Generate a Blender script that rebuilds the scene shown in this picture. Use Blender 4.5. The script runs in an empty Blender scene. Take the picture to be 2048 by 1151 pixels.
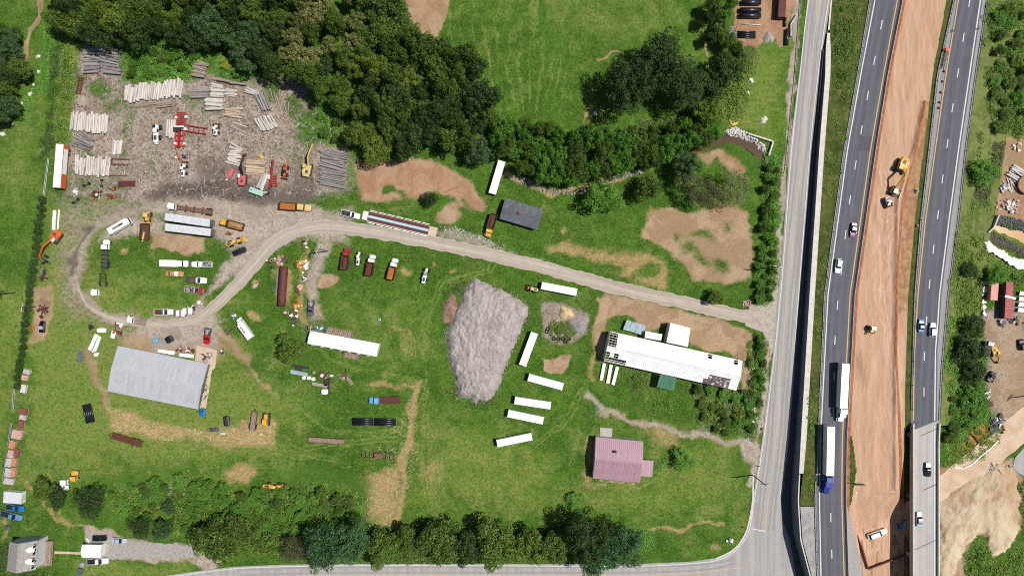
import bpy, math, random
import numpy as np
from mathutils import Vector, Matrix

# ------------------------------------------------------------------ camera, sky, sun, exposure
S, D = 5.8, 235.0               # survey scale: 5.8 map units to the metre; drone flying 235 m up
CX, CY = 1024.0, 575.5
scene = bpy.context.scene
col = scene.collection
cam_data = bpy.data.cameras.new('camera')
cam = bpy.data.objects.new('camera', cam_data)
col.objects.link(cam)
cam.location = (0, 0, D)
cam.rotation_euler = (0, 0, 0)
cam_data.sensor_width = 36.0
cam_data.lens = 36.0 * D / (2048.0 / S)
cam_data.clip_start = 1.0
cam_data.clip_end = 6000.0
scene.camera = cam

SUN_EL, SUN_AZ = math.radians(62), math.atan2(0.992, 0.128)
sun_dir = Vector((math.cos(SUN_EL) * math.sin(SUN_AZ), math.cos(SUN_EL) * math.cos(SUN_AZ), math.sin(SUN_EL)))
world = bpy.data.worlds.new('World')
scene.world = world
world.use_nodes = True
wn = world.node_tree
bg = wn.nodes['Background']
sky = wn.nodes.new('ShaderNodeTexSky')
sky.sky_type = 'NISHITA'
sky.sun_disc = False
sky.sun_elevation = SUN_EL
sky.sun_rotation = SUN_AZ
wn.links.new(sky.outputs['Color'], bg.inputs['Color'])
bg.inputs['Strength'].default_value = 0.06
sl = bpy.data.lights.new('sun', 'SUN')
sl.energy = 4.9
sl.angle = math.radians(0.5)
sl.color = (1.0, 0.965, 0.90)
so = bpy.data.objects.new('sun', sl)
so.rotation_euler = sun_dir.to_track_quat('Z', 'Y').to_euler()
so.location = (0, 0, 300)
col.objects.link(so)
scene.view_settings.view_transform = 'Standard'
scene.view_settings.look = 'None'
scene.view_settings.exposure = 0.0
scene.view_settings.gamma = 1.0
scene.view_settings.use_curve_mapping = False
scene.cycles.filter_width = 1.05
scene.cycles.max_bounces = 5
scene.cycles.diffuse_bounces = 2
scene.cycles.glossy_bounces = 2
scene.cycles.transparent_max_bounces = 4
try:
    scene.cycles.use_denoising = False
except Exception:
    pass

rng = random.Random(7)
nrg = np.random.default_rng(11)

# ------------------------------------------------------------------ map helpers
def W(px, py, z=0.0):
    """map position (px, py) measured at height z -> metres"""
    k = (1 - z / D) / S
    return Vector(((px - CX) * k, (CY - py) * k, z))

def lin(c):
    c = c / 255.0
    return c / 12.92 if c <= 0.04045 else ((c + 0.055) / 1.055) ** 2.4

def P(r, g, b, f=0.71):
    return (min(lin(r) * f, 0.82), min(lin(g) * f, 0.82), min(lin(b) * f, 0.82), 1.0)

# ------------------------------------------------------------------ materials
MATS = {}
def new_mat(name):
    m = bpy.data.materials.new(name)
    m.use_nodes = True
    nt = m.node_tree
    b = nt.nodes['Principled BSDF']
    MATS[name] = m
    return m, nt, b

def node(nt, typ, **kw):
    n = nt.nodes.new(typ)
    for k, v in kw.items():
        if k in n.inputs:
            n.inputs[k].default_value = v
        else:
            setattr(n, k, v)
    return n

def mixc(nt, fac, a, b, mode='MIX'):
    n = nt.nodes.new('ShaderNodeMix')
    n.data_type = 'RGBA'
    n.blend_type = mode
    for sock, val in ((n.inputs[0], fac), (n.inputs[6], a), (n.inputs[7], b)):
        if hasattr(val, 'is_linked') or hasattr(val, 'links'):
            nt.links.new(val, sock)
        else:
            sock.default_value = val
    return n.outputs[2]

def math_n(nt, op, a, b=0.0, c=None, clamp=False):
    n = nt.nodes.new('ShaderNodeMath')
    n.operation = op
    n.use_clamp = clamp
    for i, val in enumerate((a, b) if c is None else (a, b, c)):
        if hasattr(val, 'links'):
            nt.links.new(val, n.inputs[i])
        else:
            n.inputs[i].default_value = val
    return n.outputs[0]

def noise(nt, vec, scale, detail=4.0, rough=0.6, dist=0.0):
    n = nt.nodes.new('ShaderNodeTexNoise')
    n.inputs['Scale'].default_value = scale
    n.inputs['Detail'].default_value = detail
    n.inputs['Roughness'].default_value = rough
    n.inputs['Distortion'].default_value = dist
    nt.links.new(vec, n.inputs['Vector'])
    return n.outputs['Fac']

def ramp(nt, fac, lo, hi):
    n = nt.nodes.new('ShaderNodeMapRange')
    n.interpolation_type = 'SMOOTHSTEP'
    nt.links.new(fac, n.inputs['Value'])
    n.inputs['From Min'].default_value = lo
    n.inputs['From Max'].default_value = hi
    return n.outputs['Result']

def world_pos(nt):
    return nt.nodes.new('ShaderNodeNewGeometry').outputs['Position']

def obj_pos(nt):
    return nt.nodes.new('ShaderNodeTexCoord').outputs['Object']

def mat(name, c1, c2=None, scale=1.2, rough=0.7, metal=0.0, bump=0.0, lo=0.35, hi=0.65, space='O', c3=None, scale3=6.0, lo3=0.55, hi3=0.7,
        var=0.0, spec=0.35, bscale=None):
    """weathered surface: two colours broken up by noise, optional third for stains or rust"""
    m, nt, b = new_mat(name)
    pos = obj_pos(nt) if space == 'O' else world_pos(nt)
    info = nt.nodes.new('ShaderNodeObjectInfo')
    add = nt.nodes.new('ShaderNodeVectorMath'); add.operation = 'ADD'
    sc = nt.nodes.new('ShaderNodeVectorMath'); sc.operation = 'SCALE'
    comb = nt.nodes.new('ShaderNodeCombineXYZ')
    for i in range(3):
        nt.links.new(info.outputs['Random'], comb.inputs[i])
    nt.links.new(comb.outputs[0], sc.inputs[0]); sc.inputs['Scale'].default_value = 37.0 if space == 'O' else 0.0
    nt.links.new(pos, add.inputs[0]); nt.links.new(sc.outputs[0], add.inputs[1])
    vec = add.outputs[0]
    c2 = c2 or tuple(x * 0.78 for x in c1[:3]) + (1.0,)
    f = ramp(nt, noise(nt, vec, scale, 5.0, 0.62), lo, hi)
    cc = mixc(nt, f, c1, c2)
    if c3:
        f3 = ramp(nt, noise(nt, vec, scale3, 5.0, 0.65), lo3, hi3)
        cc = mixc(nt, f3, cc, c3)
    if var:
        hsv = nt.nodes.new('ShaderNodeHueSaturation')
        v = math_n(nt, 'MULTIPLY_ADD', info.outputs['Random'], 2 * var, 1 - var)
        nt.links.new(v, hsv.inputs['Value']); nt.links.new(cc, hsv.inputs['Color'])
        cc = hsv.outputs['Color']
    nt.links.new(cc, b.inputs['Base Color'])
    b.inputs['Roughness'].default_value = rough
    b.inputs['Metallic'].default_value = metal
    b.inputs['Specular IOR Level'].default_value = spec
    if bump:
        bp = nt.nodes.new('ShaderNodeBump')
        bp.inputs['Strength'].default_value = min(bump, 1.0)
        bp.inputs['Distance'].default_value = 0.15
        nt.links.new(noise(nt, vec, bscale or scale * 4, 4.0, 0.65), bp.inputs['Height'])
        nt.links.new(bp.outputs['Normal'], b.inputs['Normal'])
    return m

def M(key):
    return MATS[key]

RUST = P(122, 72, 48); RUST2 = P(84, 52, 40)
mat('white_paint', P(250, 250, 250, .9), P(236, 235, 230, .85), .5, .45, c3=P(196, 190, 180), scale3=1.1, lo3=.62, hi3=.8)
mat('white_roof', P(246, 247, 250, .9), P(232, 232, 231, .87), .3, .4, c3=P(212, 207, 200), scale3=.5, lo3=.56, hi3=.8, var=.04)
mat('white_metal', P(244, 244, 244, .85), P(225, 222, 216, .8), .8, .5, c3=P(140, 110, 92), scale3=2.2, lo3=.62, hi3=.72)
mat('mobile_roof', P(246, 247, 248, .88), P(232, 232, 232, .85), .6, .45, c3=P(160, 158, 152), scale3=1.6, lo3=.61, hi3=.68)
mat('silver_roof', P(232, 235, 239), P(216, 219, 224), .7, .4, c3=P(150, 140, 130), scale3=1.4, lo3=.62, hi3=.75)
mat('grey_roof', P(200, 203, 208), P(190, 193, 199), .2, .5, metal=0, c3=P(168, 166, 164), scale3=.5, lo3=.58, hi3=.8, var=.05)
mat('dark_roofing', P(116, 119, 126), P(94, 98, 106), .5, .9, c3=P(150, 150, 152), scale3=1.3, lo3=.56, hi3=.72, bump=.3, var=.08)
mat('mauve_roof', P(190, 152, 166), P(180, 142, 156), .3, .5, c3=P(200, 166, 178), scale3=.8, lo3=.6, hi3=.8, var=.03)
mat('shingle_grey', P(182, 176, 170), P(162, 156, 150), 1.0, .9, bump=.3, c3=P(112, 108, 104), scale3=5, lo3=.55, hi3=.7)
mat('green_roof', P(84, 138, 108), P(70, 120, 94), .4, .5, c3=P(110, 150, 128), scale3=1.5, lo3=.6, hi3=.8)
mat('blue_sheet', P(168, 188, 202), P(150, 170, 186), .5, .45, c3=P(204, 214, 220), scale3=2, lo3=.55, hi3=.7, var=.06)
mat('glass', P(40, 48, 58), P(28, 34, 42), .8, .12, spec=.6)
mat('tyre', P(38, 38, 40), P(56, 54, 52), 2.5, .9)
mat('black_metal', P(44, 44, 47), P(62, 58, 56), 1.6, .6)
mat('black_pipe', P(30, 32, 38), P(46, 48, 56), .5, .35, spec=.5)
mat('grey_metal', P(140, 140, 144), P(112, 112, 116), 1.3, .5, metal=.3, c3=RUST, scale3=2.4, lo3=.64, hi3=.74)
mat('dark_grey', P(88, 90, 96), P(72, 74, 80), 1.2, .55)
mat('rust', RUST, RUST2, 1.4, .85, c3=P(160, 104, 70), scale3=3.2, lo3=.6, hi3=.75, bump=.2)
mat('rust_light', P(170, 110, 70), P(136, 84, 56), 1.3, .85, c3=P(196, 150, 110), scale3=3.0, lo3=.58, hi3=.75)
mat('rust_red', P(112, 62, 58), P(94, 52, 50), .6, .7, c3=P(134, 84, 76), scale3=1.2, lo3=.58, hi3=.8)
mat('orange_rust', P(200, 128, 52), P(170, 100, 44), 1.0, .75, c3=P(226, 172, 100), scale3=1.6, lo3=.58, hi3=.75)
mat('yellow', P(240, 190, 70), P(222, 168, 56), 1.0, .5, c3=P(248, 222, 150), scale3=1.8, lo3=.56, hi3=.72)
mat('pale_yellow', P(238, 212, 146), P(222, 190, 116), 1.0, .55, c3=P(176, 132, 84), scale3=2.2, lo3=.6, hi3=.75)
mat('orange', P(236, 116, 54), P(214, 96, 42), 1.0, .5, c3=P(246, 160, 110), scale3=2, lo3=.58, hi3=.75)
mat('red', P(214, 26, 34), P(190, 18, 28), 1.0, .4)
mat('red_frame', P(208, 72, 56), P(176, 54, 46), 1.2, .6, c3=P(228, 130, 110), scale3=2.5, lo3=.6, hi3=.75)
mat('dull_red', P(176, 52, 58), P(150, 40, 46), 1.0, .5, c3=P(208, 110, 108), scale3=2, lo3=.56, hi3=.75)
mat('pink_red', P(232, 120, 122), P(210, 96, 100), 1.2, .6)
mat('container_red', P(186, 72, 72), P(168, 58, 60), .5, .55, c3=P(206, 104, 98), scale3=1.4, lo3=.58, hi3=.78)
mat('container_pink', P(240, 172, 158), P(228, 152, 140), .6, .6, c3=P(250, 208, 196), scale3=1.2, lo3=.55, hi3=.75)
mat('mint', P(196, 230, 216), P(172, 212, 200), .8, .55, c3=P(230, 240, 232), scale3=1.5, lo3=.55, hi3=.7)
mat('sky_blue', P(120, 190, 226), P(96, 168, 210), 1.0, .4, c3=P(196, 226, 240), scale3=2, lo3=.56, hi3=.72)
mat('bright_blue', P(30, 130, 206), P(24, 108, 182), 1.0, .35)
mat('truck_blue', P(28, 58, 168), P(22, 46, 140), 1.0, .3, spec=.5)
mat('steel_blue', P(120, 160, 196), P(104, 144, 182), 1.0, .3, spec=.5)
mat('navy_black', P(30, 34, 46), P(40, 44, 58), .8, .25, spec=.5)
mat('car_black', P(24, 25, 28), P(34, 35, 40), .8, .2, spec=.6)
mat('car_grey', P(104, 108, 118), P(90, 94, 104), .8, .25, spec=.5)
mat('car_silver', P(196, 208, 220), P(180, 194, 208), .8, .25, spec=.5)
mat('car_white', P(246, 247, 250, .88), P(234, 236, 240, .85), .8, .3, spec=.5)
mat('car_purple', P(150, 92, 140), P(128, 76, 120), .8, .25, spec=.5)
mat('car_blue', P(70, 150, 206), P(54, 130, 190), .8, .25, spec=.5)
mat('wreck_paint', P(220, 216, 208), P(190, 180, 168), 1.4, .6, c3=P(166, 96, 66), scale3=2.6, lo3=.52, hi3=.66)
mat('wreck_orange', P(218, 166, 116), P(190, 134, 92), 1.4, .7, c3=P(104, 70, 56), scale3=2.6, lo3=.55, hi3=.7)
mat('log_pale', P(232, 224, 216), P(206, 196, 188), 2.0, .9, c3=P(130, 116, 106), scale3=4, lo3=.56, hi3=.7, var=.16)
mat('log_grey', P(176, 170, 168), P(146, 140, 138), 2.0, .9, c3=P(88, 82, 80), scale3=4, lo3=.56, hi3=.7, var=.2)
mat('log_brown', P(190, 172, 156), P(160, 142, 128), 2.0, .9, c3=P(100, 84, 74), scale3=4, lo3=.56, hi3=.7, var=.16)
mat('log_tan', P(232, 212, 186), P(196, 168, 138), 2.0, .9, c3=P(150, 122, 100), scale3=4, lo3=.58, hi3=.7, var=.1)
mat('log_end', P(226, 206, 176), P(190, 164, 132), 3.0, .9)
mat('deck_wood', P(176, 154, 136), P(150, 130, 114), 1.5, .85, c3=P(120, 102, 90), scale3=3, lo3=.58, hi3=.72, var=.12)
mat('timber', P(120, 82, 62), P(96, 66, 52), 1.2, .9)
mat('concrete', P(200, 194, 186), P(184, 178, 170), .4, .85, c3=P(150, 146, 140), scale3=1.1, lo3=.58, hi3=.75, space='W')
mat('concrete_white', P(236, 230, 222), P(216, 208, 200), .8, .85, c3=P(180, 172, 164), scale3=2.2, lo3=.58, hi3=.75, space='W', bump=.3)
mat('wall_face', P(128, 136, 152), P(112, 120, 136), .3, .9, space='W')
mat('apron', P(222, 202, 178), P(206, 184, 160), .5, .85, c3=P(170, 148, 128), scale3=1.5, lo3=.6, hi3=.75, space='W')
mat('galvanised', P(178, 182, 186), P(150, 154, 158), 1.0, .4, metal=.5)
mat('rail_steel', P(150, 150, 148), P(112, 112, 112), .8, .7)
mat('pale_cyan', P(196, 230, 240), P(176, 218, 232), .8, .5, c3=P(226, 240, 244), scale3=1.5, lo3=.55, hi3=.7)
mat('pole_wood', P(110, 96, 86), P(86, 74, 66), 1.5, .9)
mat('safety_orange', P(246, 96, 40), P(230, 80, 30), 1.0, .5)
mat('safety_white', P(244, 240, 234), P(226, 222, 216), 1.0, .5)
mat('stone', P(196, 188, 178), P(160, 152, 144), 1.6, .9, c3=P(120, 114, 108), scale3=4, lo3=.55, hi3=.7, var=.15)
mat('stone_white', P(240, 236, 232, .85), P(205, 200, 196), 1.6, .9, c3=P(150, 146, 142), scale3=3, lo3=.58, hi3=.7, var=.12)
mat('stone_dark', P(128, 130, 134), P(100, 102, 106), 1.6, .9, var=.25)
mat('brick_pink', P(230, 190, 178), P(206, 158, 146), 2.5, .9, c3=P(240, 216, 206), scale3=5, lo3=.52, hi3=.66, var=.12)
mat('brick_orange', P(226, 162, 128), P(200, 132, 100), 2.5, .9, c3=P(236, 196, 170), scale3=5, lo3=.54, hi3=.66, var=.1)
mat('brick_red', P(158, 92, 84), P(130, 76, 70), 2.5, .9, c3=P(186, 130, 118), scale3=5, lo3=.55, hi3=.68, var=.12)
mat('brick_pale', P(224, 220, 220), P(196, 190, 190), 2.5, .9, c3=P(160, 150, 150), scale3=5, lo3=.55, hi3=.68, var=.1)
mat('tarp_black', P(34, 36, 40), P(50, 52, 58), 1.2, .5)
mat('tarp_silver', P(176, 182, 190), P(140, 146, 154), 1.2, .4)
mat('sand', P(236, 210, 166), P(218, 188, 142), .8, .95, bump=.5, c3=P(196, 160, 116), scale3=2, lo3=.6, hi3=.75)
mat('track_gravel', P(204, 192, 178), P(184, 171, 157), .5, .95, bump=.5, c3=P(160, 147, 134), scale3=1.6, lo3=.5, hi3=.68, space='W')
mat('grey_gravel', P(190, 185, 178), P(164, 159, 152), 1.2, .95, bump=.6, c3=P(142, 138, 134), scale3=5, lo3=.55, hi3=.7, space='W')
mat('deck_load', P(196, 164, 120), P(160, 124, 88), 1.6, .95, bump=.4)
mat('brown_load', P(108, 78, 58), P(86, 62, 48), 1.6, .95, bump=.4)
mat('cargo_mix', P(196, 190, 184), P(110, 90, 84), 2.5, .8, c3=P(236, 236, 236), scale3=4, lo3=.56, hi3=.64)
mat('scrap', P(150, 110, 88), P(96, 70, 60), 2.2, .85, c3=P(206, 190, 176), scale3=4, lo3=.58, hi3=.68)
mat('plaster', P(226, 226, 228), P(210, 210, 212), .8, .8)
mat('trim_blue', P(92, 128, 178), P(80, 112, 160), .8, .6)
mat('sign_black', P(40, 40, 44), P(52, 52, 56), 1, .6)
mat('sign_green', P(44, 96, 72), P(38, 84, 62), 1, .5)
mat('bark', P(96, 82, 70), P(70, 60, 52), 2.5, .95)
mat('dead_wood', P(176, 168, 160), P(150, 140, 132), 2.5, .95)
mat('line_white', P(238, 238, 238), P(220, 220, 220), .8, .7, space='W', c3=P(190, 190, 190), scale3=2.5, lo3=.55, hi3=.75)
mat('line_yellow', P(232, 190, 120), P(222, 176, 104), .8, .7, space='W', c3=P(190, 160, 120), scale3=2.5, lo3=.58, hi3=.75)
mat('lettering_red', P(172, 40, 52), P(150, 34, 44), 2, .6)
mat('lettering_black', P(36, 36, 40), P(46, 46, 50), 2, .6)

# ------------------------------------------------------------------ mesh builder
class MB:
    def __init__(self):
        self.v = []; self.f = []
    def add(self, vs, fs):
        o = len(self.v)
        self.v.extend([tuple(v) for v in vs])
        self.f.extend([tuple(i + o for i in f) for f in fs])
        return self
    def hexa(self, p):      # 8 points: bottom ring 0-3 (counter-clockwise), top ring 4-7
        return self.add(p, [(3, 2, 1, 0), (4, 5, 6, 7), (0, 1, 5, 4), (1, 2, 6, 5), (2, 3, 7, 6), (3, 0, 4, 7)])
    def box(self, x0, x1, y0, y1, z0, z1, rz=0.0, taper=0.0, tx=None):
        cx, cy = (x0 + x1) / 2, (y0 + y1) / 2
        pts = []
        for z, t in ((z0, 0.0), (z1, taper)):
            u = t if tx is None or t == 0.0 else tx
            for x, y in ((x0 + u, y0 + t), (x1 - u, y0 + t), (x1 - u, y1 - t), (x0 + u, y1 - t)):
                if rz:
                    dx, dy = x - cx, y - cy
                    x, y = cx + dx * math.cos(rz) - dy * math.sin(rz), cy + dx * math.sin(rz) + dy * math.cos(rz)
                pts.append((x, y, z))
        return self.hexa(pts)
    def bar(self, a, b, w, h):
        a, b = Vector(a), Vector(b)
        d = (b - a).normalized()
        up = Vector((0, 0, 1)) if abs(d.z) < 0.95 else Vector((1, 0, 0))
        s = d.cross(up).normalized() * (w / 2)
        u = s.cross(d).normalized() * (h / 2)
        return self.hexa([a - s - u, a + s - u, b + s - u, b - s - u, a - s + u, a + s + u, b + s + u, b - s + u])
    def tube(self, a, b, r, r2=None, n=10, caps=True):
        a, b = Vector(a), Vector(b)
        r2 = r if r2 is None else r2
        d = (b - a).normalized()
        up = Vector((0, 0, 1)) if abs(d.z) < 0.95 else Vector((1, 0, 0))
        s = d.cross(up).normalized(); u = s.cross(d).normalized()
        vs = []
        for p, rr in ((a, r), (b, r2)):
            for i in range(n):
                t = 2 * math.pi * i / n
                vs.append(p + s * (math.cos(t) * rr) + u * (math.sin(t) * rr))
        fs = [(i, (i + 1) % n, n + (i + 1) % n, n + i) for i in range(n)]
        if caps:
            fs += [tuple(reversed(range(n))), tuple(range(n, 2 * n))]
        return self.add(vs, fs)
    def hollow(self, a, b, r, t=0.06, n=14):
        a, b = Vector(a), Vector(b)
        d = (b - a).normalized()
        up = Vector((0, 0, 1)) if abs(d.z) < 0.95 else Vector((1, 0, 0))
        s = d.cross(up).normalized(); u = s.cross(d).normalized()
        vs = []
        for p, rr in ((a, r), (b, r), (b, r - t), (a, r - t)):
            for i in range(n):
                q = 2 * math.pi * i / n
                vs.append(p + s * (math.cos(q) * rr) + u * (math.sin(q) * rr))
        fs = []
        for k in range(4):
            k2 = (k + 1) % 4
            fs += [(k * n + i, k * n + (i + 1) % n, k2 * n + (i + 1) % n, k2 * n + i) for i in range(n)]
        return self.add(vs, fs)
    def prism(self, pts, z0, z1):
        n = len(pts)
        vs = [(p[0], p[1], z0) for p in pts] + [(p[0], p[1], z1) for p in pts]
        fs = [tuple(reversed(range(n))), tuple(range(n, 2 * n))]
        fs += [(i, (i + 1) % n, n + (i + 1) % n, n + i) for i in range(n)]
        return self.add(vs, fs)
    def loft(self, rings, caps=True):
        n = len(rings[0]); vs = [p for r in rings for p in r]; fs = []
        for k in range(len(rings) - 1):
            fs += [(k * n + i, k * n + (i + 1) % n, (k + 1) * n + (i + 1) % n, (k + 1) * n + i) for i in range(n)]
        if caps:
            fs += [tuple(reversed(range(n))), tuple(range((len(rings) - 1) * n, len(rings) * n))]
        return self.add(vs, fs)
    def hull(self, secs):
        """sections (x, half_width, z0, z1, shoulder): car-like body, softened upper edges"""
        rings = []
        for x, w, z0, z1, s in secs:
            zm = z0 + (z1 - z0) * 0.55
            rings.append([(x, -w * .96, z0), (x, w * .96, z0), (x, w, zm), (x, w - s * .25, z1 - s * .45), (x, w - s, z1), (x, -w + s, z1), (x, -w + s * .25, z1 - s * .45), (x, -w, zm)])
        return self.loft(rings)
    def mesh(self, name, material):
        me = bpy.data.meshes.new(name)
        me.from_pydata(self.v, [], self.f)
        if material is not None:
            me.materials.append(material if not isinstance(material, str) else M(material))
        me.update()
        return me
    def build(self, name, material, parent=None, smooth=False, loc=None):
        me = self.mesh(name, material)
        if smooth:
            for p in me.polygons: p.use_smooth = True
        return link(name, me, parent, loc)

def link(name, me, parent=None, loc=None):
    o = bpy.data.objects.new(name, me)
    col.objects.link(o)
    if parent is not None: o.parent = parent
    if loc is not None: o.location = loc
    return o

def tag(o, label=None, cat=None, group=None, kind=None):
    if label: o['label'] = label
    if cat: o['category'] = cat
    if group: o['group'] = group
    if kind: o['kind'] = kind
    return o

def thing(name, label, cat, loc, rz=0.0, group=None):
    o = bpy.data.objects.new(name, None)
    o.empty_display_size = 0.5
    col.objects.link(o)
    o.location = loc; o.rotation_euler = (0, 0, rz)
    return tag(o, label, cat, group)

def copy_tree(o, parent=None):
    c = o.copy(); col.objects.link(c); c.parent = parent
    for ch in [x for x in col.objects if x.parent == o]:
        copy_tree(ch, c)
    return c

def axis(p1, p2, h=0.0, z=0.0):
    """two map points (rear, front) seen at height h above z -> base position, heading, length"""
    a, b = W(p1[0], p1[1], h + z), W(p2[0], p2[1], h + z)
    c = (a + b) / 2
    d = b - a
    return Vector((c.x, c.y, z)), math.atan2(d.y, d.x), d.length

def mesh_np(name, verts, quads, material, attrs=None):
    """fast mesh from arrays: verts (n,3), quads (m,4)"""
    me = bpy.data.meshes.new(name)
    n, m = len(verts), len(quads)
    k = quads.shape[1]
    me.vertices.add(n); me.loops.add(m * k); me.polygons.add(m)
    me.vertices.foreach_set('co', np.ascontiguousarray(verts, dtype=np.float32).ravel())
    me.loops.foreach_set('vertex_index', np.ascontiguousarray(quads, dtype=np.int32).ravel())
    me.polygons.foreach_set('loop_start', np.arange(0, m * k, k, dtype=np.int32))
    me.polygons.foreach_set('loop_total', np.full(m, k, dtype=np.int32))
    for an, arr in (attrs or {}).items():
        at = me.attributes.new(an, 'FLOAT_COLOR', 'POINT')
        at.data.foreach_set('color', np.ascontiguousarray(arr, dtype=np.float32).ravel())
    if material is not None:
        me.materials.append(M(material) if isinstance(material, str) else material)
    me.update(calc_edges=True)
    me.validate()
    return me
# ------------------------------------------------------------------ noise on arrays
def vnoise(x, y, seed=0):
    xi = np.floor(x).astype(np.int64); yi = np.floor(y).astype(np.int64)
    xf = x - xi; yf = y - yi
    def h(a, b):
        n = (a * 374761393 + b * 668265263 + seed * 1442695041) & 0xffffffff
        n = ((n ^ (n >> 13)) * 1274126177) & 0xffffffff
        return ((n ^ (n >> 16)) & 0xffff) / 65535.0
    u = xf * xf * (3 - 2 * xf); v = yf * yf * (3 - 2 * yf)
    return (h(xi, yi) * (1 - u) + h(xi + 1, yi) * u) * (1 - v) + (h(xi, yi + 1) * (1 - u) + h(xi + 1, yi + 1) * u) * v

def fbm(x, y, seed=0, octaves=4, gain=0.55):
    s = 0.0; a = 1.0; t = 0.0
    for i in range(octaves):
        s = s + a * vnoise(x * 2 ** i, y * 2 ** i, seed + i * 17)
        t += a; a *= gain
    return s / t

def seg_dist(X, Y, pts, closed):
    n = len(pts); d = np.full(X.shape, 1e9)
    for i in range(n if closed else n - 1):
        (x0, y0), (x1, y1) = pts[i], pts[(i + 1) % n]
        dx, dy = x1 - x0, y1 - y0
        L = dx * dx + dy * dy + 1e-9
        t = np.clip(((X - x0) * dx + (Y - y0) * dy) / L, 0, 1)
        d = np.minimum(d, np.hypot(X - x0 - t * dx, Y - y0 - t * dy))
    return d

def inside(X, Y, pts):
    c = np.zeros(X.shape, bool); n = len(pts)
    for i in range(n):
        (x0, y0), (x1, y1) = pts[i], pts[(i + 1) % n]
        if y0 == y1: continue
        cond = ((y0 > Y) != (y1 > Y)) & (X < (x1 - x0) * (Y - y0) / (y1 - y0) + x0)
        c ^= cond
    return c

def smooth(t):
    t = np.clip(t, 0, 1)
    return t * t * (3 - 2 * t)

# ------------------------------------------------------------------ ground masks on a survey grid
STEP = 3.0
gx = np.arange(-240, 2300, STEP); gy = np.arange(-240, 1400, STEP)
GX, GY = np.meshgrid(gx, gy)
WX = GX + (fbm(GX / 44, GY / 44, 3) - .5) * 34; WY = GY + (fbm(GX / 44, GY / 44, 9) - .5) * 34
CH = {k: np.zeros(GX.shape, np.float32) for k in ('dirt', 'clay', 'gravel', 'mud', 'straw', 'litter', 'weed', 'dry')}

def window(pts, pad):
    a = np.array(pts)
    x0, x1 = a[:, 0].min() - pad, a[:, 0].max() + pad
    y0, y1 = a[:, 1].min() - pad, a[:, 1].max() + pad
    ix = np.where((gx >= x0) & (gx <= x1))[0]; iy = np.where((gy >= y0) & (gy <= y1))[0]
    return slice(iy[0], iy[-1] + 1), slice(ix[0], ix[-1] + 1)

def area(ch, pts, soft=8, v=1.0, op='max'):
    if ch in ('straw', 'litter', 'dry', 'weed', 'gravel') and op == 'max': soft *= 1.8
    w = window(pts, soft * 1.5 + 20)
    X, Y = WX[w], WY[w]
    sd = seg_dist(X, Y, pts, True) * np.where(inside(X, Y, pts), 1, -1)
    m = smooth(0.5 + sd / (2.6 * soft)) * v
    if op == 'max': CH[ch][w] = np.maximum(CH[ch][w], m)
    else: CH[ch][w] = CH[ch][w] * (1 - m)

def path(ch, pts, width, soft=5, v=1.0, op='max'):
    w = window(pts, width + soft + 20)
    d = seg_dist(WX[w], WY[w], pts, False)
    m = smooth(0.5 + (width / 2 - d) / (2.4 * soft)) * v
    if op == 'max': CH[ch][w] = np.maximum(CH[ch][w], m)
    else: CH[ch][w] = CH[ch][w] * (1 - m)

def blob(ch, x, y, rx, ry=None, soft=6, v=1.0, op='max', a=0.0):
    ry = ry or rx
    pts = []
    for i in range(14):
        t = 2 * math.pi * i / 14
        u, q = rx * math.cos(t), ry * math.sin(t)
        pts.append((x + u * math.cos(a) - q * math.sin(a), y + u * math.sin(a) + q * math.cos(a)))
    area(ch, pts, soft, v, op)

CH['dry'][:] = 0.22 * fbm(GX / 170, GY / 170, 5)
area('dry', [(0, 950), (560, 930), (600, 800), (460, 700), (440, 620), (180, 540), (100, 700), (50, 960)], 50, .95)
area('dry', [(90, 420), (240, 400), (150, 560), (230, 660), (100, 900), (50, 960), (60, 700)], 24, 1.0)
area('dry', [(640, 580), (830, 600), (840, 760), (700, 720)], 40, .6)
area('dry', [(940, -60), (1420, -60), (1420, 90), (1180, 110), (1000, 60)], 50, .55)
area('dry', [(1180, 200), (1140, 130), (1420, 60), (1400, 110)], 40, .36)
area('dry', [(1180, 880), (1520, 860), (1500, 1060), (1180, 1040)], 50, .66)
area('dry', [(1480, 90), (1580, 60), (1560, 280), (1440, 260)], 18, .75)
area('dry', [(1880, 0), (2048, 0), (2048, 500), (1880, 640)], 30, .75)
area('dry', [(-60, 120), (110, 120), (100, 420), (-60, 420)], 30, .5)
area('dry', [(-60, 560), (90, 560), (20, 900), (-60, 900)], 20, .62)
area('dry', [(820, 800), (900, 830), (1120, 900), (1100, 1040), (830, 1030)], 40, .72)
area('litter', [(140, 150), (170, 80), (240, 95), (250, 165), (400, 150), (560, 150), (610, 200), (700, 250), (700, 380), (560, 400), (300, 410), (130, 400), (130, 300)], 14, .86)
area('litter', [(570, 140), (620, 180), (640, 260), (570, 250), (545, 190)], 10, 1)
for (x, y, rx, ry, v) in ((212, 178, 24, 20, .8), (400, 198, 40, 18, .62), (545, 170, 16, 34, .85), (480, 155, 50, 14, .75), (262, 250, 18, 44, .52), (180, 305, 18, 10, .9), (640, 250, 50, 34, .95), (590, 212, 20, 28, .85), (305, 318, 16, 50, .5),
                          (560, 300, 34, 18, .5), (612, 275, 26, 20, .66), (230, 205, 30, 26, .5), (420, 225, 26, 20, .5), (160, 160, 20, 20, .6), (600, 320, 26, 30, .42), (390, 215, 14, 14, .62), (250, 300, 24, 20, .45), (165, 370, 40, 16, .62), (225, 380, 40, 14, .5), (150, 345, 14, 20, .6), (500, 165, 60, 14, .5), (315, 220, 40, 12, .46)):
    blob('weed', x, y, rx, ry, 9, v)
path('mud', [(450, 285), (465, 262), (490, 248), (515, 235)], 9, 5, .62)
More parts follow.
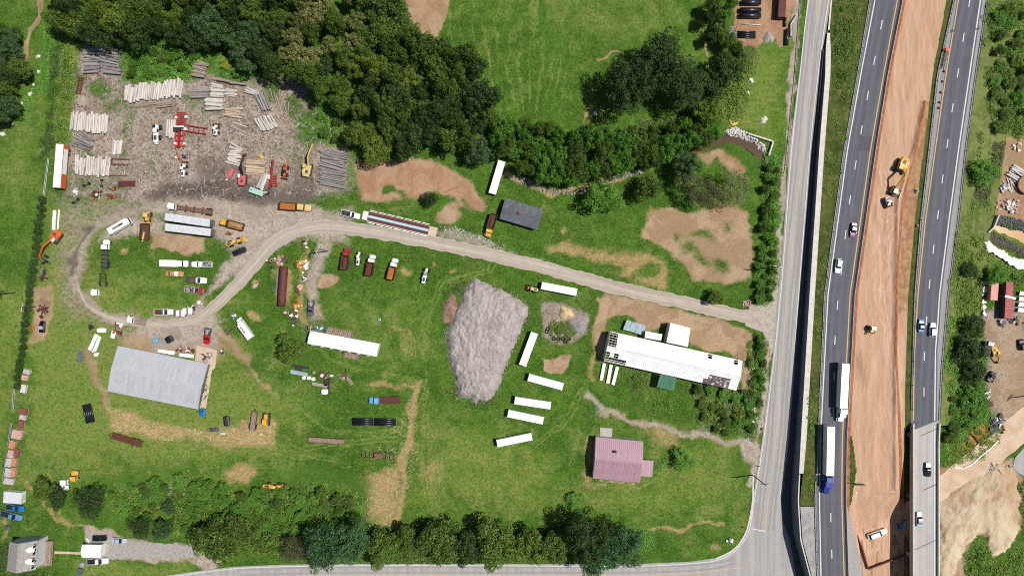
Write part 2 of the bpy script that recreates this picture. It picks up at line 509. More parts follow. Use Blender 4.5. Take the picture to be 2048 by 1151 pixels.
path('mud', [(438, 300), (446, 280), (470, 255)], 5, 4, .6)
blob('litter', 365, 305, 75, 60, 22, .95); blob('litter', 520, 210, 60, 40, 20, .9)
for (x, y, rx, ry, v) in ((450, 340, 60, 40, .62), (440, 378, 140, 20, .95), (365, 385, 80, 16, .9), (560, 385, 70, 26, .75), (600, 360, 40, 30, .6), (480, 265, 30, 14, .6), (340, 350, 40, 16, .45)):
    blob('mud', x, y, rx, ry, 14, v)
area('gravel', [(330, 395), (440, 395), (560, 395), (700, 425), (700, 478), (600, 478), (540, 500), (470, 500), (430, 460), (330, 430), (240, 420)], 12, .95)
area('gravel', [(205, 480), (250, 420), (330, 440), (330, 470), (260, 470), (220, 490)], 10, .9)
path('gravel', [(250, 430), (190, 455), (160, 500), (150, 560), (175, 615), (250, 640), (330, 640), (400, 645)], 24, 10, .62)
path('litter', [(250, 420), (185, 450), (152, 500), (143, 560), (170, 620), (250, 640)], 34, 12, .55)
area('litter', [(130, 390), (300, 395), (250, 420), (180, 450), (150, 520), (100, 520), (120, 440)], 14, .5)
area('weed', [(165, 340), (250, 340), (240, 380), (170, 390)], 12, .42)
path('mud', [(190, 450), (165, 480), (150, 520), (143, 555)], 9, 4, .75)
blob('mud', 182, 455, 12, 10, 6, .8); blob('mud', 146, 525, 8, 14, 5, .7)
area('gravel', [(400, 600), (460, 560), (540, 490), (590, 470), (580, 455), (500, 470), (430, 560), (370, 640), (300, 660), (300, 690), (420, 700), (440, 680)], 8, 1)
area('dirt', [(280, 655), (420, 650), (450, 690), (440, 720), (250, 700), (235, 680)], 10, .75)
area('litter', [(220, 650), (400, 650), (420, 690), (240, 690)], 10, .55)
area('litter', [(110, 395), (330, 398), (250, 425), (200, 470), (165, 560), (200, 620), (260, 650), (300, 690), (220, 660), (120, 640), (110, 560), (120, 480)], 16, .5)
area('gravel', [(270, 640), (400, 615), (450, 640), (430, 690), (330, 690), (260, 670)], 10, .85)
area('dirt', [(280, 640), (400, 625), (440, 660), (470, 700), (380, 700), (230, 690)], 12, .6)
area('mud', [(300, 660), (400, 655), (400, 690), (300, 690)], 14, .38)
area('straw', [(70, 590), (110, 590), (92, 690), (60, 690), (66, 640)], 6, .85)
area('dirt', [(66, 580), (108, 560), (108, 640), (92, 690), (62, 690)], 6, .75)
area('mud', [(78, 590), (104, 600), (100, 640), (84, 640)], 8, .6)
area('straw', [(100, 520), (150, 530), (130, 620), (100, 600)], 14, .45)
area('straw', [(140, 560), (210, 580), (220, 640), (150, 640)], 10, .42)
area('dirt', [(310, 464), (418, 470), (412, 500), (390, 506), (330, 498), (300, 502), (305, 480)], 5, 1)
path('dirt', [(440, 660), (470, 690), (500, 715)], 18, 12, .85)
path('dirt', [(495, 710), (515, 745), (530, 775), (548, 800)], 9, 8, .72)
blob('clay', 535, 775, 10, 7, 5, .8)
path('dirt', [(178, 700), (190, 740), (207, 805)], 14, 11, .8)
area('straw', [(210, 810), (250, 815), (330, 848), (420, 862), (520, 830), (552, 845), (550, 885), (470, 890), (330, 878), (230, 860)], 10, .9)
area('straw', [(540, 840), (556, 860), (540, 892), (520, 880)], 6, .9)
blob('straw', 480, 950, 34, 20, 8, .9); blob('straw', 505, 632, 16, 6, 4, 1, a=.6)
blob('dirt', 660, 558, 18, 12, 5, 1); blob('dirt', 660, 560, 14, 12, 5, 1)
area('gravel', [(625, 475), (665, 475), (645, 520), (640, 600), (650, 640), (622, 640), (618, 560), (626, 510)], 6, .85)
area('straw', [(604, 500), (620, 500), (616, 650), (592, 650), (598, 580)], 6, .62)
area('straw', [(545, 530), (585, 540), (585, 618), (548, 610)], 5, .62)
area('gravel', [(598, 645), (650, 640), (640, 690), (600, 690)], 8, .45)
path('straw', [(830, 765), (822, 820), (812, 900), (806, 970), (790, 1040)], 16, 8, .85)
path('straw', [(740, 762), (780, 768), (830, 772)], 12, 8, .78)
area('straw', [(730, 940), (800, 930), (800, 1040), (745, 1060), (720, 1020)], 14, .8)
for x0 in range(846, 892, 9):
    path('straw', [(x0, 850), (x0 - 4, 900), (x0 - 2, 960), (x0 + 4, 1000)], 3, 2.5, .62)
for k in range(5):
    path('straw', [(775 + 9 * k, 650 + 3 * k), (795 + 8 * k, 665 + 5 * k), (808 + 5 * k, 690 + 6 * k)], 2.5, 2.5, .66)
for k in range(6):
    path('straw', [(955 - 4 * k, 880 + 4 * k), (985, 905 + 6 * k), (1040, 908 + 7 * k), (1085 + 4 * k, 880 + 8 * k), (1100 + 2 * k, 860 + 5 * k)], 2.5, 2.5, .42)
for k in range(7):
    path('straw', [(930, 975 + 9 * k), (1000, 983 + 9 * k), (1090, 980 + 9 * k)], 2.5, 2.5, .44)
blob('straw', 868, 940, 20, 26, 10, .5)
area('straw', [(1170, 870), (1186, 870), (1184, 960), (1196, 965), (1186, 985), (1165, 950)], 6, .7)
path('straw', [(1185, 962), (1290, 968)], 6, 4, .7)
area('dirt', [(704, 330), (760, 318), (860, 325), (920, 345), (975, 395), (972, 425), (920, 420), (870, 380), (800, 400), (720, 395)], 10, 1)
area('clay', [(704, 330), (760, 318), (860, 325), (920, 345), (975, 395), (972, 425), (920, 420), (870, 380), (800, 400), (720, 395)], 12, .62)
area('dirt', [(880, 415), (900, 400), (925, 430), (912, 445), (880, 440)], 7, 1)
area('dirt', [(690, 400), (760, 410), (830, 425), (760, 415)], 8, .6)
blob('weed', 770, 374, 13, 9, 5, 1, ); blob('dirt', 770, 374, 12, 8, 5, 1, 'cut'); blob('clay', 770, 374, 12, 8, 5, 1, 'cut')
for (x, y, rx, ry, a) in ((800, 388, 20, 8, .4), (880, 392, 26, 9, .5), (930, 410, 16, 6, .8)):
    blob('dirt', x, y, rx, ry, 9, .85, 'cut', a); blob('clay', x, y, rx, ry, 9, .85, 'cut', a)
area('gravel', [(870, 455), (900, 450), (960, 470), (1010, 500), (1090, 520), (1070, 535), (980, 510), (880, 480)], 8, .62)
area('straw', [(1090, 488), (1130, 485), (1210, 496), (1330, 525), (1345, 550), (1340, 580), (1290, 575), (1180, 530), (1100, 510)], 8, .85)
for (x, y, rx, ry, a) in ((1200, 528, 48, 10, .25), (1290, 545, 30, 10, -.3), (1140, 525, 30, 8, .3), (1300, 572, 18, 5, .2)):
    blob('straw', x, y, rx, ry, 10, .85, 'cut', a)
area('dirt', [(1280, 480), (1290, 440), (1330, 415), (1380, 420), (1440, 415), (1500, 425), (1505, 500), (1495, 560), (1455, 575), (1390, 560), (1375, 530), (1340, 510)], 8, .95)
area('straw', [(1275, 478), (1300, 420), (1350, 410), (1380, 430), (1340, 480), (1320, 495)], 8, .8)
area('straw', [(1440, 400), (1500, 420), (1505, 480), (1460, 560), (1440, 520)], 14, .7)
for (x, y, rx, ry, a) in ((1350, 475, 10, 14, 0), (1388, 470, 12, 9, 0), (1415, 475, 22, 10, .55), (1373, 500, 13, 11, 0), (1405, 515, 20, 10, .6), (1438, 535, 14, 18, -.4), (1362, 560, 18, 22, 0), (1350, 540, 16, 16, 0), (1458, 452, 8, 9, 0)):
    for c in ('dirt', 'straw'): blob(c, x, y, rx, ry, 12, .78, 'cut', a)
area('dirt', [(1195, 600), (1215, 590), (1330, 608), (1480, 655), (1510, 672), (1500, 760), (1480, 790), (1488, 720), (1380, 690), (1380, 650), (1340, 640), (1300, 660), (1240, 630), (1215, 640), (1205, 720), (1190, 700)], 6, 1)
area('straw', [(1195, 600), (1215, 590), (1330, 608), (1480, 655), (1510, 672), (1490, 700), (1380, 680), (1330, 640), (1230, 625)], 8, .62)
path('straw', [(1200, 600), (1190, 680), (1180, 740), (1185, 760)], 14, 7, .62)
path('gravel', [(1170, 790), (1200, 815), (1225, 830), (1300, 850), (1400, 875), (1515, 888)], 13, 6, .72)
path('straw', [(1225, 830), (1300, 850), (1400, 875), (1500, 888)], 20, 7, .5)
area('gravel', [(1470, 880), (1520, 885), (1520, 930), (1490, 915)], 6, 1)
area('straw', [(1285, 850), (1380, 850), (1350, 900), (1300, 890)], 10, .62)
area('dirt', [(1088, 710), (1133, 714), (1131, 746), (1087, 741)], 3, 1); blob('mud', 1122, 722, 8, 8, 6, .45)
area('litter', [(1090, 600), (1130, 610), (1180, 630), (1170, 665), (1130, 690), (1090, 670)], 6, .9)
for (x, y, r) in ((1133, 467, 6), (812, 545, 8), (903, 537, 4), (515, 570, 9), (250, 505, 8), (865, 520, 5)):
    blob('straw', x, y, r, r, 4, .9)
area('dirt', [(800, -30), (905, -30), (890, 40), (868, 82), (850, 78), (815, 40)], 6, 1)
area('clay', [(815, -30), (890, -30), (880, 40), (840, 45)], 10, .55)
path('straw', [(1420, -20), (1416, 110)], 5, 3, .9); path('straw', [(1200, 125), (1225, 110), (1250, 108)], 6, 3, .9)
path('straw', [(1176, 205), (1162, 245)], 3, 2, .95); path('straw', [(1184, 210), (1170, 245)], 3, 2, .95)
for pts in ([(1048, 0), (1030, 40), (1005, 75)], [(1085, 0), (1088, 60), (1092, 100)]):
    path('weed', pts, 13, 5, 1)
area('clay', [(1465, 20), (1475, -30), (1600, -30), (1580, 60), (1560, 100), (1545, 80), (1500, 85), (1460, 75)], 5, 1)
area('straw', [(1455, 50), (1475, 50), (1475, 80), (1458, 80)], 6, .5)
blob('weed', 1490, 120, 40, 30, 14, .4)
area('dirt', [(1400, 300), (1440, 290), (1470, 310), (1500, 340), (1480, 350), (1440, 312), (1420, 330)], 7, .9)
path('clay', [(1445, 300), (1470, 320), (1490, 345)], 8, 4, .8)
path('straw', [(1005, 345), (1045, 360), (1085, 378), (1110, 385), (1160, 380), (1200, 362), (1240, 352), (1285, 345)], 12, 5, .85)
area('weed', [(1450, 290), (1500, 290), (1530, 330), (1515, 360), (1480, 330)], 8, .6)
path('dirt', [(85, -10), (70, 30), (56, 60), (60, 80), (50, 120)], 9, 3, .95)
path('mud', [(82, 0), (66, 40), (56, 64), (60, 84)], 5, 3, .6)
path('weed', [(100, 60), (85, 120), (60, 180), (20, 250)], 40, 14, .38)
path('dry', [(250, 560), (170, 700), (110, 830), (70, 950)], 30, 18, .62)
path('straw', [(125, 560), (118, 640), (90, 800), (62, 940)], 2.5, 2.5, .5)
path('weed', [(135, 620), (118, 720), (84, 830)], 8, 5, .38)
for k in range(8):
    path('weed', [(40 - 13 * k + 60, 100), (30 - 13 * k + 40, 500), (0 - 13 * k + 20, 1000)], 3, 3, .3)
path('straw', [(63, 960), (80, 1000), (130, 1040), (180, 1060), (240, 1080)], 8, 6, .68)
blob('straw', 210, 940, 50, 10, 8, .42); blob('straw', 170, 900, 50, 8, 8, .42)
area('gravel', [(172, 1056), (200, 1062), (260, 1078), (385, 1087), (395, 1105), (440, 1130), (420, 1142), (385, 1118), (270, 1118), (215, 1122), (165, 1118), (172, 1085)], 4, 1)
path('dirt', [(395, 1105), (440, 1130), (400, 1140), (350, 1150)], 8, 5, .8)
blob('mud', 155, 1092, 8, 10, 6, .6); blob('litter', 368, 980, 42, 16, 6, .95)
area('dry', [(150, 1125), (390, 1115), (380, 1150), (150, 1160)], 12, .9)
area('straw', [(0, 1030), (12, 1040), (12, 1080), (0, 1090)], 6, .7)
blob('weed', 300, 950, 60, 20, 14, .5); blob('weed', 640, 1000, 100, 60, 20, .8); blob('weed', 280, 1000, 120, 40, 18, .9)
path('straw', [(1300, 1065), (1350, 1055), (1400, 1050), (1440, 1045)], 8, 4, .8)
blob('straw', 1430, 1088, 16, 10, 6, .8)
path('straw', [(1132, 1000), (1125, 975), (1150, 972), (1175, 995)], 3, 3, .7)
for k in range(9):
    path('dry', [(560 + 0 * k, 905 + 5 * k), (420, 905 + 5 * k), (240, 880 + 6 * k)], 2.5, 2.5, .9)
for k in range(10):
    path('dry', [(1200 + 8 * k, 985 + 9 * k), (1290, 978 + 8 * k), (1380 + 8 * k, 945 + 8 * k), (1440 + 5 * k, 905 + 6 * k)], 2.5, 2.5, .9)
for k in range(9):
    path('dry', [(190 - 5 * k, 650), (170 - 6 * k, 760), (130 - 5 * k, 900)], 2.2, 2.2, .85)
for k in range(10):
    path('weed', [(700 + 16 * k, 560), (690 + 16 * k, 650)], 3, 3, .34)
for k in range(12):
    path('dry', [(900 + 26 * k, -30), (905 + 22 * k, 90), (960 + 14 * k, 220)], 3, 3, .85)
for pts in ([(445, 690), (520, 780), (590, 820), (660, 860), (720, 870), (830, 850)], [(180, 720), (120, 880), (90, 960), (130, 1040)], [(1180, 750), (1150, 800), (1120, 850), (1060, 900), (980, 900)], [(840, 640), (850, 760), (840, 860), (860, 1010)], [(560, 900), (700, 890), (820, 870)], [(640, 700), (720, 740), (830, 760)], [(1000, 520), (960, 545), (900, 560), (860, 620), (850, 700)], [(230, 900), (400, 915), (560, 905), (700, 930)], [(1160, 860), (1140, 930), (1180, 1010), (1300, 1000), (1420, 930)]):
    for o_ in (-4, 4):
        path('dry', [(x + o_ * .6, y + o_) for x, y in pts], 2.4, 2.6, 1.15)
path('gravel', [(1600, -20), (1590, 120), (1576, 290), (1562, 420), (1548, 560), (1540, 640), (1530, 740), (1518, 880), (1505, 960)], 14, 5, .9)
path('litter', [(1502, 680), (1500, 760), (1512, 850)], 10, 5, .7)
area('litter', [(1965, 620), (2060, 590), (2060, 860), (2030, 860), (1990, 830), (1970, 760)], 8, .9)
area('dirt', [(1965, 640), (2060, 620), (2060, 840), (2010, 850), (1975, 760)], 14, .6)
area('dirt', [(1985, 280), (2060, 270), (2060, 430), (1980, 420), (1970, 380), (2000, 350)], 8, .85)
area('clay', [(1960, 415), (2060, 380), (2060, 440), (1985, 432)], 8, .8)
area('straw', [(1960, 410), (1990, 395), (1985, 440), (1965, 450)], 7, .8)
area('clay', [(1690, 960), (1830, 960), (1890, 930), (1940, 915), (1900, 980), (1880, 1200), (1690, 1200)], 8, .9)
area('dirt', [(1700, 1000), (1890, 1000), (1890, 1200), (1700, 1200)], 10, .7)
area('dirt', [(1880, 985), (2030, 915), (2048, 990), (2040, 1080), (1985, 1125), (1930, 1170), (1870, 1200)], 6, 1)
area('straw', [(1880, 1000), (1960, 960), (2030, 930), (2044, 1000), (2030, 1090), (1985, 1120), (1960, 1060), (1920, 1100), (1900, 1180), (1876, 1160)], 8, .8)
area('clay', [(1930, 960), (1970, 945), (1985, 1010), (1960, 1060), (1930, 1040), (1905, 1000)], 12, .75)
area('weed', [(1935, 1150), (1925, 1120), (1950, 1060), (1975, 1065), (1985, 1120), (2040, 1090), (2060, 1100), (2040, 1151), (1960, 1180)], 7, .8)
for c in ('dirt', 'straw', 'clay'):
    area(c, [(1935, 1160), (1928, 1120), (1952, 1065), (1972, 1070), (1985, 1122), (2040, 1092), (2060, 1100), (2050, 1180)], 7, .9, 'cut')

GZ = (fbm(GX / 90, GY / 90, 21) - .5) * 0.06
def dig(pts, width, depth, closed=False):
    w = window(pts, width + 30)
    X, Y = WX[w], WY[w]
    if closed:
        sd = seg_dist(X, Y, pts, True) * np.where(inside(X, Y, pts), 1, -1)
        GZ[w] = GZ[w] * (1 - smooth(.5 + sd / 10)) - depth * smooth(.5 + sd / 12)
    else:
        d = seg_dist(X, Y, pts, False)
        GZ[w] -= depth * smooth(1 - d / width)
flat = ((GX > 1480) & (GY > 900)) | (GX > 1540)
GZ = np.where(flat, GZ * 0.15, GZ)
CREEK = [(1380, 300), (1420, 285), (1460, 278), (1500, 290), (1522, 310), (1530, 335)]
dig(CREEK, 16, 1.1)
POND = [(1990, 452), (2070, 470), (2070, 500), (2010, 470), (1986, 462)]
dig(POND, 0, 1.0, True)
BASIN = [(1912, 890), (1965, 848), (2000, 870), (1985, 885), (1950, 905), (1932, 912)]
dig(BASIN, 0, .8, True)
GZ -= 0.04

gm, nt, b = new_mat('ground')
pos = world_pos(nt)
a1 = nt.nodes.new('ShaderNodeAttribute'); a1.attribute_name = 'soil'
a2 = nt.nodes.new('ShaderNodeAttribute'); a2.attribute_name = 'cover'
def split(a):
    s = nt.nodes.new('ShaderNodeSeparateColor'); nt.links.new(a.outputs['Color'], s.inputs[0])
    return s.outputs[0], s.outputs[1], s.outputs[2], a.outputs['Alpha']
m_dirt, m_clay, m_gravel, m_mud = split(a1)
m_straw, m_litter, m_weed, m_dry = split(a2)
n_big = noise(nt, pos, .045, 4, .6)
n_mid = noise(nt, pos, .28, 5, .62, .4)
n_fine = noise(nt, pos, .95, 5, .75)
n_grit = noise(nt, pos, 3.2, 3, .7)
n_edge = noise(nt, pos, .55, 6, .72, .3)
n_patch = noise(nt, pos, .12, 6, .7, .6)
n_blade = noise(nt, pos, 1.7, 5, .8)
n_e = math_n(nt, 'ADD', math_n(nt, 'ADD', math_n(nt, 'MULTIPLY', n_edge, .36), math_n(nt, 'MULTIPLY', n_patch, .30)), math_n(nt, 'MULTIPLY', n_blade, .34))
g = mixc(nt, ramp(nt, n_mid, .34, .66), P(58, 104, 27), P(92, 132, 41))
g = mixc(nt, math_n(nt, 'MULTIPLY', ramp(nt, n_big, .42, .60), .45), g, P(48, 90, 26))
dryf = math_n(nt, 'ADD', m_dry, math_n(nt, 'MULTIPLY', math_n(nt, 'SUBTRACT', n_patch, .5), 2.2))
g = mixc(nt, math_n(nt, 'MULTIPLY', ramp(nt, dryf, .05, .9), .85), g, mixc(nt, ramp(nt, n_mid, .4, .6), P(128, 156, 68), P(150, 158, 84)))
g = mixc(nt, math_n(nt, 'MULTIPLY', ramp(nt, n_fine, .42, .66), math_n(nt, 'MULTIPLY_ADD', n_patch, 1.1, .04)), g, P(36, 66, 18))
g = mixc(nt, math_n(nt, 'MULTIPLY', ramp(nt, n_blade, .48, .64), .5), g, P(150, 168, 84))
g = mixc(nt, math_n(nt, 'MULTIPLY', ramp(nt, math_n(nt, 'ADD', n_grit, math_n(nt, 'MULTIPLY', n_patch, .5)), .86, 1.0), .55), g, P(186, 170, 112))
def lay(base, mask, colour, lo=.12, hi=.86, amt=3.2, nz=None, top=1.0):
    f = math_n(nt, 'ADD', math_n(nt, 'MULTIPLY', mask, 1.08), math_n(nt, 'MULTIPLY', math_n(nt, 'SUBTRACT', nz or n_e, .5), amt))
    gate = ramp(nt, mask, 0.02, 0.5)
    return mixc(nt, math_n(nt, 'MULTIPLY', math_n(nt, 'MULTIPLY', ramp(nt, f, lo, hi), top), gate), base, colour)
def duo(ca, cb, nz, lo=.38, hi=.62):
    return mixc(nt, ramp(nt, nz, lo, hi), ca, cb)
g = lay(g, m_straw, duo(duo(P(212, 182, 134), P(180, 150, 102), n_fine, .38, .62), P(136, 126, 74), n_blade, .5, .64), top=.88)
g = lay(g, m_litter, duo(duo(duo(P(198, 182, 170), P(174, 156, 142), n_patch, .4, .6), P(134, 116, 102), n_fine, .46, .64), P(96, 82, 72), n_blade, .52, .66))
g = lay(g, m_dirt, duo(duo(P(200, 172, 140), P(178, 148, 116), n_patch, .42, .58), P(150, 124, 98), n_blade, .50, .66))
g = lay(g, m_clay, duo(duo(P(194, 154, 122), P(174, 132, 102), n_patch, .42, .58), P(208, 178, 150), n_blade, .52, .66))
g = lay(g, m_gravel, duo(duo(duo(P(206, 192, 176), P(184, 168, 152), n_patch, .42, .58), P(166, 150, 136), n_fine, .46, .64), P(140, 126, 114), n_blade, .52, .68))
g = lay(g, m_weed, duo(P(62, 98, 36), P(98, 134, 52), n_fine, .35, .65))
g = lay(g, m_mud, duo(P(92, 82, 78), P(126, 114, 106), n_fine), .2, 1.0, 1.6)
nt.links.new(g, b.inputs['Base Color'])
b.inputs['Roughness'].default_value = .95
b.inputs['Specular IOR Level'].default_value = .1
bp = nt.nodes.new('ShaderNodeBump'); bp.inputs['Strength'].default_value = .9; bp.inputs['Distance'].default_value = .35
hsum = math_n(nt, 'ADD', n_fine, math_n(nt, 'MULTIPLY', n_grit, .5))
nt.links.new(hsum, bp.inputs['Height']); nt.links.new(bp.outputs['Normal'], b.inputs['Normal'])

ny, nx = GX.shape
verts = np.stack([(GX - CX) / S, (CY - GY) / S, GZ], -1).reshape(-1, 3)
ii = np.arange(ny * nx).reshape(ny, nx)
quads = np.stack([ii[1:, :-1], ii[1:, 1:], ii[:-1, 1:], ii[:-1, :-1]], -1).reshape(-1, 4)
ring = [ii[0, 0], ii[0, -1], ii[-1, -1], ii[-1, 0]]
far = np.array([(-2500, 2500, -.1), (2500, 2500, -.1), (2500, -2500, -.1), (-2500, -2500, -.1)])
nb = len(verts); verts = np.vstack([verts, far])
sk = []
for i in range(4):
    j = (i + 1) % 4
    sk.append((ring[i], ring[j], nb + j, nb + i))
quads = np.vstack([quads, np.array(sk)])
CH['straw'] *= .93; CH['dirt'] *= .96
def attr(keys):
    a = np.stack([CH[k] for k in keys], -1).reshape(-1, 4)
    return np.vstack([a, np.zeros((4, 4))])
me = mesh_np('ground', verts, quads, gm, {'soil': attr(('dirt', 'clay', 'gravel', 'mud')), 'cover': attr(('straw', 'litter', 'weed', 'dry'))})
ground = tag(link('ground', me), 'green pasture with bare earth, gravel and straw patches', kind='structure')

def gz(px, py):
    i = int(round((py - gy[0]) / STEP)); j = int(round((px - gx[0]) / STEP))
    i = min(max(i, 0), ny - 1); j = min(max(j, 0), nx - 1)
    return float(GZ[i, j])
# ------------------------------------------------------------------ road surfaces
def road_mat(name, c1, c2, band, streak):
    m, nt, b = new_mat(name)
    pos = world_pos(nt)
    uv = nt.nodes.new('ShaderNodeUVMap')
    sep = nt.nodes.new('ShaderNodeSeparateXYZ'); nt.links.new(uv.outputs[0], sep.inputs[0])
    map_ = nt.nodes.new('ShaderNodeCombineXYZ')
    nt.links.new(math_n(nt, 'MULTIPLY', sep.outputs[0], 14.0), map_.inputs[0]); nt.links.new(math_n(nt, 'MULTIPLY', sep.outputs[1], .03), map_.inputs[1])
    st = noise(nt, map_.outputs[0], 1.0, 4, .6)
    c = mixc(nt, ramp(nt, st, .35, .68), c1, c2)
    w = math_n(nt, 'SINE', math_n(nt, 'MULTIPLY', sep.outputs[0], band))
    c = mixc(nt, math_n(nt, 'MULTIPLY', ramp(nt, w, .0, 1.0), .4), c, streak)
    c = mixc(nt, math_n(nt, 'MULTIPLY', ramp(nt, noise(nt, pos, .35, 5, .65), .45, .7), .4), c, streak)
    c = mixc(nt, math_n(nt, 'MULTIPLY', ramp(nt, noise(nt, pos, 3.0, 3, .7), .5, .75), .35), c, c2)
    nt.links.new(c, b.inputs['Base Color'])
    b.inputs['Roughness'].default_value = .85
    b.inputs['Specular IOR Level'].default_value = .25
    return m
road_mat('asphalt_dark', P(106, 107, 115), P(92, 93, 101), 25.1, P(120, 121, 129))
road_mat('asphalt_worn', P(164, 159, 157), P(150, 146, 145), 3.0, P(176, 172, 169))
road_mat('asphalt_patch', P(92, 93, 99), P(84, 85, 91), 3.0, P(104, 105, 110))
road_mat('asphalt_pale', P(184, 179, 176), P(164, 160, 158), 18.8, P(198, 193, 188))
road_mat('bridge_concrete', P(204, 200, 196), P(190, 186, 180), 25.1, P(170, 166, 162))
road_mat('shoulder_grey', P(164, 162, 164), P(148, 146, 150), 6.0, P(182, 180, 180))
road_mat('dirt_road', P(212, 200, 184), P(182, 168, 152), 9.4, P(166, 152, 138))

def soil_mat(name, c1, c2, c3, scale=.12, stretch=(1, 1, 1), bump=.6):
    m, nt, b = new_mat(name)
    pos = world_pos(nt)
    mp = nt.nodes.new('ShaderNodeMapping'); mp.inputs['Scale'].default_value = stretch
    mp.inputs['Rotation'].default_value = (0, 0, math.radians(-14) if stretch != (1, 1, 1) else 0)
    nt.links.new(pos, mp.inputs['Vector'])
    v = mp.outputs[0]
    c = mixc(nt, ramp(nt, noise(nt, v, scale, 5, .62, .4), .36, .64), c1, c2)
    c = mixc(nt, math_n(nt, 'MULTIPLY', ramp(nt, noise(nt, v, scale * 5, 5, .66, .2), .46, .7), .6), c, c3)
    c = mixc(nt, math_n(nt, 'MULTIPLY', ramp(nt, noise(nt, pos, 2.6, 3, .7), .5, .72), .35), c, c2)
    nt.links.new(c, b.inputs['Base Color'])
    b.inputs['Roughness'].default_value = .95; b.inputs['Specular IOR Level'].default_value = .1
    bp = nt.nodes.new('ShaderNodeBump'); bp.inputs['Strength'].default_value = bump; bp.inputs['Distance'].default_value = .3
    nt.links.new(noise(nt, v, scale * 9, 5, .7), bp.inputs['Height']); nt.links.new(bp.outputs['Normal'], b.inputs['Normal'])
    return m
soil_mat('median_soil', P(206, 150, 112), P(190, 134, 98), P(218, 176, 142), .16, (1.0, .16, 1.0))
soil_mat('soil_tan', P(230, 204, 178), P(214, 182, 152), P(238, 218, 196), .2, (1, 1, 1))
soil_mat('soil_pale', P(226, 210, 178), P(200, 170, 136), P(160, 122, 98), .06, (1, .6, 1), .9)
soil_mat('soil_ridge', P(176, 120, 88), P(154, 102, 76), P(214, 164, 132), .3)
soil_mat('rough_grass', P(96, 106, 50), P(64, 82, 34), P(150, 128, 90), .12, (1, 1, 1), .9)
soil_mat('bank_grass', P(128, 138, 78), P(96, 112, 52), P(164, 160, 112), .14, (1, 1, 1), .9)
soil_mat('verge_green', P(84, 108, 44), P(64, 88, 34), P(116, 116, 62), .3, (1, 1, 1), .9)
soil_mat('grey_rubble', P(186, 184, 182), P(160, 158, 156), P(206, 204, 200), .3)
soil_mat('mulch', P(204, 193, 189), P(174, 163, 160), P(222, 212, 208), .45, (1.0, .7, 1.0), 1.0)
soil_mat('red_bank', P(168, 138, 122), P(138, 108, 94), P(192, 166, 148), .5)

mat('line_faded', P(214, 192, 158), P(200, 182, 154), .8, .7, space='W', c3=P(188, 180, 172), scale3=2.0, lo3=.5, hi3=.65)
def IP(tbl):
    ys = [t[0] for t in tbl]; xs = [t[1] for t in tbl]
    return lambda y: float(np.interp(y, ys, xs))

ZH = IP([(-200, .6), (0, 1.0), (60, 1.3), (150, 2.2), (300, 3.0), (590, 3.9), (880, 5.3), (1001, 6.4), (1300, 6.5)])      # motorway level
ZW = IP([(-200, .15), (40, .2), (70, .6), (100, 1.4), (150, 2.1), (300, 2.9), (590, 3.7), (880, 5.1), (1001, 6.3), (1300, 6.4)])   # top of the retaining wall
capL = IP([(-200, 1700), (0, 1661), (100, 1652), (150, 1651), (300, 1639), (590, 1619.5), (880, 1602), (1001, 1596), (1080, 1601), (1151, 1620), (1300, 1662)])
capR = IP([(-200, 1704), (0, 1665), (70, 1659), (100, 1661), (150, 1660), (300, 1648), (590, 1629), (880, 1612), (945, 1606), (1001, 1600), (1080, 1605), (1151, 1624), (1300, 1666)])
vrgR = IP([(-200, 1772), (0, 1739), (150, 1714), (300, 1687), (590, 1648), (880, 1635), (1001, 1629), (1151, 1634), (1300, 1640)])
lcR = IP([(-200, 1838), (0, 1804), (150, 1774), (300, 1750), (590, 1708), (880, 1692.5), (1001, 1691), (1151, 1696), (1300, 1702)])
mdR = IP([(-200, 1932), (0, 1893), (150, 1865), (300, 1847), (440, 1829), (590, 1817), (720, 1812), (880, 1808), (1300, 1808)])
rcL = IP([(-200, 1950), (0, 1907), (150, 1874), (300, 1857), (440, 1841), (590, 1829), (780, 1823), (880, 1823), (1300, 1823)])
rcR = IP([(-200, 2026), (0, 1975), (150, 1952), (300, 1932), (440, 1917), (590, 1897), (740, 1884), (880, 1877), (1300, 1877)])
lW = IP([(-200, 1784), (0, 1750), (150, 1721.5), (300, 1695), (590, 1656), (880, 1641), (1001, 1639), (1151, 1642), (1300, 1648)])
lY = IP([(-200, 1830), (0, 1795), (150, 1767), (300, 1741), (590, 1700), (880, 1684.5), (1001, 1683.5), (1151, 1688.5), (1300, 1694)])
lD = IP([(-200, 1810), (50, 1763), (121, 1749), (191, 1735.5), (260, 1723), (330, 1711), (399, 1700), (469, 1691), (610, 1675), (680, 1670), (1034, 1661.5), (1107, 1663.6), (1300, 1669)])
rY = IP([(-200, 1957), (0, 1917), (150, 1892), (290, 1872), (440, 1851), (590, 1836), (720, 1828), (880, 1827), (1300, 1827)])
rD = IP([(-200, 1978), (5, 1939), (75, 1927), (146, 1916), (216, 1905), (287, 1895), (358, 1885), (429, 1876), (498, 1867), (568, 1859), (641, 1853), (712, 1848.5), (783, 1848), (1300, 1848)])
rW = IP([(-200, 2000), (0, 1961), (150, 1939), (300, 1917), (440, 1898), (590, 1879), (640, 1876), (700, 1871), (880, 1869), (1300, 1869)])

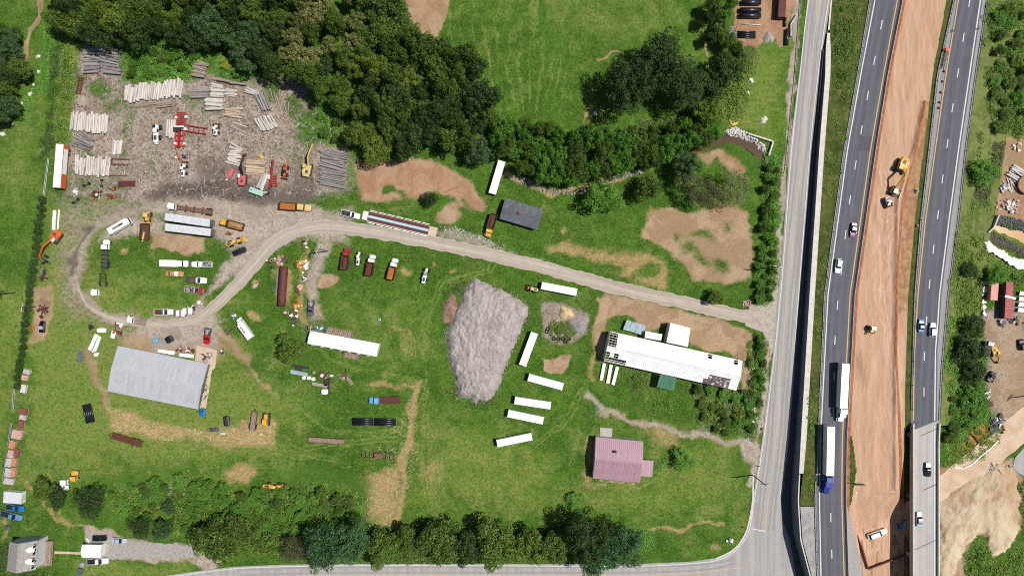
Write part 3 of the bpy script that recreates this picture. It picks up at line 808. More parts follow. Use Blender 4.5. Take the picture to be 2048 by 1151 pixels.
def strip(name, fl, fr, fz, dz, material, y0=-200, y1=1300, step=10, cols=2, parent=None, kind='structure', label=None, relief=0.0, zr=None, skew=0.0):
    """ribbon between two survey lines at the motorway level"""
    ys = np.arange(y0, y1 + .1, step)
    vs = []; uvs = []
    run = 0.0; prev = None
    for y in ys:
        zl = fz(y) + dz
        zrr = (zr(y) + dz) if zr else zl
        for c in range(cols):
            t = c / (cols - 1)
            yy = y + skew * (.5 - t)
            z = (fz(yy) + dz) if skew else zl + (zrr - zl) * t
            p = W(fl(yy) + (fr(yy) - fl(yy)) * t, yy, z)
            if relief and 0 < c < cols - 1:
                p.z += (float(fbm(np.array([p.x * .35]), np.array([p.y * .35]), 4)[0]) - .5) * relief
            vs.append(p)
            if c == 0:
                if prev is not None: run += (p - prev).length
                prev = p
            uvs.append((t, run))
    n = len(ys); fs = []
    for i in range(n - 1):
        for c in range(cols - 1):
            a = i * cols + c
            fs.append((a + cols, a + cols + 1, a + 1, a))
    mb = MB(); mb.add(vs, fs)
    me = mb.mesh(name, material)
    uvl = me.uv_layers.new(name='UVMap')
    for l in me.loops:
        uvl.data[l.index].uv = uvs[l.vertex_index]
    o = link(name, me, parent)
    if parent is None and kind: tag(o, label, kind=kind)
    return o

def off(f, d):
    return lambda y: f(y) + d

def sheet(name, pts, z, material, label=None, jag=0.0, parent=None, uvdir=None):
    """flat ground sheet from a survey outline; jag roughens the edge"""
    out = []
    for i in range(len(pts)):
        a, c = pts[i], pts[(i + 1) % len(pts)]
        n = max(1, int(math.dist(a, c) / 6)) if jag else 1
        for k in range(n):
            t = k / n
            x, y = a[0] + (c[0] - a[0]) * t, a[1] + (c[1] - a[1]) * t
            if jag and k:
                x += rng.uniform(-jag, jag); y += rng.uniform(-jag, jag)
            out.append((x, y))
    vs = [W(x, y, 0) + Vector((0, 0, z)) for x, y in out]
    area2 = sum(vs[i].x * vs[(i + 1) % len(vs)].y - vs[(i + 1) % len(vs)].x * vs[i].y for i in range(len(vs)))
    if area2 < 0: vs.reverse(); out.reverse()
    me = MB().add(vs, [tuple(range(len(vs)))]).mesh(name, material)
    uvl = me.uv_layers.new(name='UVMap')
    for l in me.loops:
        p = out[l.vertex_index]
        uvl.data[l.index].uv = (p[0] / 80.0, p[1] / S)
    o = link(name, me, parent)
    if parent is None: tag(o, label, kind='structure')
    return o

def ribbon(name, pts, width, z, material, label=None, parent=None, jag=0.0, closed=False, wfun=None):
    """road ribbon along a survey polyline (Catmull-Rom smoothed)"""
    P_ = [Vector(p) for p in pts]
    sm = []
    for i in range(len(P_) - 1):
        p0 = P_[max(i - 1, 0)]; p1 = P_[i]; p2 = P_[i + 1]; p3 = P_[min(i + 2, len(P_) - 1)]
        n = max(2, int((p2 - p1).length / 8))
        for k in range(n):
            t = k / n
            sm.append(.5 * ((2 * p1) + (p2 - p0) * t + (2 * p0 - 5 * p1 + 4 * p2 - p3) * t * t + (3 * p1 - p0 - 3 * p2 + p3) * t ** 3))
    sm.append(P_[-1])
    vs = []; uvs = []; run = 0.0
    for i, p in enumerate(sm):
        d = (sm[min(i + 1, len(sm) - 1)] - sm[max(i - 1, 0)]).normalized()
        nrm = Vector((-d.y, d.x))
        w = wfun(i / (len(sm) - 1)) if wfun else width
        if i: run += (p - sm[i - 1]).length / S
        for c, s_ in enumerate((-.5, -.17, .17, .5)):
            q = p + nrm * (w * s_ + (rng.uniform(-jag, jag) if abs(s_) == .5 else 0))
            vs.append(W(q.x, q.y, 0) + Vector((0, 0, z))); uvs.append((c / 3, run))
    fs = []
    for i in range(len(sm) - 1):
        for c in range(3):
            a = i * 4 + c
            fs.append((a, a + 4, a + 5, a + 1))
    me = MB().add(vs, fs).mesh(name, material)
    if me.polygons[0].normal.z < 0:
        me.flip_normals()
    uvl = me.uv_layers.new(name='UVMap')
    for l in me.loops:
        uvl.data[l.index].uv = uvs[l.vertex_index]
    o = link(name, me, parent)
    if parent is None: tag(o, label, kind='structure')
    return o

# ------------------------------------------------------------------ local roads
ribbon('dirt_road', [(1556, 640), (1500, 634), (1440, 622), (1360, 603), (1290, 588), (1200, 566), (1100, 538), (1000, 513), (920, 496), (840, 480), (760, 466), (690, 456), (640, 453), (590, 463), (548, 486), (510, 527), (470, 573), (430, 612), (395, 637), (340, 648), (280, 646), (225, 636), (182, 616), (158, 580), (152, 530)], 26, .05, 'dirt_road',
       'pale rutted dirt track curving through the yard', jag=1.8, wfun=lambda t: 26 - 13 * float(smooth(np.array([(t - .72) / .14]))[0]) - 12.5 * float(smooth(np.array([(t - .87) / .13]))[0]))
sheet('side_road_apron', [(1500, 610), (1530, 606), (1558, 570), (1566, 560), (1552, 690), (1540, 720), (1538, 690), (1526, 664), (1490, 650)], .062, 'track_gravel', 'gravel mouth of the dirt track at the side road', jag=1.5)
FRONT = [(1700, -200), (1662, 0), (1645, 100), (1639, 150), (1624, 300), (1600, 590), (1578, 880), (1563, 1001), (1566, 1040), (1580, 1080), (1592, 1151), (1600, 1300), (1440, 1300), (1400, 1172), (1200, 1176), (600, 1178), (300, 1186), (180, 1200),
         (200, 1176), (330, 1150), (400, 1140), (470, 1132), (560, 1128), (700, 1126), (1260, 1127), (1380, 1122), (1430, 1115), (1464, 1100), (1484, 1078), (1496, 1050), (1505, 1001), (1524, 880), (1542, 740), (1558, 590), (1579, 300), (1598, 150), (1604, 100), (1615, 0), (1655, -200)]
front = sheet('side_road', FRONT, .07, 'asphalt_pale', 'pale grey two lane side road with curve at its end')
ribbon('centre_line', [(1680, -200), (1639, 0), (1620, 150), (1605, 300), (1589, 450), (1574, 590), (1562, 740), (1551, 880), (1536, 1001), (1530, 1068)], 1.6, .078, 'line_faded', parent=front)
ribbon('edge_line', [(1657, -200), (1617, 0), (1600, 150), (1583, 300), (1572, 450), (1561, 590), (1545, 740), (1527, 880), (1508, 1001), (1500, 1052), (1488, 1080), (1466, 1104), (1434, 1119), (1380, 1126), (1260, 1131), (980, 1130), (700, 1130), (560, 1132), (470, 1136), (400, 1144), (330, 1154)], 1.4, .080, 'line_white', parent=front)
ribbon('edge_line', [(1694, -200), (1657, 0), (1636, 150), (1620, 300), (1597, 590), (1575, 880), (1560, 990)], 1.4, .080, 'line_white', parent=front)
ribbon('centre_line', [(1485, 1133), (1430, 1140), (1330, 1148), (1200, 1150), (980, 1149), (700, 1149), (560, 1152)], 1.8, .078, 'line_faded', parent=front)
ribbon('stop_line', [(1502, 1056), (1530, 1061)], 1.8, .082, 'line_white', parent=front)
for o_ in (-17, -9, 8, 16):
    ribbon('worn_track', [(1680 + o_ * 1.0, -200), (1639 + o_, 0), (1620 + o_, 150), (1605 + o_, 300), (1589 + o_, 450), (1574 + o_, 590), (1562 + o_, 740), (1551 + o_, 880), (1536 + o_, 1001), (1530 + o_, 1060)], 3.6, .074, 'asphalt_worn', parent=front, jag=.5)
for o_ in (-8, 3):
    ribbon('worn_track', [(1470, 1122 + o_), (1400, 1136 + o_), (1200, 1141 + o_), (700, 1141 + o_), (480, 1146 + o_)], 3.2, .074, 'asphalt_worn', parent=front, jag=.5)
kb = ribbon('kerb', [(1506, 945), (1505, 1001), (1496, 1050), (1484, 1078), (1464, 1100), (1432, 1116)], 3.2, .16, 'concrete_white', 'pale concrete kerb round the side road bend')
cross = ribbon('access_road', [(1826, 1030), (1850, 1012), (1900, 972), (1960, 922), (2010, 880), (2090, 815)], 58, .06, 'soil_tan', 'sandy beige access road passing under the bridge', jag=1.6)
sheet('paved_lane', [(2060, 880), (2030, 915), (2024, 935), (2060, 960), (2140, 960), (2140, 840)], .075, 'asphalt_pale', 'grey paved lane joining the sandy access road', jag=.6)
sheet('driveway', [(174, 1060), (205, 1066), (262, 1082), (385, 1090), (398, 1108), (385, 1114), (270, 1114), (215, 1118), (168, 1114), (176, 1085)], .055, 'grey_gravel', 'grey gravel driveway beside the carport', jag=1.6)
sheet('workshop_apron', [(393, 690), (434, 700), (430, 736), (424, 740), (410, 832), (398, 828), (408, 770), (416, 728), (390, 722)], .06, 'apron', 'pale concrete apron along the end of the metal shed', jag=.5)

# ------------------------------------------------------------------ motorway
verge = strip('grass_verge', capR, vrgR, ZW, .01, 'rough_grass', cols=7, relief=.8, zr=ZH, y1=1012, label='rough grass verge between retaining wall and motorway')
rub = strip('gravel_verge', capR, vrgR, ZW, .01, 'grey_rubble', cols=5, relief=.4, zr=ZH, y0=1012, label='grey gravel verge above the retaining wall')
hw = strip('motorway', vrgR, lcR, ZH, .03, 'asphalt_dark', cols=3, label='dark asphalt carriageway carrying two lorries')
hw2 = strip('motorway', rcL, rcR, ZH, .03, 'asphalt_dark', y1=850, cols=3, skew=22, label='dark asphalt carriageway leading on to the concrete bridge')
strip('edge_line', off(lW, -1.1), off(lW, 1.1), ZH, .045, 'line_white', parent=hw)
strip('edge_line', off(lY, -1.0), off(lY, 1.0), ZH, .045, 'line_yellow', parent=hw)
strip('edge_line', off(rY, -1.0), off(rY, 1.0), ZH, .045, 'line_yellow', y1=848, parent=hw2)
strip('edge_line', off(rW, -1.2), off(rW, 1.2), ZH, .045, 'line_white', y1=848, parent=hw2)
strip('paved_shoulder', off(lcR, -3.5), lcR, ZH, .04, 'shoulder_grey', parent=hw)
strip('paved_shoulder', vrgR, off(vrgR, 4.2), ZH, .04, 'shoulder_grey', parent=hw)
strip('paved_shoulder', off(rW, 4), rcR, ZH, .04, 'shoulder_grey', y1=850, parent=hw2)
strip('paved_shoulder', rcL, off(rY, -3), ZH, .04, 'shoulder_grey', y1=850, parent=hw2)
for k, y in enumerate([-20, 50, 121, 191, 260, 330, 399, 469, 540, 610, 680, 752, 823, 893, 964, 1034, 1107]):
    strip('lane_dash', off(lD, -.95), off(lD, .95), ZH, .045, 'line_white', y0=y - 9, y1=y + 9, step=9, parent=hw)
for k, y in enumerate([5, 75, 146, 216, 287, 358, 429, 498, 568, 641, 712, 783]):
    strip('lane_dash', off(rD, -.95), off(rD, .95), ZH, .045, 'line_white', y0=y - 9, y1=y + 9, step=9, parent=hw2)
strip('asphalt_patch', off(lD, 1.5), off(lY, -1.4), ZH, .042, 'asphalt_patch', y0=272, y1=302, step=10, parent=hw)
ys = np.arange(-200, 1301, 4); ncol = 64
def IPv(f, y):
    return np.array([f(v) for v in y])
_l, _r, _z = IPv(lcR, ys)[:, None], IPv(rcL, ys)[:, None], IPv(ZH, ys)[:, None]
T_ = np.linspace(0, 1, ncol)[None, :]
XM = _l + (_r - _l) * T_; YM = np.repeat(ys[:, None], ncol, 1)
fall = smooth((YM - 975 + (XM - 1750) * .3) / 75)
edge = smooth((YM - 840) / 40) * smooth((XM - (1806 - np.clip(YM - 900, 0, None) * .12)) / 8)
lf = np.where(YM > 985, fall * smooth((XM - _l - 2) / 26), fall * T_)
ZM = (_z - .15) * (1 - np.maximum(lf, edge)) + .04
k_ = (1 - ZM / D) / S
PX, PY = (XM - CX) * k_, (CY - YM) * k_
taper_ = np.clip(T_ * 8, 0, 1) * np.clip((1 - T_) * 8, 0, 1)
ZM = ZM + ((fbm(PX * .5, PY * .12, 8) - .5) * .6 + (fbm(PX * 1.6, PY * .5, 14) - .5) * .15) * taper_
RIDGE = np.interp(ys, [-200, 220, 290, 400, 520, 700, 1300], [1920, 1846, 1830, 1795, 1792, 1790, 1790])[:, None]
ZM = ZM + np.where((YM > 200) & (YM < 980), .8 * np.exp(-((XM - RIDGE) / 4.5) ** 2), 0)
ZM = ZM + np.where((YM > 660) & (YM < 800), 1.2 * np.exp(-((XM - 1735 - (YM - 740) * .1) / 14) ** 2 - ((YM - 735) / 30) ** 2), 0)
vs = [tuple(v) for v in np.stack([PX, PY, ZM], -1).reshape(-1, 3)]
fs = []
for i in range(len(ys) - 1):
    for c in range(ncol - 1):
        a = i * ncol + c
        fs.append((a + ncol, a + ncol + 1, a + 1, a))
m, nt, b = new_mat('median_mix')
pos = world_pos(nt)
at = nt.nodes.new('ShaderNodeAttribute'); at.attribute_name = 'zone'
sp = nt.nodes.new('ShaderNodeSeparateColor'); nt.links.new(at.outputs['Color'], sp.inputs[0])
mp = nt.nodes.new('ShaderNodeMapping'); mp.inputs['Rotation'].default_value = (0, 0, math.radians(-11)); mp.inputs['Scale'].default_value = (1, .14, 1)
nt.links.new(pos, mp.inputs['Vector'])
n1 = noise(nt, mp.outputs[0], .5, 5, .65, .3); n2 = noise(nt, pos, .5, 6, .7, .3); n3 = noise(nt, pos, 2.4, 4, .7); n4 = noise(nt, mp.outputs[0], 1.6, 4, .7)
base = mixc(nt, ramp(nt, n1, .34, .66), P(216, 180, 152), P(204, 162, 132))
base = mixc(nt, math_n(nt, 'MULTIPLY', ramp(nt, n4, .55, .75), .7), base, P(222, 184, 154))
base = mixc(nt, math_n(nt, 'MULTIPLY', ramp(nt, n3, .5, .72), .35), base, P(172, 122, 92))
tan = mixc(nt, ramp(nt, n2, .36, .62), P(196, 158, 122), P(168, 126, 94))
base = mixc(nt, ramp(nt, math_n(nt, 'ADD', sp.outputs[0], math_n(nt, 'MULTIPLY', math_n(nt, 'SUBTRACT', n2, .5), .5)), .4, .6), base, tan)
grs = mixc(nt, ramp(nt, n2, .36, .62), P(62, 84, 36), P(100, 104, 56))
base = mixc(nt, ramp(nt, math_n(nt, 'ADD', sp.outputs[1], math_n(nt, 'MULTIPLY', math_n(nt, 'SUBTRACT', n2, .5), .5)), .42, .6), base, grs)
pale = mixc(nt, ramp(nt, n4, .4, .6), P(228, 196, 170), P(206, 158, 126))
base = mixc(nt, math_n(nt, 'MULTIPLY', ramp(nt, math_n(nt, 'ADD', sp.outputs[2], math_n(nt, 'MULTIPLY', math_n(nt, 'SUBTRACT', n4, .5), .9)), .38, .62), .8), base, pale)
dk = mixc(nt, ramp(nt, n2, .4, .6), P(156, 98, 72), P(186, 128, 96))
base = mixc(nt, ramp(nt, math_n(nt, 'ADD', at.outputs['Alpha'], math_n(nt, 'MULTIPLY', math_n(nt, 'SUBTRACT', n2, .5), .8)), .42, .62), base, dk)
ga = nt.nodes.new('ShaderNodeAttribute'); ga.attribute_name = 'rubble'
base = mixc(nt, ramp(nt, ga.outputs['Fac'], .3, .7), base, mixc(nt, ramp(nt, n3, .4, .6), P(184, 182, 178), P(154, 152, 150)))
nt.links.new(base, b.inputs['Base Color']); b.inputs['Roughness'].default_value = .95; b.inputs['Specular IOR Level'].default_value = .1
bp = nt.nodes.new('ShaderNodeBump'); bp.inputs['Strength'].default_value = .4; bp.inputs['Distance'].default_value = .3
nt.links.new(math_n(nt, 'ADD', n4, math_n(nt, 'MULTIPLY', n3, .5)), bp.inputs['Height']); nt.links.new(bp.outputs['Normal'], b.inputs['Normal'])
zone = []
RID2 = IP([(-200, 1920), (220, 1846), (290, 1832), (400, 1805), (520, 1794), (700, 1790), (880, 1800), (1300, 1810)])
tracks = [[(1790, 385), (1768, 370), (1755, 390), (1752, 420), (1770, 440), (1785, 430)], [(1785, 450), (1765, 480), (1757, 490)], [(1760, 475), (1775, 500), (1772, 560)], [(1765, 470), (1760, 540), (1752, 590), (1762, 640), (1782, 690), (1790, 760), (1785, 850)],
          [(1778, 480), (1768, 560), (1765, 600), (1775, 660), (1798, 720), (1800, 800), (1792, 900), (1790, 990)], [(1758, 330), (1770, 360)], [(1740, 560), (1770, 580)]]
xa = XM.ravel(); ya = YM.ravel()
td = np.full(xa.shape, 1e9)
for t_ in tracks: td = np.minimum(td, np.abs(seg_dist(xa, ya, t_, False) - 4.5))
LD = seg_dist(xa, ya, [(1725, 1092), (1790, 1055), (1850, 1012)], False)
grey = []
for i in range(len(xa)):
    x, y = xa[i], ya[i]
    grey.append(1.0 if y > 1012 and x < lcR(y) + 4 + (y - 1012) * .2 else 0.0)
    md = mdR(y)
    ridge = RID2(y)
    tanv = min(1.0, max(0.0, (700 - y) / 160)) if (200 < y < 700 and x > ridge) else 0.0
    grn = 1.0 if x > md else 0.0
    if y > 860 and x < lcR(y) + 22 - abs(y - 940) * .15 and 870 < y < 1010: grn = .75
    trk = max(0.0, 1.25 - td[i] / 2.4) if y < 1000 else 0
    dk_ = max(math.exp(-((x - ridge) / 4) ** 2) if 200 < y < 1000 else 0, math.exp(-((x - lcR(y) - 5) / 3.5) ** 2))
    if 690 < y < 800: dk_ = max(dk_, .42 * math.exp(-((x - 1735) / 12) ** 2 - ((y - 735) / 30) ** 2))
    if y > 1000: trk = .45 + .6 * max(0.0, 1 - LD[i] / 30)
    zone.append((tanv, grn, trk, dk_))
mb = MB().add(vs, fs)
me = mb.mesh('median_earthwork', m)
at = me.attributes.new('zone', 'FLOAT_COLOR', 'POINT')
at.data.foreach_set('color', np.array(zone, np.float32).ravel())
ga_ = me.attributes.new('rubble', 'FLOAT', 'POINT'); ga_.data.foreach_set('value', np.array(grey, np.float32))
tag(link('median_earthwork', me), 'orange graded earth of the motorway median under construction', kind='structure')
bankT = IP([(-200, 2120), (0, 2062), (150, 2035), (300, 2010), (590, 1965), (740, 1940), (850, 1905), (1300, 1900)])
bk = strip('grass_bank', rcR, bankT, ZH, 0.0, 'bank_grass', cols=9, relief=.9, zr=lambda y: -.05, y1=850, label='olive grass bank falling away from the motorway')
def bridge():
    t = thing('road_bridge', 'pale concrete motorway bridge with solid parapets over the access road', 'bridge', (0, 0, 0))
    deck = strip('deck', rcL, rcR, ZH, .02, 'bridge_concrete', y0=846, y1=1300, cols=3, parent=t, skew=22)
    ys_ = list(range(846, 1301, 20))
    mb = MB()
    for y in ys_[:-1]:
        z = ZH(y)
        a, b_ = W(rcL(y), y, z), W(rcR(y), y, z); c, d = W(rcL(y + 20), y + 20, ZH(y + 20)), W(rcR(y + 20), y + 20, ZH(y + 20))
        q = [c, d, b_, a]
        mb.hexa([p - Vector((0, 0, 1.0)) for p in q] + [p - Vector((0, 0, .01)) for p in q])
    mb.build('slab', 'concrete', t)
    for f, d0 in ((rcL, .3), (rcR, -.3)):
        mb = MB()
        for y in ys_[:-1]:
            a = W(f(y), y, ZH(y)) + Vector((d0, 0, .45)); c = W(f(y + 20), y + 20, ZH(y + 20)) + Vector((d0, 0, .45))
            mb.bar(a, c, .42, .9)
        mb.build('parapet', 'concrete_white', t)
    for y in (867, 978, 1089):
        a, b_ = W(rcL(y) + 3, y + 11, ZH(y)), W(rcR(y) - 3, y - 11, ZH(y))
        MB().bar(a + Vector((0, 0, .03)), b_ + Vector((0, 0, .03)), .18, .03).build('expansion_joint', 'sign_black', t)
    for y in (1000, 1120):
        for f in (.25, .75):
            x = rcL(y) + (rcR(y) - rcL(y)) * f
            p = W(x, y, ZH(y))
            MB().tube((p.x, p.y, -.2), (p.x, p.y, ZH(y) - 1.0), .6, n=12).build('pier', 'concrete', t)
    pl = []
    for x, dy in ((1822, 26), (1878, 0), (1878, 6), (1822, 32)):
        pl.append(W(x, 842 + dy, ZH(850)))
    MB().prism([(p.x, p.y) for p in pl], -.2, ZH(850) - .9).build('abutment', 'concrete', t)
    for f in (rY, rW):
        strip('edge_line', off(f, -.8), off(f, .8), ZH, .035, 'line_white' if f is rW else 'line_yellow', y0=850, y1=1300, parent=t)
bridge()
def wall():
    t = thing('retaining_wall', 'tall concrete retaining wall with white coping beside the side road', 'retaining wall', (0, 0, 0))
    ys_ = np.arange(66, 1301, 28.0)
    for i in range(len(ys_) - 1):
        a = W(capL(ys_[i]), ys_[i], ZW(ys_[i])); c = W(capL(ys_[i + 1]) , ys_[i + 1], ZW(ys_[i + 1]))
        d = (c - a); d.z = 0; d.normalize(); nrm = Vector((-d.y, d.x, 0)) * .35
        if nrm.x < 0: nrm = -nrm
        g0 = d * .03
        q = [Vector((a.x, a.y, -.3)) + g0, Vector((c.x, c.y, -.3)) - g0]
        top = [a - Vector((0, 0, .03)) + g0, c - Vector((0, 0, .03)) - g0]
        MB().hexa([q[0], q[1], q[1] + nrm, q[0] + nrm, top[0], top[1], top[1] + nrm, top[0] + nrm]).build('wall_panel', 'wall_face', t)
    strip('coping', off(capL, .5), off(capR, -.5), ZW, .06, 'concrete_white', y0=-60, y1=66, cols=2, parent=t)
    strip('coping', off(capL, -.4), off(capR, .8), ZW, .06, 'concrete_white', y0=66, y1=948, cols=2, parent=t)
    strip('coping', off(capL, -.4), off(capL, 1.8), ZW, .06, 'concrete_white', y0=948, y1=1300, cols=2, parent=t)
wall()

strip('wall_shade_strip', IP([(60, 1657), (100, 1646), (150, 1640), (300, 1625), (590, 1601), (880, 1579), (1001, 1564), (1040, 1567), (1080, 1581), (1151, 1593), (1300, 1601)]), lambda y: CX + (capL(y) - CX) * (1 - ZW(y) / D), lambda y: .0, .02, 'asphalt_dark', y0=70, label='dark strip painted as shade at the foot of the retaining wall')  # dark ribbon painting the wall's shade on to the ground
POST = MB().box(-.08, .08, -.08, .08, -.5, .72).mesh('post', 'pole_wood')
def guard_rail(label, fx, fz, y0, y1, material='rail_steel', post_every=4.0, dx=0.0):
    a0 = W(fx(y0), y0, fz(y0))
    t = thing('guard_rail', label, 'guard rail', a0)
    pts = [W(fx(y) + dx, y, fz(y)) - a0 for y in np.arange(y0, y1 + .1, 20)]
    mb = MB()
    for p, q in zip(pts[:-1], pts[1:]):
        mb.bar(p + Vector((0, 0, .62)), q + Vector((0, 0, .62)), .1, .32)
    mb.build('rail', material, t)
    run = 0.0; nxt = 0.0
    for p, q in zip(pts[:-1], pts[1:]):
        L = (q - p).length
        while nxt < run + L:
            link('post', POST, t, p + (q - p) * ((nxt - run) / L) + Vector((.12, 0, 0)))
            nxt += post_every
        run += L
    return t
guard_rail('steel guard rail on timber posts along the outer edge of the lorry carriageway', vrgR, ZH, -40, 1180, dx=.8)
guard_rail('steel guard rail between the median grass and the bridge approach carriageway', rcL, ZH, -40, 838, dx=.5)
guard_rail('steel guard rail at the top of the olive grass bank', rcR, ZH, -40, 840, dx=-.8)
guard_rail('steel guard rail on the field side of the side road', IP([(-60, 1612), (0, 1601), (150, 1590), (300, 1575), (345, 1570)]), lambda y: .0, -40, 345)
guard_rail('dark guard rail between side road and retaining wall', IP([(100, 1645), (150, 1641), (300, 1626), (590, 1602), (880, 1580), (985, 1565)]), lambda y: .07, 100, 985, material='dark_grey')
def barrier():
    t = thing('concrete_barrier', 'long low concrete barrier between lorry carriageway and orange earth', 'barrier', W(lcR(0), 0, ZH(0)))
    ys_ = np.arange(-60, 1181, 24.0)
    for i in range(len(ys_) - 1):
        a = W(lcR(ys_[i]) - .6, ys_[i], ZH(ys_[i])) - t.location; c = W(lcR(ys_[i + 1]) - .6, ys_[i + 1], ZH(ys_[i + 1])) - t.location
        d = (c - a).normalized(); s_ = Vector((-d.y, d.x, 0)).normalized()
        a = a + d * .04; c = c - d * .04
        mb = MB()
        rings = []
        for p in (a, c):
            rings.append([p - s_ * .3, p + s_ * .3, p + s_ * .12 + Vector((0, 0, .35)), p + s_ * .08 + Vector((0, 0, .82)), p - s_ * .08 + Vector((0, 0, .82)), p - s_ * .12 + Vector((0, 0, .35))])
        mb.loft(rings).build('segment', 'concrete', t)
barrier()
# ------------------------------------------------------------------ foliage
LEAF_GAIN = 1.48
def leaf_mat(name, cols, gloss=.35, patch=.16):
    """leaf clumps: tint differs from tree to tree and from clump to clump"""
    cols = [tuple(min(v * LEAF_GAIN, .5) for v in c[:3]) + (1,) for c in cols]
    m, nt, b = new_mat(name)
    info = nt.nodes.new('ShaderNodeObjectInfo')
    pos = world_pos(nt)
    at = nt.nodes.new('ShaderNodeAttribute'); at.attribute_name = 'tint'
    n = noise(nt, pos, .22, 4, .65)
    f = math_n(nt, 'ADD', math_n(nt, 'MULTIPLY', math_n(nt, 'SUBTRACT', info.outputs['Random'], .5), .55), math_n(nt, 'ADD', math_n(nt, 'MULTIPLY', math_n(nt, 'SUBTRACT', n, .5), 1.5), .5))
    c = mixc(nt, ramp(nt, f, .1, .9), cols[0], cols[1])
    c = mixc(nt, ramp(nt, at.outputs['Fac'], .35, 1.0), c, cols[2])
    nt.links.new(c, b.inputs['Base Color'])
    b.inputs['Roughness'].default_value = .6
    b.inputs['Specular IOR Level'].default_value = gloss
    tr = nt.nodes.new('ShaderNodeBsdfTranslucent'); nt.links.new(c, tr.inputs['Color'])
    mx = nt.nodes.new('ShaderNodeMixShader'); mx.inputs[0].default_value = .25
    out = nt.nodes['Material Output']
    nt.links.new(b.outputs[0], mx.inputs[1]); nt.links.new(tr.outputs[0], mx.inputs[2]); nt.links.new(mx.outputs[0], out.inputs['Surface'])
    return m
leaf_mat('leaf_green', (P(62, 86, 30), P(86, 112, 40), P(124, 148, 58)))
leaf_mat('leaf_dark', (P(44, 66, 29), P(60, 84, 36), P(94, 116, 52)))
leaf_mat('leaf_olive', (P(84, 106, 36), P(104, 124, 44), P(142, 154, 64)))
leaf_mat('leaf_lush', (P(76, 122, 40), P(96, 142, 50), P(134, 172, 72)))
leaf_mat('leaf_blue', (P(58, 84, 48), P(76, 102, 58), P(108, 132, 80)))
leaf_mat('leaf_flower', (P(92, 106, 48), P(132, 132, 74), P(196, 182, 122)))
leaf_mat('leaf_thin', (P(104, 112, 72), P(122, 124, 84), P(150, 148, 110)))
leaf_mat('leaf_brown', (P(82, 82, 54), P(98, 94, 64), P(120, 112, 80)))
leaf_mat('leaf_yellow', (P(122, 140, 44), P(148, 158, 56), P(186, 186, 82)))
leaf_mat('leaf_teal', (P(52, 84, 50), P(72, 108, 64), P(112, 146, 90)))
leaf_mat('brush_mix', (P(74, 112, 36), P(104, 132, 48), P(150, 160, 72)))

def leaf_quads(c, nrm, size, rg, jitter=.55, aspect=.7):
    """centres (n,3), normals (n,3) -> verts, quads, tint"""
    n = len(c)
    nn = nrm + rg.normal(0, jitter, (n, 3)) * .8 + np.array([.12, .02, .28])
    nn /= np.linalg.norm(nn, axis=1, keepdims=True) + 1e-9
    r = rg.normal(0, 1, (n, 3))
    u = np.cross(nn, r); u /= np.linalg.norm(u, axis=1, keepdims=True) + 1e-9
    v = np.cross(nn, u)
    s = (size * rg.uniform(.6, 1.35, (n, 1))) / 2
    u, v = u * s, v * s * aspect
    vs = np.stack([c - u * 1.1, c - v, c + u * 1.1, c + v], 1).reshape(-1, 3)
    q = np.arange(n * 4).reshape(n, 4)
    t = np.repeat(np.clip(rg.normal(.3, .28, n), 0, 1), 4)
    return vs, q, t

def crown_mesh(name, seed, material, leaves=4200, lobes=34, lobe_r=.26, flat=.62, size=.085, spread=1.0, low=-.25, core=True):
    """crown of unit radius, base at z=0, about 1.25*flat high"""
    rg = np.random.default_rng(seed)
    cs = []
    k = 0
    while len(cs) < lobes and k < 4000:
        k += 1
        d = rg.normal(0, 1, 3); d /= np.linalg.norm(d)
        if d[2] < low: continue
        rr = rg.uniform(.55, .86) * spread
        ang = math.atan2(d[1], d[0])
        rr *= 1 + .16 * math.sin(ang * 3 + seed) + .1 * math.sin(ang * 5 + seed * 2.1)
        c = d * rr; c[2] = c[2] * flat
        r = lobe_r * rg.uniform(.65, 1.3)
        if all(np.linalg.norm(c - o[0]) > .55 * (r + o[1]) * .8 for o in cs): cs.append((c, r))
    A = []; N = []
    per = max(20, leaves // max(1, len(cs)))
    for c, r in cs:
        n = int(per * (r / lobe_r) ** 1.6)
        d = rg.normal(0, 1, (n, 3)); d /= np.linalg.norm(d, axis=1, keepdims=True)
        d[:, 2] = np.where(d[:, 2] < -.3, -d[:, 2], d[:, 2])
        rad = r * rg.uniform(.72, 1.08, (n, 1)) * np.array([1, 1, .85])
        A.append(c + d * rad); N.append(d)
    c, nr = np.vstack(A), np.vstack(N)
    vs, q, t = leaf_quads(c, nr, size, rg)
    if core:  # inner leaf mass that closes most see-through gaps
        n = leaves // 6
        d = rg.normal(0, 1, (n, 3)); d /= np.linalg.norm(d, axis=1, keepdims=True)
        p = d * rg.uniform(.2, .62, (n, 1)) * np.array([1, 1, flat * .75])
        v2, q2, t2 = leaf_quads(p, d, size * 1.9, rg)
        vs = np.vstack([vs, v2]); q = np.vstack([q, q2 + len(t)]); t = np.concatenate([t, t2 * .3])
    vs[:, 2] += flat * .55
    tint = np.stack([t, t, t, np.ones_like(t)], -1)
    me = mesh_np(name, vs, q, material, {'tint': tint})
    return me

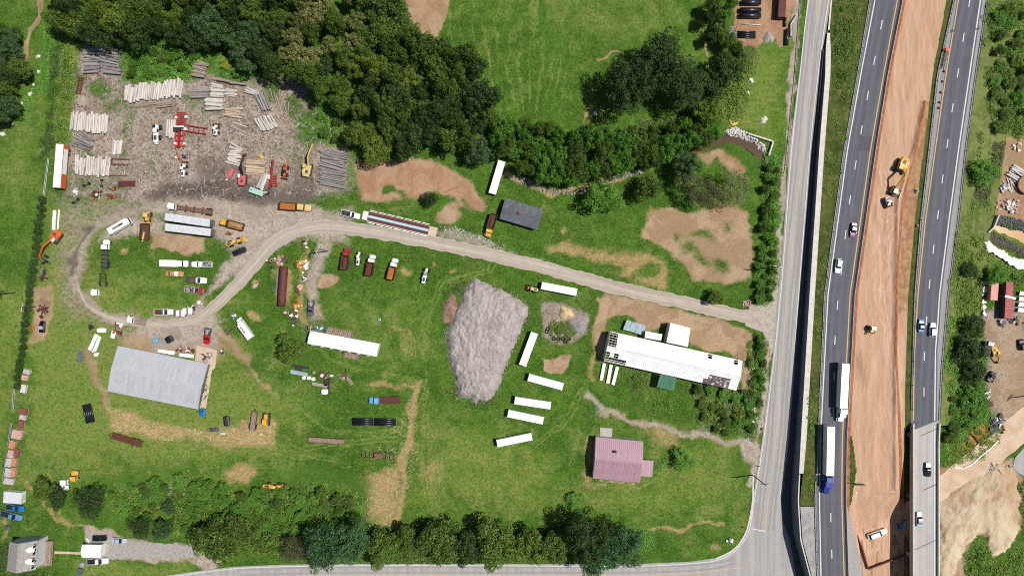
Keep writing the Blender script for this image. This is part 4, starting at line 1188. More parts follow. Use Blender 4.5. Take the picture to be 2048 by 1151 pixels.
def trunk_mesh(name, seed, material='bark', h=.62, limbs=6, r=.05, reach=.6):
    rg = random.Random(seed)
    mb = MB()
    mb.tube((0, 0, -.05), (0, 0, h * .55), r, r * .7, n=8)
    for i in range(limbs):
        a = 2 * math.pi * i / limbs + rg.uniform(-.4, .4)
        p0 = Vector((0, 0, h * rg.uniform(.4, .56)))
        p1 = p0 + Vector((math.cos(a) * reach * .45, math.sin(a) * reach * .45, h * .38))
        p2 = p1 + Vector((math.cos(a + rg.uniform(-.6, .6)) * reach * .5, math.sin(a + rg.uniform(-.6, .6)) * reach * .5, h * .35))
        mb.tube(p0, p1, r * .5, r * .34, n=6, caps=False)
        mb.tube(p1, p2, r * .34, r * .12, n=5, caps=False)
    return mb.mesh(name, material)

CROWN = {}
def variants(kind, material, n, **kw):
    CROWN[kind] = [crown_mesh('crown', 100 + hash_(kind) + i, material, **kw) for i in range(n)]
def hash_(s):
    return sum(ord(c) * (i + 3) for i, c in enumerate(s)) % 977
variants('green', 'leaf_green', 4)
variants('dark', 'leaf_dark', 4)
variants('olive', 'leaf_olive', 3)
variants('lush', 'leaf_lush', 2, leaves=3600)
variants('blue', 'leaf_blue', 2, leaves=5200, lobes=46, lobe_r=.2, size=.07)
variants('flower', 'leaf_flower', 3, leaves=3800, lobes=44, lobe_r=.19, size=.075)
variants('thin', 'leaf_thin', 2, leaves=3400, lobes=40, lobe_r=.22, size=.05, core=False)
variants('brownthin', 'leaf_brown', 2, leaves=5200, lobes=40, lobe_r=.22, size=.05, core=False)
variants('teal', 'leaf_teal', 2, leaves=6500, lobes=40, lobe_r=.24, size=.06)
variants('bigdark', 'leaf_dark', 2, leaves=9000, lobes=60, lobe_r=.2, size=.05)
variants('dense', 'leaf_dark', 2, leaves=7000, lobes=70, lobe_r=.17, size=.05, spread=1.02)
variants('yellow', 'leaf_yellow', 2, leaves=3000, lobes=30)
TRUNK = [trunk_mesh('trunk', i) for i in range(4)]
TRUNK_DEAD = trunk_mesh('trunk', 9, 'dead_wood', h=.7, limbs=9, r=.035, reach=.95)
SHRUB_STEM = MB().tube((0, 0, -.05), (0, 0, .5), .05, .03, n=6).mesh('stem', 'bark')

def zg(x, y):
    """height of the motorway banks above the field"""
    if capL(y) < x < vrgR(y):
        t = (x - capL(y)) / (vrgR(y) - capL(y)); return ZW(y) + (ZH(y) - ZW(y)) * t
    if y < 850 and rcR(y) < x < bankT(y):
        return ZH(y) * (1 - (x - rcR(y)) / (bankT(y) - rcR(y)))
    return 0.0
def tree(px, py, r_px, kind, label, h=None, group=None, name='tree', cat='tree', ell=1.0, rot=None, trunk=None, seed=None):
    """crown centre seen at (px, py), radius in map units; h total height in metres"""
    R = r_px / S
    h = h or (4.0 + R * 1.35)
    zc = h * .62
    p = W(px, py, zc)
    z0 = 0.0
    z0 = max(0.0, zg(px, py) - .2)
    p = W(px, py, zc + z0)
    t = thing(name, label, cat, (p.x, p.y, z0), rng.uniform(0, 6.28) if rot is None else rot, group)
    k = rng.randrange(len(CROWN[kind])) if seed is None else seed
    flat = .62
    ch = h * .62               # crown depth
    c = link('crown', CROWN[kind][k], t, (0, 0, h - ch))
    c.scale = (R, R * ell, ch / (1.25 * flat + .1))
    tk = link('trunk', trunk or TRUNK[k % 4], t)
    s_ = h * .9 / .62 * .62
    tk.scale = (min(R, h * .6), min(R * ell, h * .6), h * .95)
    return t

def in_poly(x, y, pts):
    return bool(inside(np.array([x]), np.array([y]), pts)[0])

def fill(pts, spacing, fn, seed=1, avoid=()):
    """even scatter of points inside a survey outline"""
    rg = random.Random(seed)
    xs = [p[0] for p in pts]; ysv = [p[1] for p in pts]
    got = []
    for _ in range(int((max(xs) - min(xs)) * (max(ysv) - min(ysv)) / spacing ** 2 * 14)):
        x, y = rg.uniform(min(xs), max(xs)), rg.uniform(min(ysv), max(ysv))
        if not in_poly(x, y, pts): continue
        if any(math.dist((x, y), (a, b_)) < r_ for a, b_, r_ in avoid): continue
        if all((x - a) ** 2 + (y - b_) ** 2 > spacing ** 2 for a, b_ in got):
            got.append((x, y)); fn(x, y, rg)
    return got

# ---- single trees, each with its own look
SINGLE = [
    (583, 697, 29, 'green', 'round leafy tree at the end of the white mobile home', 9, 1.0),
    (862, 398, 17, 'dense', 'small dark spiky tree alone on the bare brown patch', 6, 1.0),
    (1203, 394, 36, 'lush', 'bright green bushy tree between grey shed and creek', 10, .9),
    (1296, 378, 27, 'green', 'mid green rounded tree beside its black shadow on the lawn', 9, 1.0),
    (1374, 330, 31, 'blue', 'bluish grey green tree near the creek bank', 11, 1.0),
    (1400, 382, 50, 'brownthin', 'sparse brownish tree over the bare field corner', 11, .62),
    (1468, 372, 44, 'thin', 'pale thin branched tree beside the ditch', 10, .75),
    (1432, 594, 17, 'olive', 'small olive bush tree at the dirt track mouth', 5, 1.0),
    (957, 305, 30, 'blue', 'grey green tree beside the upper white container', 10, 1.0),
    (1258, 172, 58, 'bigdark', 'huge dark oak on the left flank of the field grove', 17, .9),
    (1322, 132, 66, 'bigdark', 'huge dark oak at the top of the field grove', 19, .9),
    (1366, 176, 46, 'bigdark', 'dark oak on the right flank of the field grove', 15, 1.0),
    (1448, 142, 34, 'dark', 'dark tree just below the pipe yard', 12, 1.0),
    (1424, 180, 26, 'dark', 'small dark tree beside the field grove', 10, 1.0),
    (1412, 222, 27, 'olive', 'olive green tree above the creek bend', 10, 1.0),
    (1500, 105, 18, 'thin', 'grey thin tree beside the gravel heap', 6, .8),
    (180, 1003, 36, 'dense', 'big round dark evergreen behind the white truck cab', 9, .9),
    (88, 978, 22, 'green', 'small green tree left of the white truck cab', 6, 1.0),
    (116, 992, 24, 'dark', 'low dark spreading tree below the white truck cab', 6, .7),
    (281, 1054, 24, 'dense', 'dark evergreen at the upper side of the driveway', 7, 1.0),
    (324, 1060, 21, 'blue', 'blue green conical evergreen beside the driveway', 8, 1.0),
    (338, 1014, 13, 'blue', 'slim blue green evergreen in the brush', 6, 1.3),
    (430, 1078, 48, 'green', 'broad green tree overhanging the end of the driveway', 12, .9),
    (476, 1060, 34, 'green', 'green tree in the brush right of the driveway end', 9, .9),
    (590, 1098, 28, 'brownthin', 'dull brown green tree at the road edge', 9, 1.0),
    (655, 1092, 44, 'teal', 'tall feathery blue green pine hanging over the road', 17, 1.1),
    (705, 1078, 38, 'teal', 'second feathery blue green pine beside the road', 16, 1.1),
    (765, 1095, 33, 'green', 'slim green tree between pine and roadside oaks', 11, 1.1),
    (812, 1080, 26, 'green', 'narrow green tree where the straw strip meets the road', 9, 1.2),
    (880, 1082, 44, 'green', 'broad green roadside tree with yellow green heart', 12, 1.0),
    (938, 1092, 30, 'dark', 'narrow dark roadside tree among green ones', 11, 1.2),
    (992, 1086, 46, 'green', 'broad green roadside tree below the mown field', 13, 1.0),
    (1060, 1090, 34, 'olive', 'yellowish half bare roadside tree', 10, 1.1),
    (1112, 1092, 32, 'green', 'small roadside tree left of the big pine', 10, 1.0),
    (1180, 1072, 52, 'bigdark', 'big dark pine below the bramble mound', 17, 1.0),
    (1240, 1086, 42, 'teal', 'big light green pine at the right end of the roadside row', 15, 1.1),
    (1195, 1108, 40, 'teal', 'blue green pine leaning over the road beside the dark pine', 14, 1.0),
    (1945, 652, 24, 'dark', 'dark bush tree at the top of the junkyard edge row', 6, 1.0),
    (1936, 700, 30, 'dark', 'dark bush tree in the middle of the junkyard edge row', 7, 1.1),
    (1946, 742, 24, 'dark', 'dark bush tree at the bottom of the junkyard edge row', 6, 1.0),
    (1950, 795, 24, 'lush', 'bright green bush tree below the junkyard edge row', 5, 1.2),
    (1966, 345, 24, 'lush', 'bright green bush on the motorway bank', 5, 1.2),
    (1938, 540, 16, 'dark', 'small dark bush on the motorway bank', 4, 1.2),
    (1990, 552, 22, 'lush', 'bright green bush above the pink container', 5, .8),
    (1366, 918, 20, 'lush', 'rounded green bush beside the mauve roofed house', 4, 1.3),
    (1150, 998, 17, 'lush', 'bramble mound standing in the mown field', 2.5, 1.0),
]
for (x, y, r, k, lab, h, e) in SINGLE:
    tree(x, y, r, k, lab, h, ell=e, trunk=TRUNK_DEAD if k in ('thin', 'brownthin') else None)

# ---- woods
def kind_at(x, y, rg):
    if 580 < x < 725 and y < 135 and x - 560 > (y - 60) * .2: return 'flower' if rg.random() < .72 else 'green'
    if 700 < x < 830 and 70 < y < 190: return 'olive' if rg.random() < .6 else 'green'
    if 690 < x < 800 and y > 195: return 'olive' if rg.random() < .75 else 'green'
    if 415 < x < 530 and 25 < y < 120: return 'blue' if rg.random() < .75 else 'dark'
    if 150 < x < 300 and y < 60: return 'olive' if rg.random() < .7 else 'green'
    if 330 < x < 420 and y < 60: return 'olive' if rg.random() < .6 else 'dark'
    if 720 < x < 830 and y < 90: return 'green'
    return rg.choice(['green', 'green', 'green', 'dark', 'green', 'dark'])
WLAB = {'green': 'mid green tree crown in the dense wood north of the timber yard', 'dark': 'dark green tree crown in the dense wood north of the timber yard',
        'olive': 'olive green tree crown in the dense wood north of the timber yard', 'flower': 'tree with cream coloured tips in the dense wood', 'blue': 'grey green tree crown in the dense wood'}
def wood(x, y, rg):
    k = kind_at(x, y, rg)
    tree(x, y, rg.uniform(17, 25) + (rg.random() < .35) * rg.uniform(4, 12), k, WLAB[k], rg.uniform(9, 15), group='trees of the wood, ' + k)
W1 = [(112, -30), (700, -30), (800, -20), (812, 40), (850, 85), (940, 112), (975, 150), (990, 215), (975, 262), (925, 295), (850, 300), (790, 318), (735, 310), (705, 262), (690, 215), (650, 190), (600, 150), (520, 125), (470, 118), (410, 95), (330, 62), (250, 68), (200, 80), (150, 70), (118, 40)]
fill(W1, 29, wood, 5)
W2 = [(985, 240), (1070, 250), (1160, 262), (1240, 262), (1310, 255), (1380, 245), (1440, 250), (1425, 275), (1385, 285), (1330, 318), (1250, 340), (1180, 355), (1130, 372), (1075, 350), (1020, 322), (990, 290)]
def thick(x, y, rg):
    k = rg.choice(['green', 'lush', 'lush', 'lush', 'green'])
    tree(x, y, rg.uniform(13, 20), k, 'leafy tree in the hedge of trees along the creek' if k == 'green' else 'bright green tree in the hedge of trees along the creek', rg.uniform(7, 11), group='creek hedge trees, ' + k)
fill(W2, 20, thick, 8)
W3 = [(-40, 60), (40, 62), (48, 110), (52, 150), (30, 200), (10, 235), (-40, 260)]
fill(W3, 24, lambda x, y, rg: tree(x, y, rg.uniform(15, 24), rg.choice(['dark', 'green', 'blue']), 'dark tree at the left edge beside the ditch', rg.uniform(8, 12), group='trees beside the ditch'), 3)
for (x, y, r, k) in ((1415, 40, 14, 'dark'), (1428, 12, 18, 'green'), (1448, 30, 18, 'lush'), (1440, 60, 20, 'green'), (1455, 85, 18, 'green'), (1420, 78, 13, 'dark'), (1462, 5, 14, 'lush'), (1470, 105, 16, 'green')):
    tree(x, y, r, k, 'tree in the narrow strip between green field and pipe yard', rng.uniform(6, 10), group='trees beside the pipe yard')

def bushes(pts, spacing, kinds, where, r0, r1, h0, h1, seed):
    got = []
    def put(x, y, rg):
        k = rg.choice(kinds)
        got.append(tree(x, y, rg.uniform(r0, r1), k, 'bush', rg.uniform(h0, h1), group='bushes of the ' + where, name='bush', cat='bush', ell=rg.uniform(.75, 1.3)))
    fill(pts, spacing, put, seed)
    got.sort(key=lambda o: o.location.x)
    for i, o in enumerate(got):
        n = i + 1
        o['label'] = '%s bush from the left in the %s' % (ORD(n), where)
def ORD(n):
    return '%d%s' % (n, 'th' if 10 <= n % 100 <= 20 else {1: 'st', 2: 'nd', 3: 'rd'}.get(n % 10, 'th')) if n > 3 else ('first', 'second', 'third')[n - 1]
bushes([(210, 985), (300, 965), (420, 960), (480, 985), (600, 975), (700, 985), (725, 1015), (690, 1050), (600, 1060), (500, 1070), (400, 1050), (350, 1075), (250, 1040)], 21, ['lush', 'lush', 'green'], 'brush belt below the lower pasture', 8, 15, 2.5, 4.5, 41)
bushes([(1385, 770), (1500, 770), (1512, 860), (1430, 868), (1400, 845)], 20, ['lush', 'green', 'olive'], 'bramble field beside the warehouse', 7, 13, 1.8, 3.2, 42)
bushes([(1508, 680), (1528, 675), (1530, 760), (1515, 850), (1500, 860), (1502, 760)], 15, ['lush', 'lush', 'green'], 'strip between warehouse and side road', 7, 11, 2.0, 3.2, 43)
bushes([(1534, 320), (1556, 330), (1550, 500), (1542, 600), (1520, 605), (1518, 540), (1530, 420)], 15, ['lush', 'green', 'lush'], 'thicket between ditch and side road', 7, 11, 2.2, 3.8, 44)
bushes([(1995, 20), (2050, 10), (2050, 230), (2000, 260), (1985, 120)], 24, ['lush', 'olive', 'green'], 'top right corner scrub', 9, 15, 2.2, 3.6, 45)
bushes([(1905, 780), (1960, 770), (1975, 830), (1925, 865), (1895, 880)], 20, ['lush', 'green'], 'corner between bridge and settling basin', 8, 13, 2.0, 3.4, 46)
bushes([(440, 118), (520, 112), (560, 142), (480, 152)], 18, ['lush', 'yellow', 'lush'], 'undergrowth above the log stacks', 8, 13, 2.4, 3.6, 47)
bushes([(255, 78), (330, 70), (392, 96), (392, 140), (300, 150), (250, 145)], 22, ['lush', 'green', 'lush'], 'vine bank beside the long log row', 9, 15, 3.0, 4.6, 48)
bushes([(620, 200), (690, 205), (700, 245), (680, 285), (640, 265)], 22, ['lush', 'green'], 'undergrowth beside the big grey log pile', 8, 13, 2.0, 3.4, 49)
# ---- clipped hedge shrubs along the left lane
SHR = [crown_mesh('foliage', 500 + i, 'leaf_dark', leaves=700, lobes=14, lobe_r=.42, size=.22, flat=.9) for i in range(3)]
def shrub(px, py, r_px, label, group, h=2.0, variant=None, mesh=None):
    p = W(px, py, h * .7)
    t = thing('shrub', label, 'shrub', (p.x, p.y, 0), rng.uniform(0, 6.28), group)
    c = link('foliage', mesh or SHR[rng.randrange(3)], t, (0, 0, .1))
    R = r_px / S
    c.scale = (R, R, h / 1.4)
    s_ = link('stem', SHRUB_STEM, t); s_.scale = (1, 1, h)
    return t
for i in range(25):
    t_ = i / 24
    x = 84 - 52 * t_ + rng.uniform(-1.5, 1.5); y = 400 + 372 * t_
    shrub(x, y, rng.uniform(7, 8.5), 'rounded dark shrub in the long hedge row beside the left field', 'shrubs of the hedge row', rng.uniform(1.6, 2.4))

# ---- scrub that nobody could count
def scrub(name, pts, height, material, label, density=9.0, size=.42, seed=1, mound=5.0, bare=0.0):
    """low growth as hundreds of leafy domes inside a survey outline"""
    rg = np.random.default_rng(seed)
    a = np.array(pts, float)
    x0, y0 = a.min(0); x1, y1 = a.max(0)
    n = int((x1 - x0) * (y1 - y0) / S ** 2 * .85)
    X = rg.uniform(x0, x1, n); Y = rg.uniform(y0, y1, n)
    xw = X + (fbm(X / 30, Y / 30, seed) - .5) * 26; yw = Y + (fbm(X / 30, Y / 30, seed + 5) - .5) * 26
    keep = inside(xw, yw, pts) & (fbm(X / 26, Y / 26, seed + 9, 3) > bare)
    sd = seg_dist(xw, yw, pts, True)[keep]
    X, Y = X[keep], Y[keep]
    R = rg.uniform(.5, 1.5, len(X)) * (.75 + .5 * min(height, 3) / 3)
    zt = height * np.clip(sd / 22, .2, 1) * rg.uniform(.35, 1.0, len(X)) * (.5 + fbm(X / 40, Y / 40, seed + 3, 2))
    C_, N_ , T_ = [], [], []
    for i in range(len(X)):
        k = int(density * 3.2 * R[i] ** 1.7 * (.42 / size) ** 1.5) + 6
        d = rg.normal(0, 1, (k, 3)); d /= np.linalg.norm(d, axis=1, keepdims=True); d[:, 2] = np.abs(d[:, 2])
        hh = max(zt[i], .25)
        kk = 1 - hh / D
        zb = zg(X[i], Y[i]); kk = 1 - (hh + zb) / D
        c = np.array([(X[i] - CX) / S * kk, (CY - Y[i]) / S * kk, zb])
        C_.append(c + d * np.array([R[i], R[i], hh]) * rg.uniform(.75, 1.05, (k, 1))); N_.append(d * np.array([1, 1, R[i] / hh * .8 + .5]))
        T_.append(np.full(k, rg.uniform(-.12, .3)))
    nr = np.vstack(N_); nr /= np.linalg.norm(nr, axis=1, keepdims=True)
    vs, q, t = leaf_quads(np.vstack(C_), nr, size, rg, .42)
    t = np.clip(t + np.repeat(np.concatenate(T_), 4), 0, 1)
    me = mesh_np(name, vs, q, material, {'tint': np.stack([t, t, t, np.ones_like(t)], -1)})
    return tag(link(name, me), label, kind='stuff')
scrub('vines', [(246, 72), (330, 62), (400, 92), (400, 150), (368, 165), (300, 160), (250, 160), (238, 120)], 3.6, 'leaf_lush', 'bright green vines smothering a bank beside the long log pile', 11, .45, 1)
scrub('undergrowth', [(440, 112), (520, 108), (560, 145), (470, 158), (420, 140)], 2.5, 'leaf_lush', 'green undergrowth between log piles and wood', 10, .42, 2)
scrub('undergrowth', [(600, 185), (690, 200), (705, 250), (690, 290), (650, 290), (620, 260), (640, 230)], 2.2, 'leaf_lush', 'green undergrowth beside the log pile under the trees', 9, .42, 3, bare=.36)
scrub('undergrowth', [(116, 88), (150, 80), (150, 150), (138, 240), (130, 300), (96, 320), (98, 240), (110, 160)], 2.4, 'brush_mix', 'weedy undergrowth on the left side of the log piles', 9, .42, 4)
scrub('undergrowth', [(104, 90), (122, 90), (112, 190), (104, 290), (92, 330), (84, 330), (98, 220)], 3.2, 'leaf_dark', 'dark hedge growth along the left lane', 10, .45, 5)
scrub('undergrowth', [(205, 975), (300, 960), (420, 950), (470, 985), (600, 965), (700, 975), (735, 1010), (700, 1050), (640, 1060), (560, 1075), (470, 1085), (390, 1060), (340, 1075), (250, 1040), (215, 1010)], 3.2, 'brush_mix', 'yellow green brush belt below the lower pasture', 9, .42, 6, bare=.22)
scrub('undergrowth', [(420, 1020), (520, 1030), (620, 1030), (700, 1055), (640, 1110), (540, 1110), (430, 1110)], 4.6, 'leaf_green', 'dark green thicket behind the roadside trees', 10, .45, 7)
scrub('undergrowth', [(215, 985), (300, 975), (340, 1000), (300, 1040), (230, 1025)], 2.0, 'leaf_yellow', 'yellow green weeds beside the round evergreen', 8, .4, 8, bare=.4)
scrub('undergrowth', [(1530, 300), (1562, 320), (1558, 420), (1552, 520), (1545, 600), (1520, 615), (1512, 560), (1522, 470), (1530, 400)], 2.8, 'leaf_lush', 'green thicket between ditch and side road', 10, .42, 9)
scrub('undergrowth', [(1502, 690), (1530, 670), (1535, 740), (1520, 830), (1512, 880), (1490, 860), (1495, 780)], 2.4, 'brush_mix', 'weedy thicket between white warehouse and side road', 9, .42, 10)
scrub('undergrowth', [(1240, 735), (1300, 745), (1295, 790), (1260, 785)], 2.0, 'leaf_green', 'weeds under the white warehouse wall', 9, .4, 11, bare=.35)
scrub('undergrowth', [(1282, 790), (1345, 800), (1345, 835), (1310, 835), (1285, 815)], 1.8, 'brush_mix', 'brown green bramble patch below the green lean-to', 8, .4, 12, bare=.36)
scrub('undergrowth', [(1375, 760), (1440, 790), (1500, 790), (1510, 860), (1440, 870), (1400, 850)], 2.2, 'brush_mix', 'bramble patch below the warehouse corner', 8, .42, 13, bare=.42)
scrub('undergrowth', [(1302, 915), (1340, 905), (1330, 935), (1305, 950)], 1.4, 'leaf_lush', 'weeds beside the mauve roofed house annex', 8, .36, 14, bare=.36)
scrub('undergrowth', [(1455, 120), (1520, 110), (1500, 200), (1470, 260), (1430, 240), (1440, 180)], 2.0, 'brush_mix', 'rough weeds below the pipe yard', 8, .4, 15, bare=.38)
scrub('undergrowth', [(1225, 262), (1330, 240), (1400, 200), (1420, 250), (1350, 290), (1250, 300)], 3.5, 'leaf_green', 'green thicket below the field grove', 9, .45, 16)
scrub('undergrowth', [(885, 590), (900, 560), (945, 555), (935, 575), (905, 600), (900, 660), (892, 640)], 1.6, 'leaf_green', 'weeds along the upper left foot of the mulch heap', 9, .36, 17, bare=.3)
scrub('undergrowth', [(1000, 575), (1035, 590), (1060, 620), (1054, 650), (1045, 615), (1015, 588)], 1.4, 'leaf_green', 'weeds along the upper right foot of the mulch heap', 9, .36, 18, bare=.36)
scrub('undergrowth', [(905, 760), (915, 795), (945, 805), (985, 800), (1000, 790), (990, 812), (940, 815), (905, 800)], 1.4, 'leaf_green', 'weeds along the lower foot of the mulch heap', 9, .36, 19, bare=.3)
scrub('undergrowth', [(1098, 635), (1140, 640), (1155, 660), (1130, 685), (1100, 665)], 1.6, 'leaf_green', 'weeds growing round the sand heap and tyres', 9, .38, 20)
scrub('undergrowth', [(1960, 15), (2060, -10), (2060, 260), (2010, 300), (1985, 360), (1975, 420), (1940, 400), (1950, 300), (1975, 180)], 2.4, 'brush_mix', 'shrubby cover on the motorway bank', 7, .42, 21, bare=.44)
scrub('undergrowth', [(1985, 285), (2010, 290), (1998, 340), (1965, 410), (1950, 400), (1975, 340)], 2.6, 'leaf_brown', 'dull brown green scrub beside the lumber stack', 9, .42, 22)
scrub('undergrowth', [(1905, 480), (1970, 470), (1985, 540), (2060, 530), (2060, 570), (1985, 565), (1965, 620), (1920, 640), (1900, 560)], 2.4, 'brush_mix', 'scrub between bank and pink container', 8, .42, 23, bare=.3)
scrub('undergrowth', [(1895, 640), (1930, 620), (1965, 640), (1970, 760), (1980, 830), (1930, 870), (1890, 900), (1885, 780)], 2.4, 'leaf_lush', 'bright green scrub between motorway bridge and junkyard', 8, .42, 24, bare=.3)
scrub('undergrowth', [(1895, 900), (1930, 870), (1965, 835), (2010, 865), (2000, 880), (1960, 920), (1910, 930), (1890, 925)], 1.2, 'brush_mix', 'weeds ringing the brown settling basin', 7, .36, 25, bare=.3)
scrub('undergrowth', [(1975, 462), (2010, 478), (2060, 500), (2060, 520), (2010, 500), (1972, 478)], 1.0, 'leaf_brown', 'dull weeds beside the brown pond', 8, .36, 26)
scrub('undergrowth', [(1935, 1160), (1930, 1120), (1950, 1080), (1975, 1080), (1988, 1125), (2045, 1090), (2060, 1110), (2040, 1160)], 2.0, 'brush_mix', 'green weeds beside the tan earth heap', 8, .42, 27, bare=.3)
scrub('undergrowth', [(2035, 965), (2060, 960), (2060, 1080), (2048, 1060)], 1.8, 'leaf_green', 'green weeds at the right edge of the earth heap', 8, .4, 28)
scrub('undergrowth', [(0, 1090), (16, 1095), (14, 1151), (40, 1145), (110, 1140), (110, 1165), (-20, 1165)], 1.6, 'leaf_dark', 'dark shrubs round the corner house', 8, .4, 29, bare=.36)
scrub('undergrowth', [(28, 850), (38, 800), (42, 800), (40, 870), (24, 960), (10, 990), (8, 970)], 1.0, 'leaf_green', 'weeds behind the stacked bricks', 8, .34, 30)
scrub('undergrowth', [(80, 60), (115, 20), (118, 90), (100, 150), (70, 210), (20, 270), (10, 250), (55, 170)], 0.7, 'leaf_lush', 'long lush grass beside the ditch', 8, .4, 31)
scrub('undergrowth', [(690, 425), (690, 300), (700, 290), (705, 330), (700, 380)], .9, 'leaf_lush', 'weeds at the foot of the grey log pile', 7, .36, 32, bare=.4)
scrub('undergrowth', [(740, 1065), (800, 1050), (870, 1055), (960, 1060), (1060, 1062), (1140, 1050), (1150, 1110), (1000, 1122), (860, 1122), (740, 1122)], 3.5, 'leaf_green', 'leafy growth between the roadside trees', 9, .42, 33)
scrub('undergrowth', [(1270, 1060), (1300, 1050), (1310, 1085), (1280, 1110)], 2.0, 'leaf_lush', 'bright bushes right of the roadside pines', 9, .4, 34)
scrub('undergrowth', [(450, 900), (470, 955), (300, 965), (215, 975), (260, 940), (330, 945)], .6, 'brush_mix', 'low weeds along the lower pasture edge', 5, .34, 35, bare=.5)
scrub('undergrowth', [(1672, 0), (1730, 0), (1712, 130), (1690, 230), (1672, 180), (1668, 80)], 1.8, 'leaf_green', 'dark shrubs on the motorway verge', 8, .4, 36, bare=.44)
scrub('undergrowth', [(1668, 40), (1735, 10), (1690, 280), (1660, 560), (1645, 850), (1632, 990), (1612, 990), (1622, 850), (1640, 560), (1656, 280)], .7, 'brush_mix', 'weeds on the motorway verge', 6, .34, 37, bare=.5)
scrub('undergrowth', [(1985, 0), (2060, 0), (2060, 230), (2010, 230), (1990, 150)], 2.4, 'leaf_lush', 'bright shrubs in the top right corner', 8, .42, 38, bare=.46)
scrub('undergrowth', [(1925, 330), (1955, 300), (1950, 420), (1925, 540), (1900, 640), (1890, 640), (1905, 500)], .7, 'brush_mix', 'low weeds on the slope of the motorway bank', 6, .34, 39, bare=.48)
# ------------------------------------------------------------------ vehicles
def ordinal(n):
    words = ['first', 'second', 'third', 'fourth', 'fifth', 'sixth', 'seventh', 'eighth', 'ninth', 'tenth', 'eleventh', 'twelfth']
    if n <= 12: return words[n - 1]
    return '%d%s' % (n, 'th' if 10 <= n % 100 <= 20 else {1: 'st', 2: 'nd', 3: 'rd'}.get(n % 10, 'th'))

def wheel_mesh(r, w):
    return MB().tube((0, -w / 2, 0), (0, w / 2, 0), r, n=14).mesh('wheel', 'tyre')
def rim_mesh(r, w):
    return MB().tube((0, -w / 2 - .02, 0), (0, w / 2 + .02, 0), r * .55, n=10).mesh('rim', 'grey_metal')
WM = {}
def wheels(t, spots, r=.34, w=.24, rim=True):
    key = (r, w)
    if key not in WM: WM[key] = (wheel_mesh(r, w), rim_mesh(r, w))
    for x, y in spots:
        o = link('wheel', WM[key][0], t, (x, y, r))
        if rim: link('rim', WM[key][1], o)

def four(xf, xr, y):
    return [(xf, y), (xf, -y), (xr, y), (xr, -y)]

def lamps(t, xf, xr, y, z, w=.3):
    for s_ in (-1, 1):
        MB().box(xf - .05, xf + .03, s_ * y - w / 2, s_ * y + w / 2, z, z + .16).build('headlight', 'safety_white', t)
        MB().box(xr - .03, xr + .05, s_ * y - w / 2, s_ * y + w / 2, z + .05, z + .2).build('tail_light', 'dull_red', t)

def car(label, rear, front, paint, z=0.0, style='sedan', roofmat=None, group=None, glass='glass'):
    h0 = {'sedan': 1.45, 'suv': 1.75, 'hatch': 1.5}[style]
    loc, rz, L = axis(rear, front, 1.0, z)
    t = thing('car', label, 'car', loc, rz, group)
    w = .93 if style != 'suv' else 1.0
    hl = L / 2
    belt = h0 * .62
    MB().hull([(-hl, w * .80, .32, belt * .80, .18), (-hl * .93, w * .93, .24, belt * .96, .16), (-hl * .55, w, .2, belt, .12), (hl * .25, w, .2, belt, .12), (hl * .72, w * .95, .22, belt * .86, .16), (hl * .95, w * .86, .26, belt * .74, .18), (hl, w * .7, .34, belt * .62, .16)]).build('body', paint, t)
    r0, r1 = {'sedan': (-.62, .38), 'suv': (-.92, .34), 'hatch': (-.88, .36)}[style]
    f0, f1 = {'sedan': (-.36, .06), 'suv': (-.74, .08), 'hatch': (-.60, .08)}[style]
    MB().hull([(hl * r0, w * .84, belt - .02, belt + .03, .02), (hl * f0, w * .80, belt - .02, h0 - .03, .12), (hl * f1, w * .80, belt - .02, h0 - .03, .12), (hl * r1, w * .84, belt - .02, belt + .03, .02)]).build('windows', glass, t)
    MB().hull([(hl * (f0 - .05), w * .66, h0 - .06, h0 - .02, .03), (hl * (f0 + .04), w * .72, h0 - .06, h0 + .02, .06), (hl * (f1 - .04), w * .72, h0 - .06, h0 + .02, .06), (hl * (f1 + .04), w * .66, h0 - .06, h0 - .02, .03)]).build('roof', roofmat or paint, t)
    for s_ in (-1, 1):
        MB().box(hl * .30, hl * .37, s_ * (w + .02), s_ * (w + .16), belt - .06, belt + .08).build('mirror', paint, t)
    wheels(t, four(hl * .62, -hl * .60, w - .14))
    lamps(t, hl * .96, -hl * .97, w * .62, belt * .55)
    return t

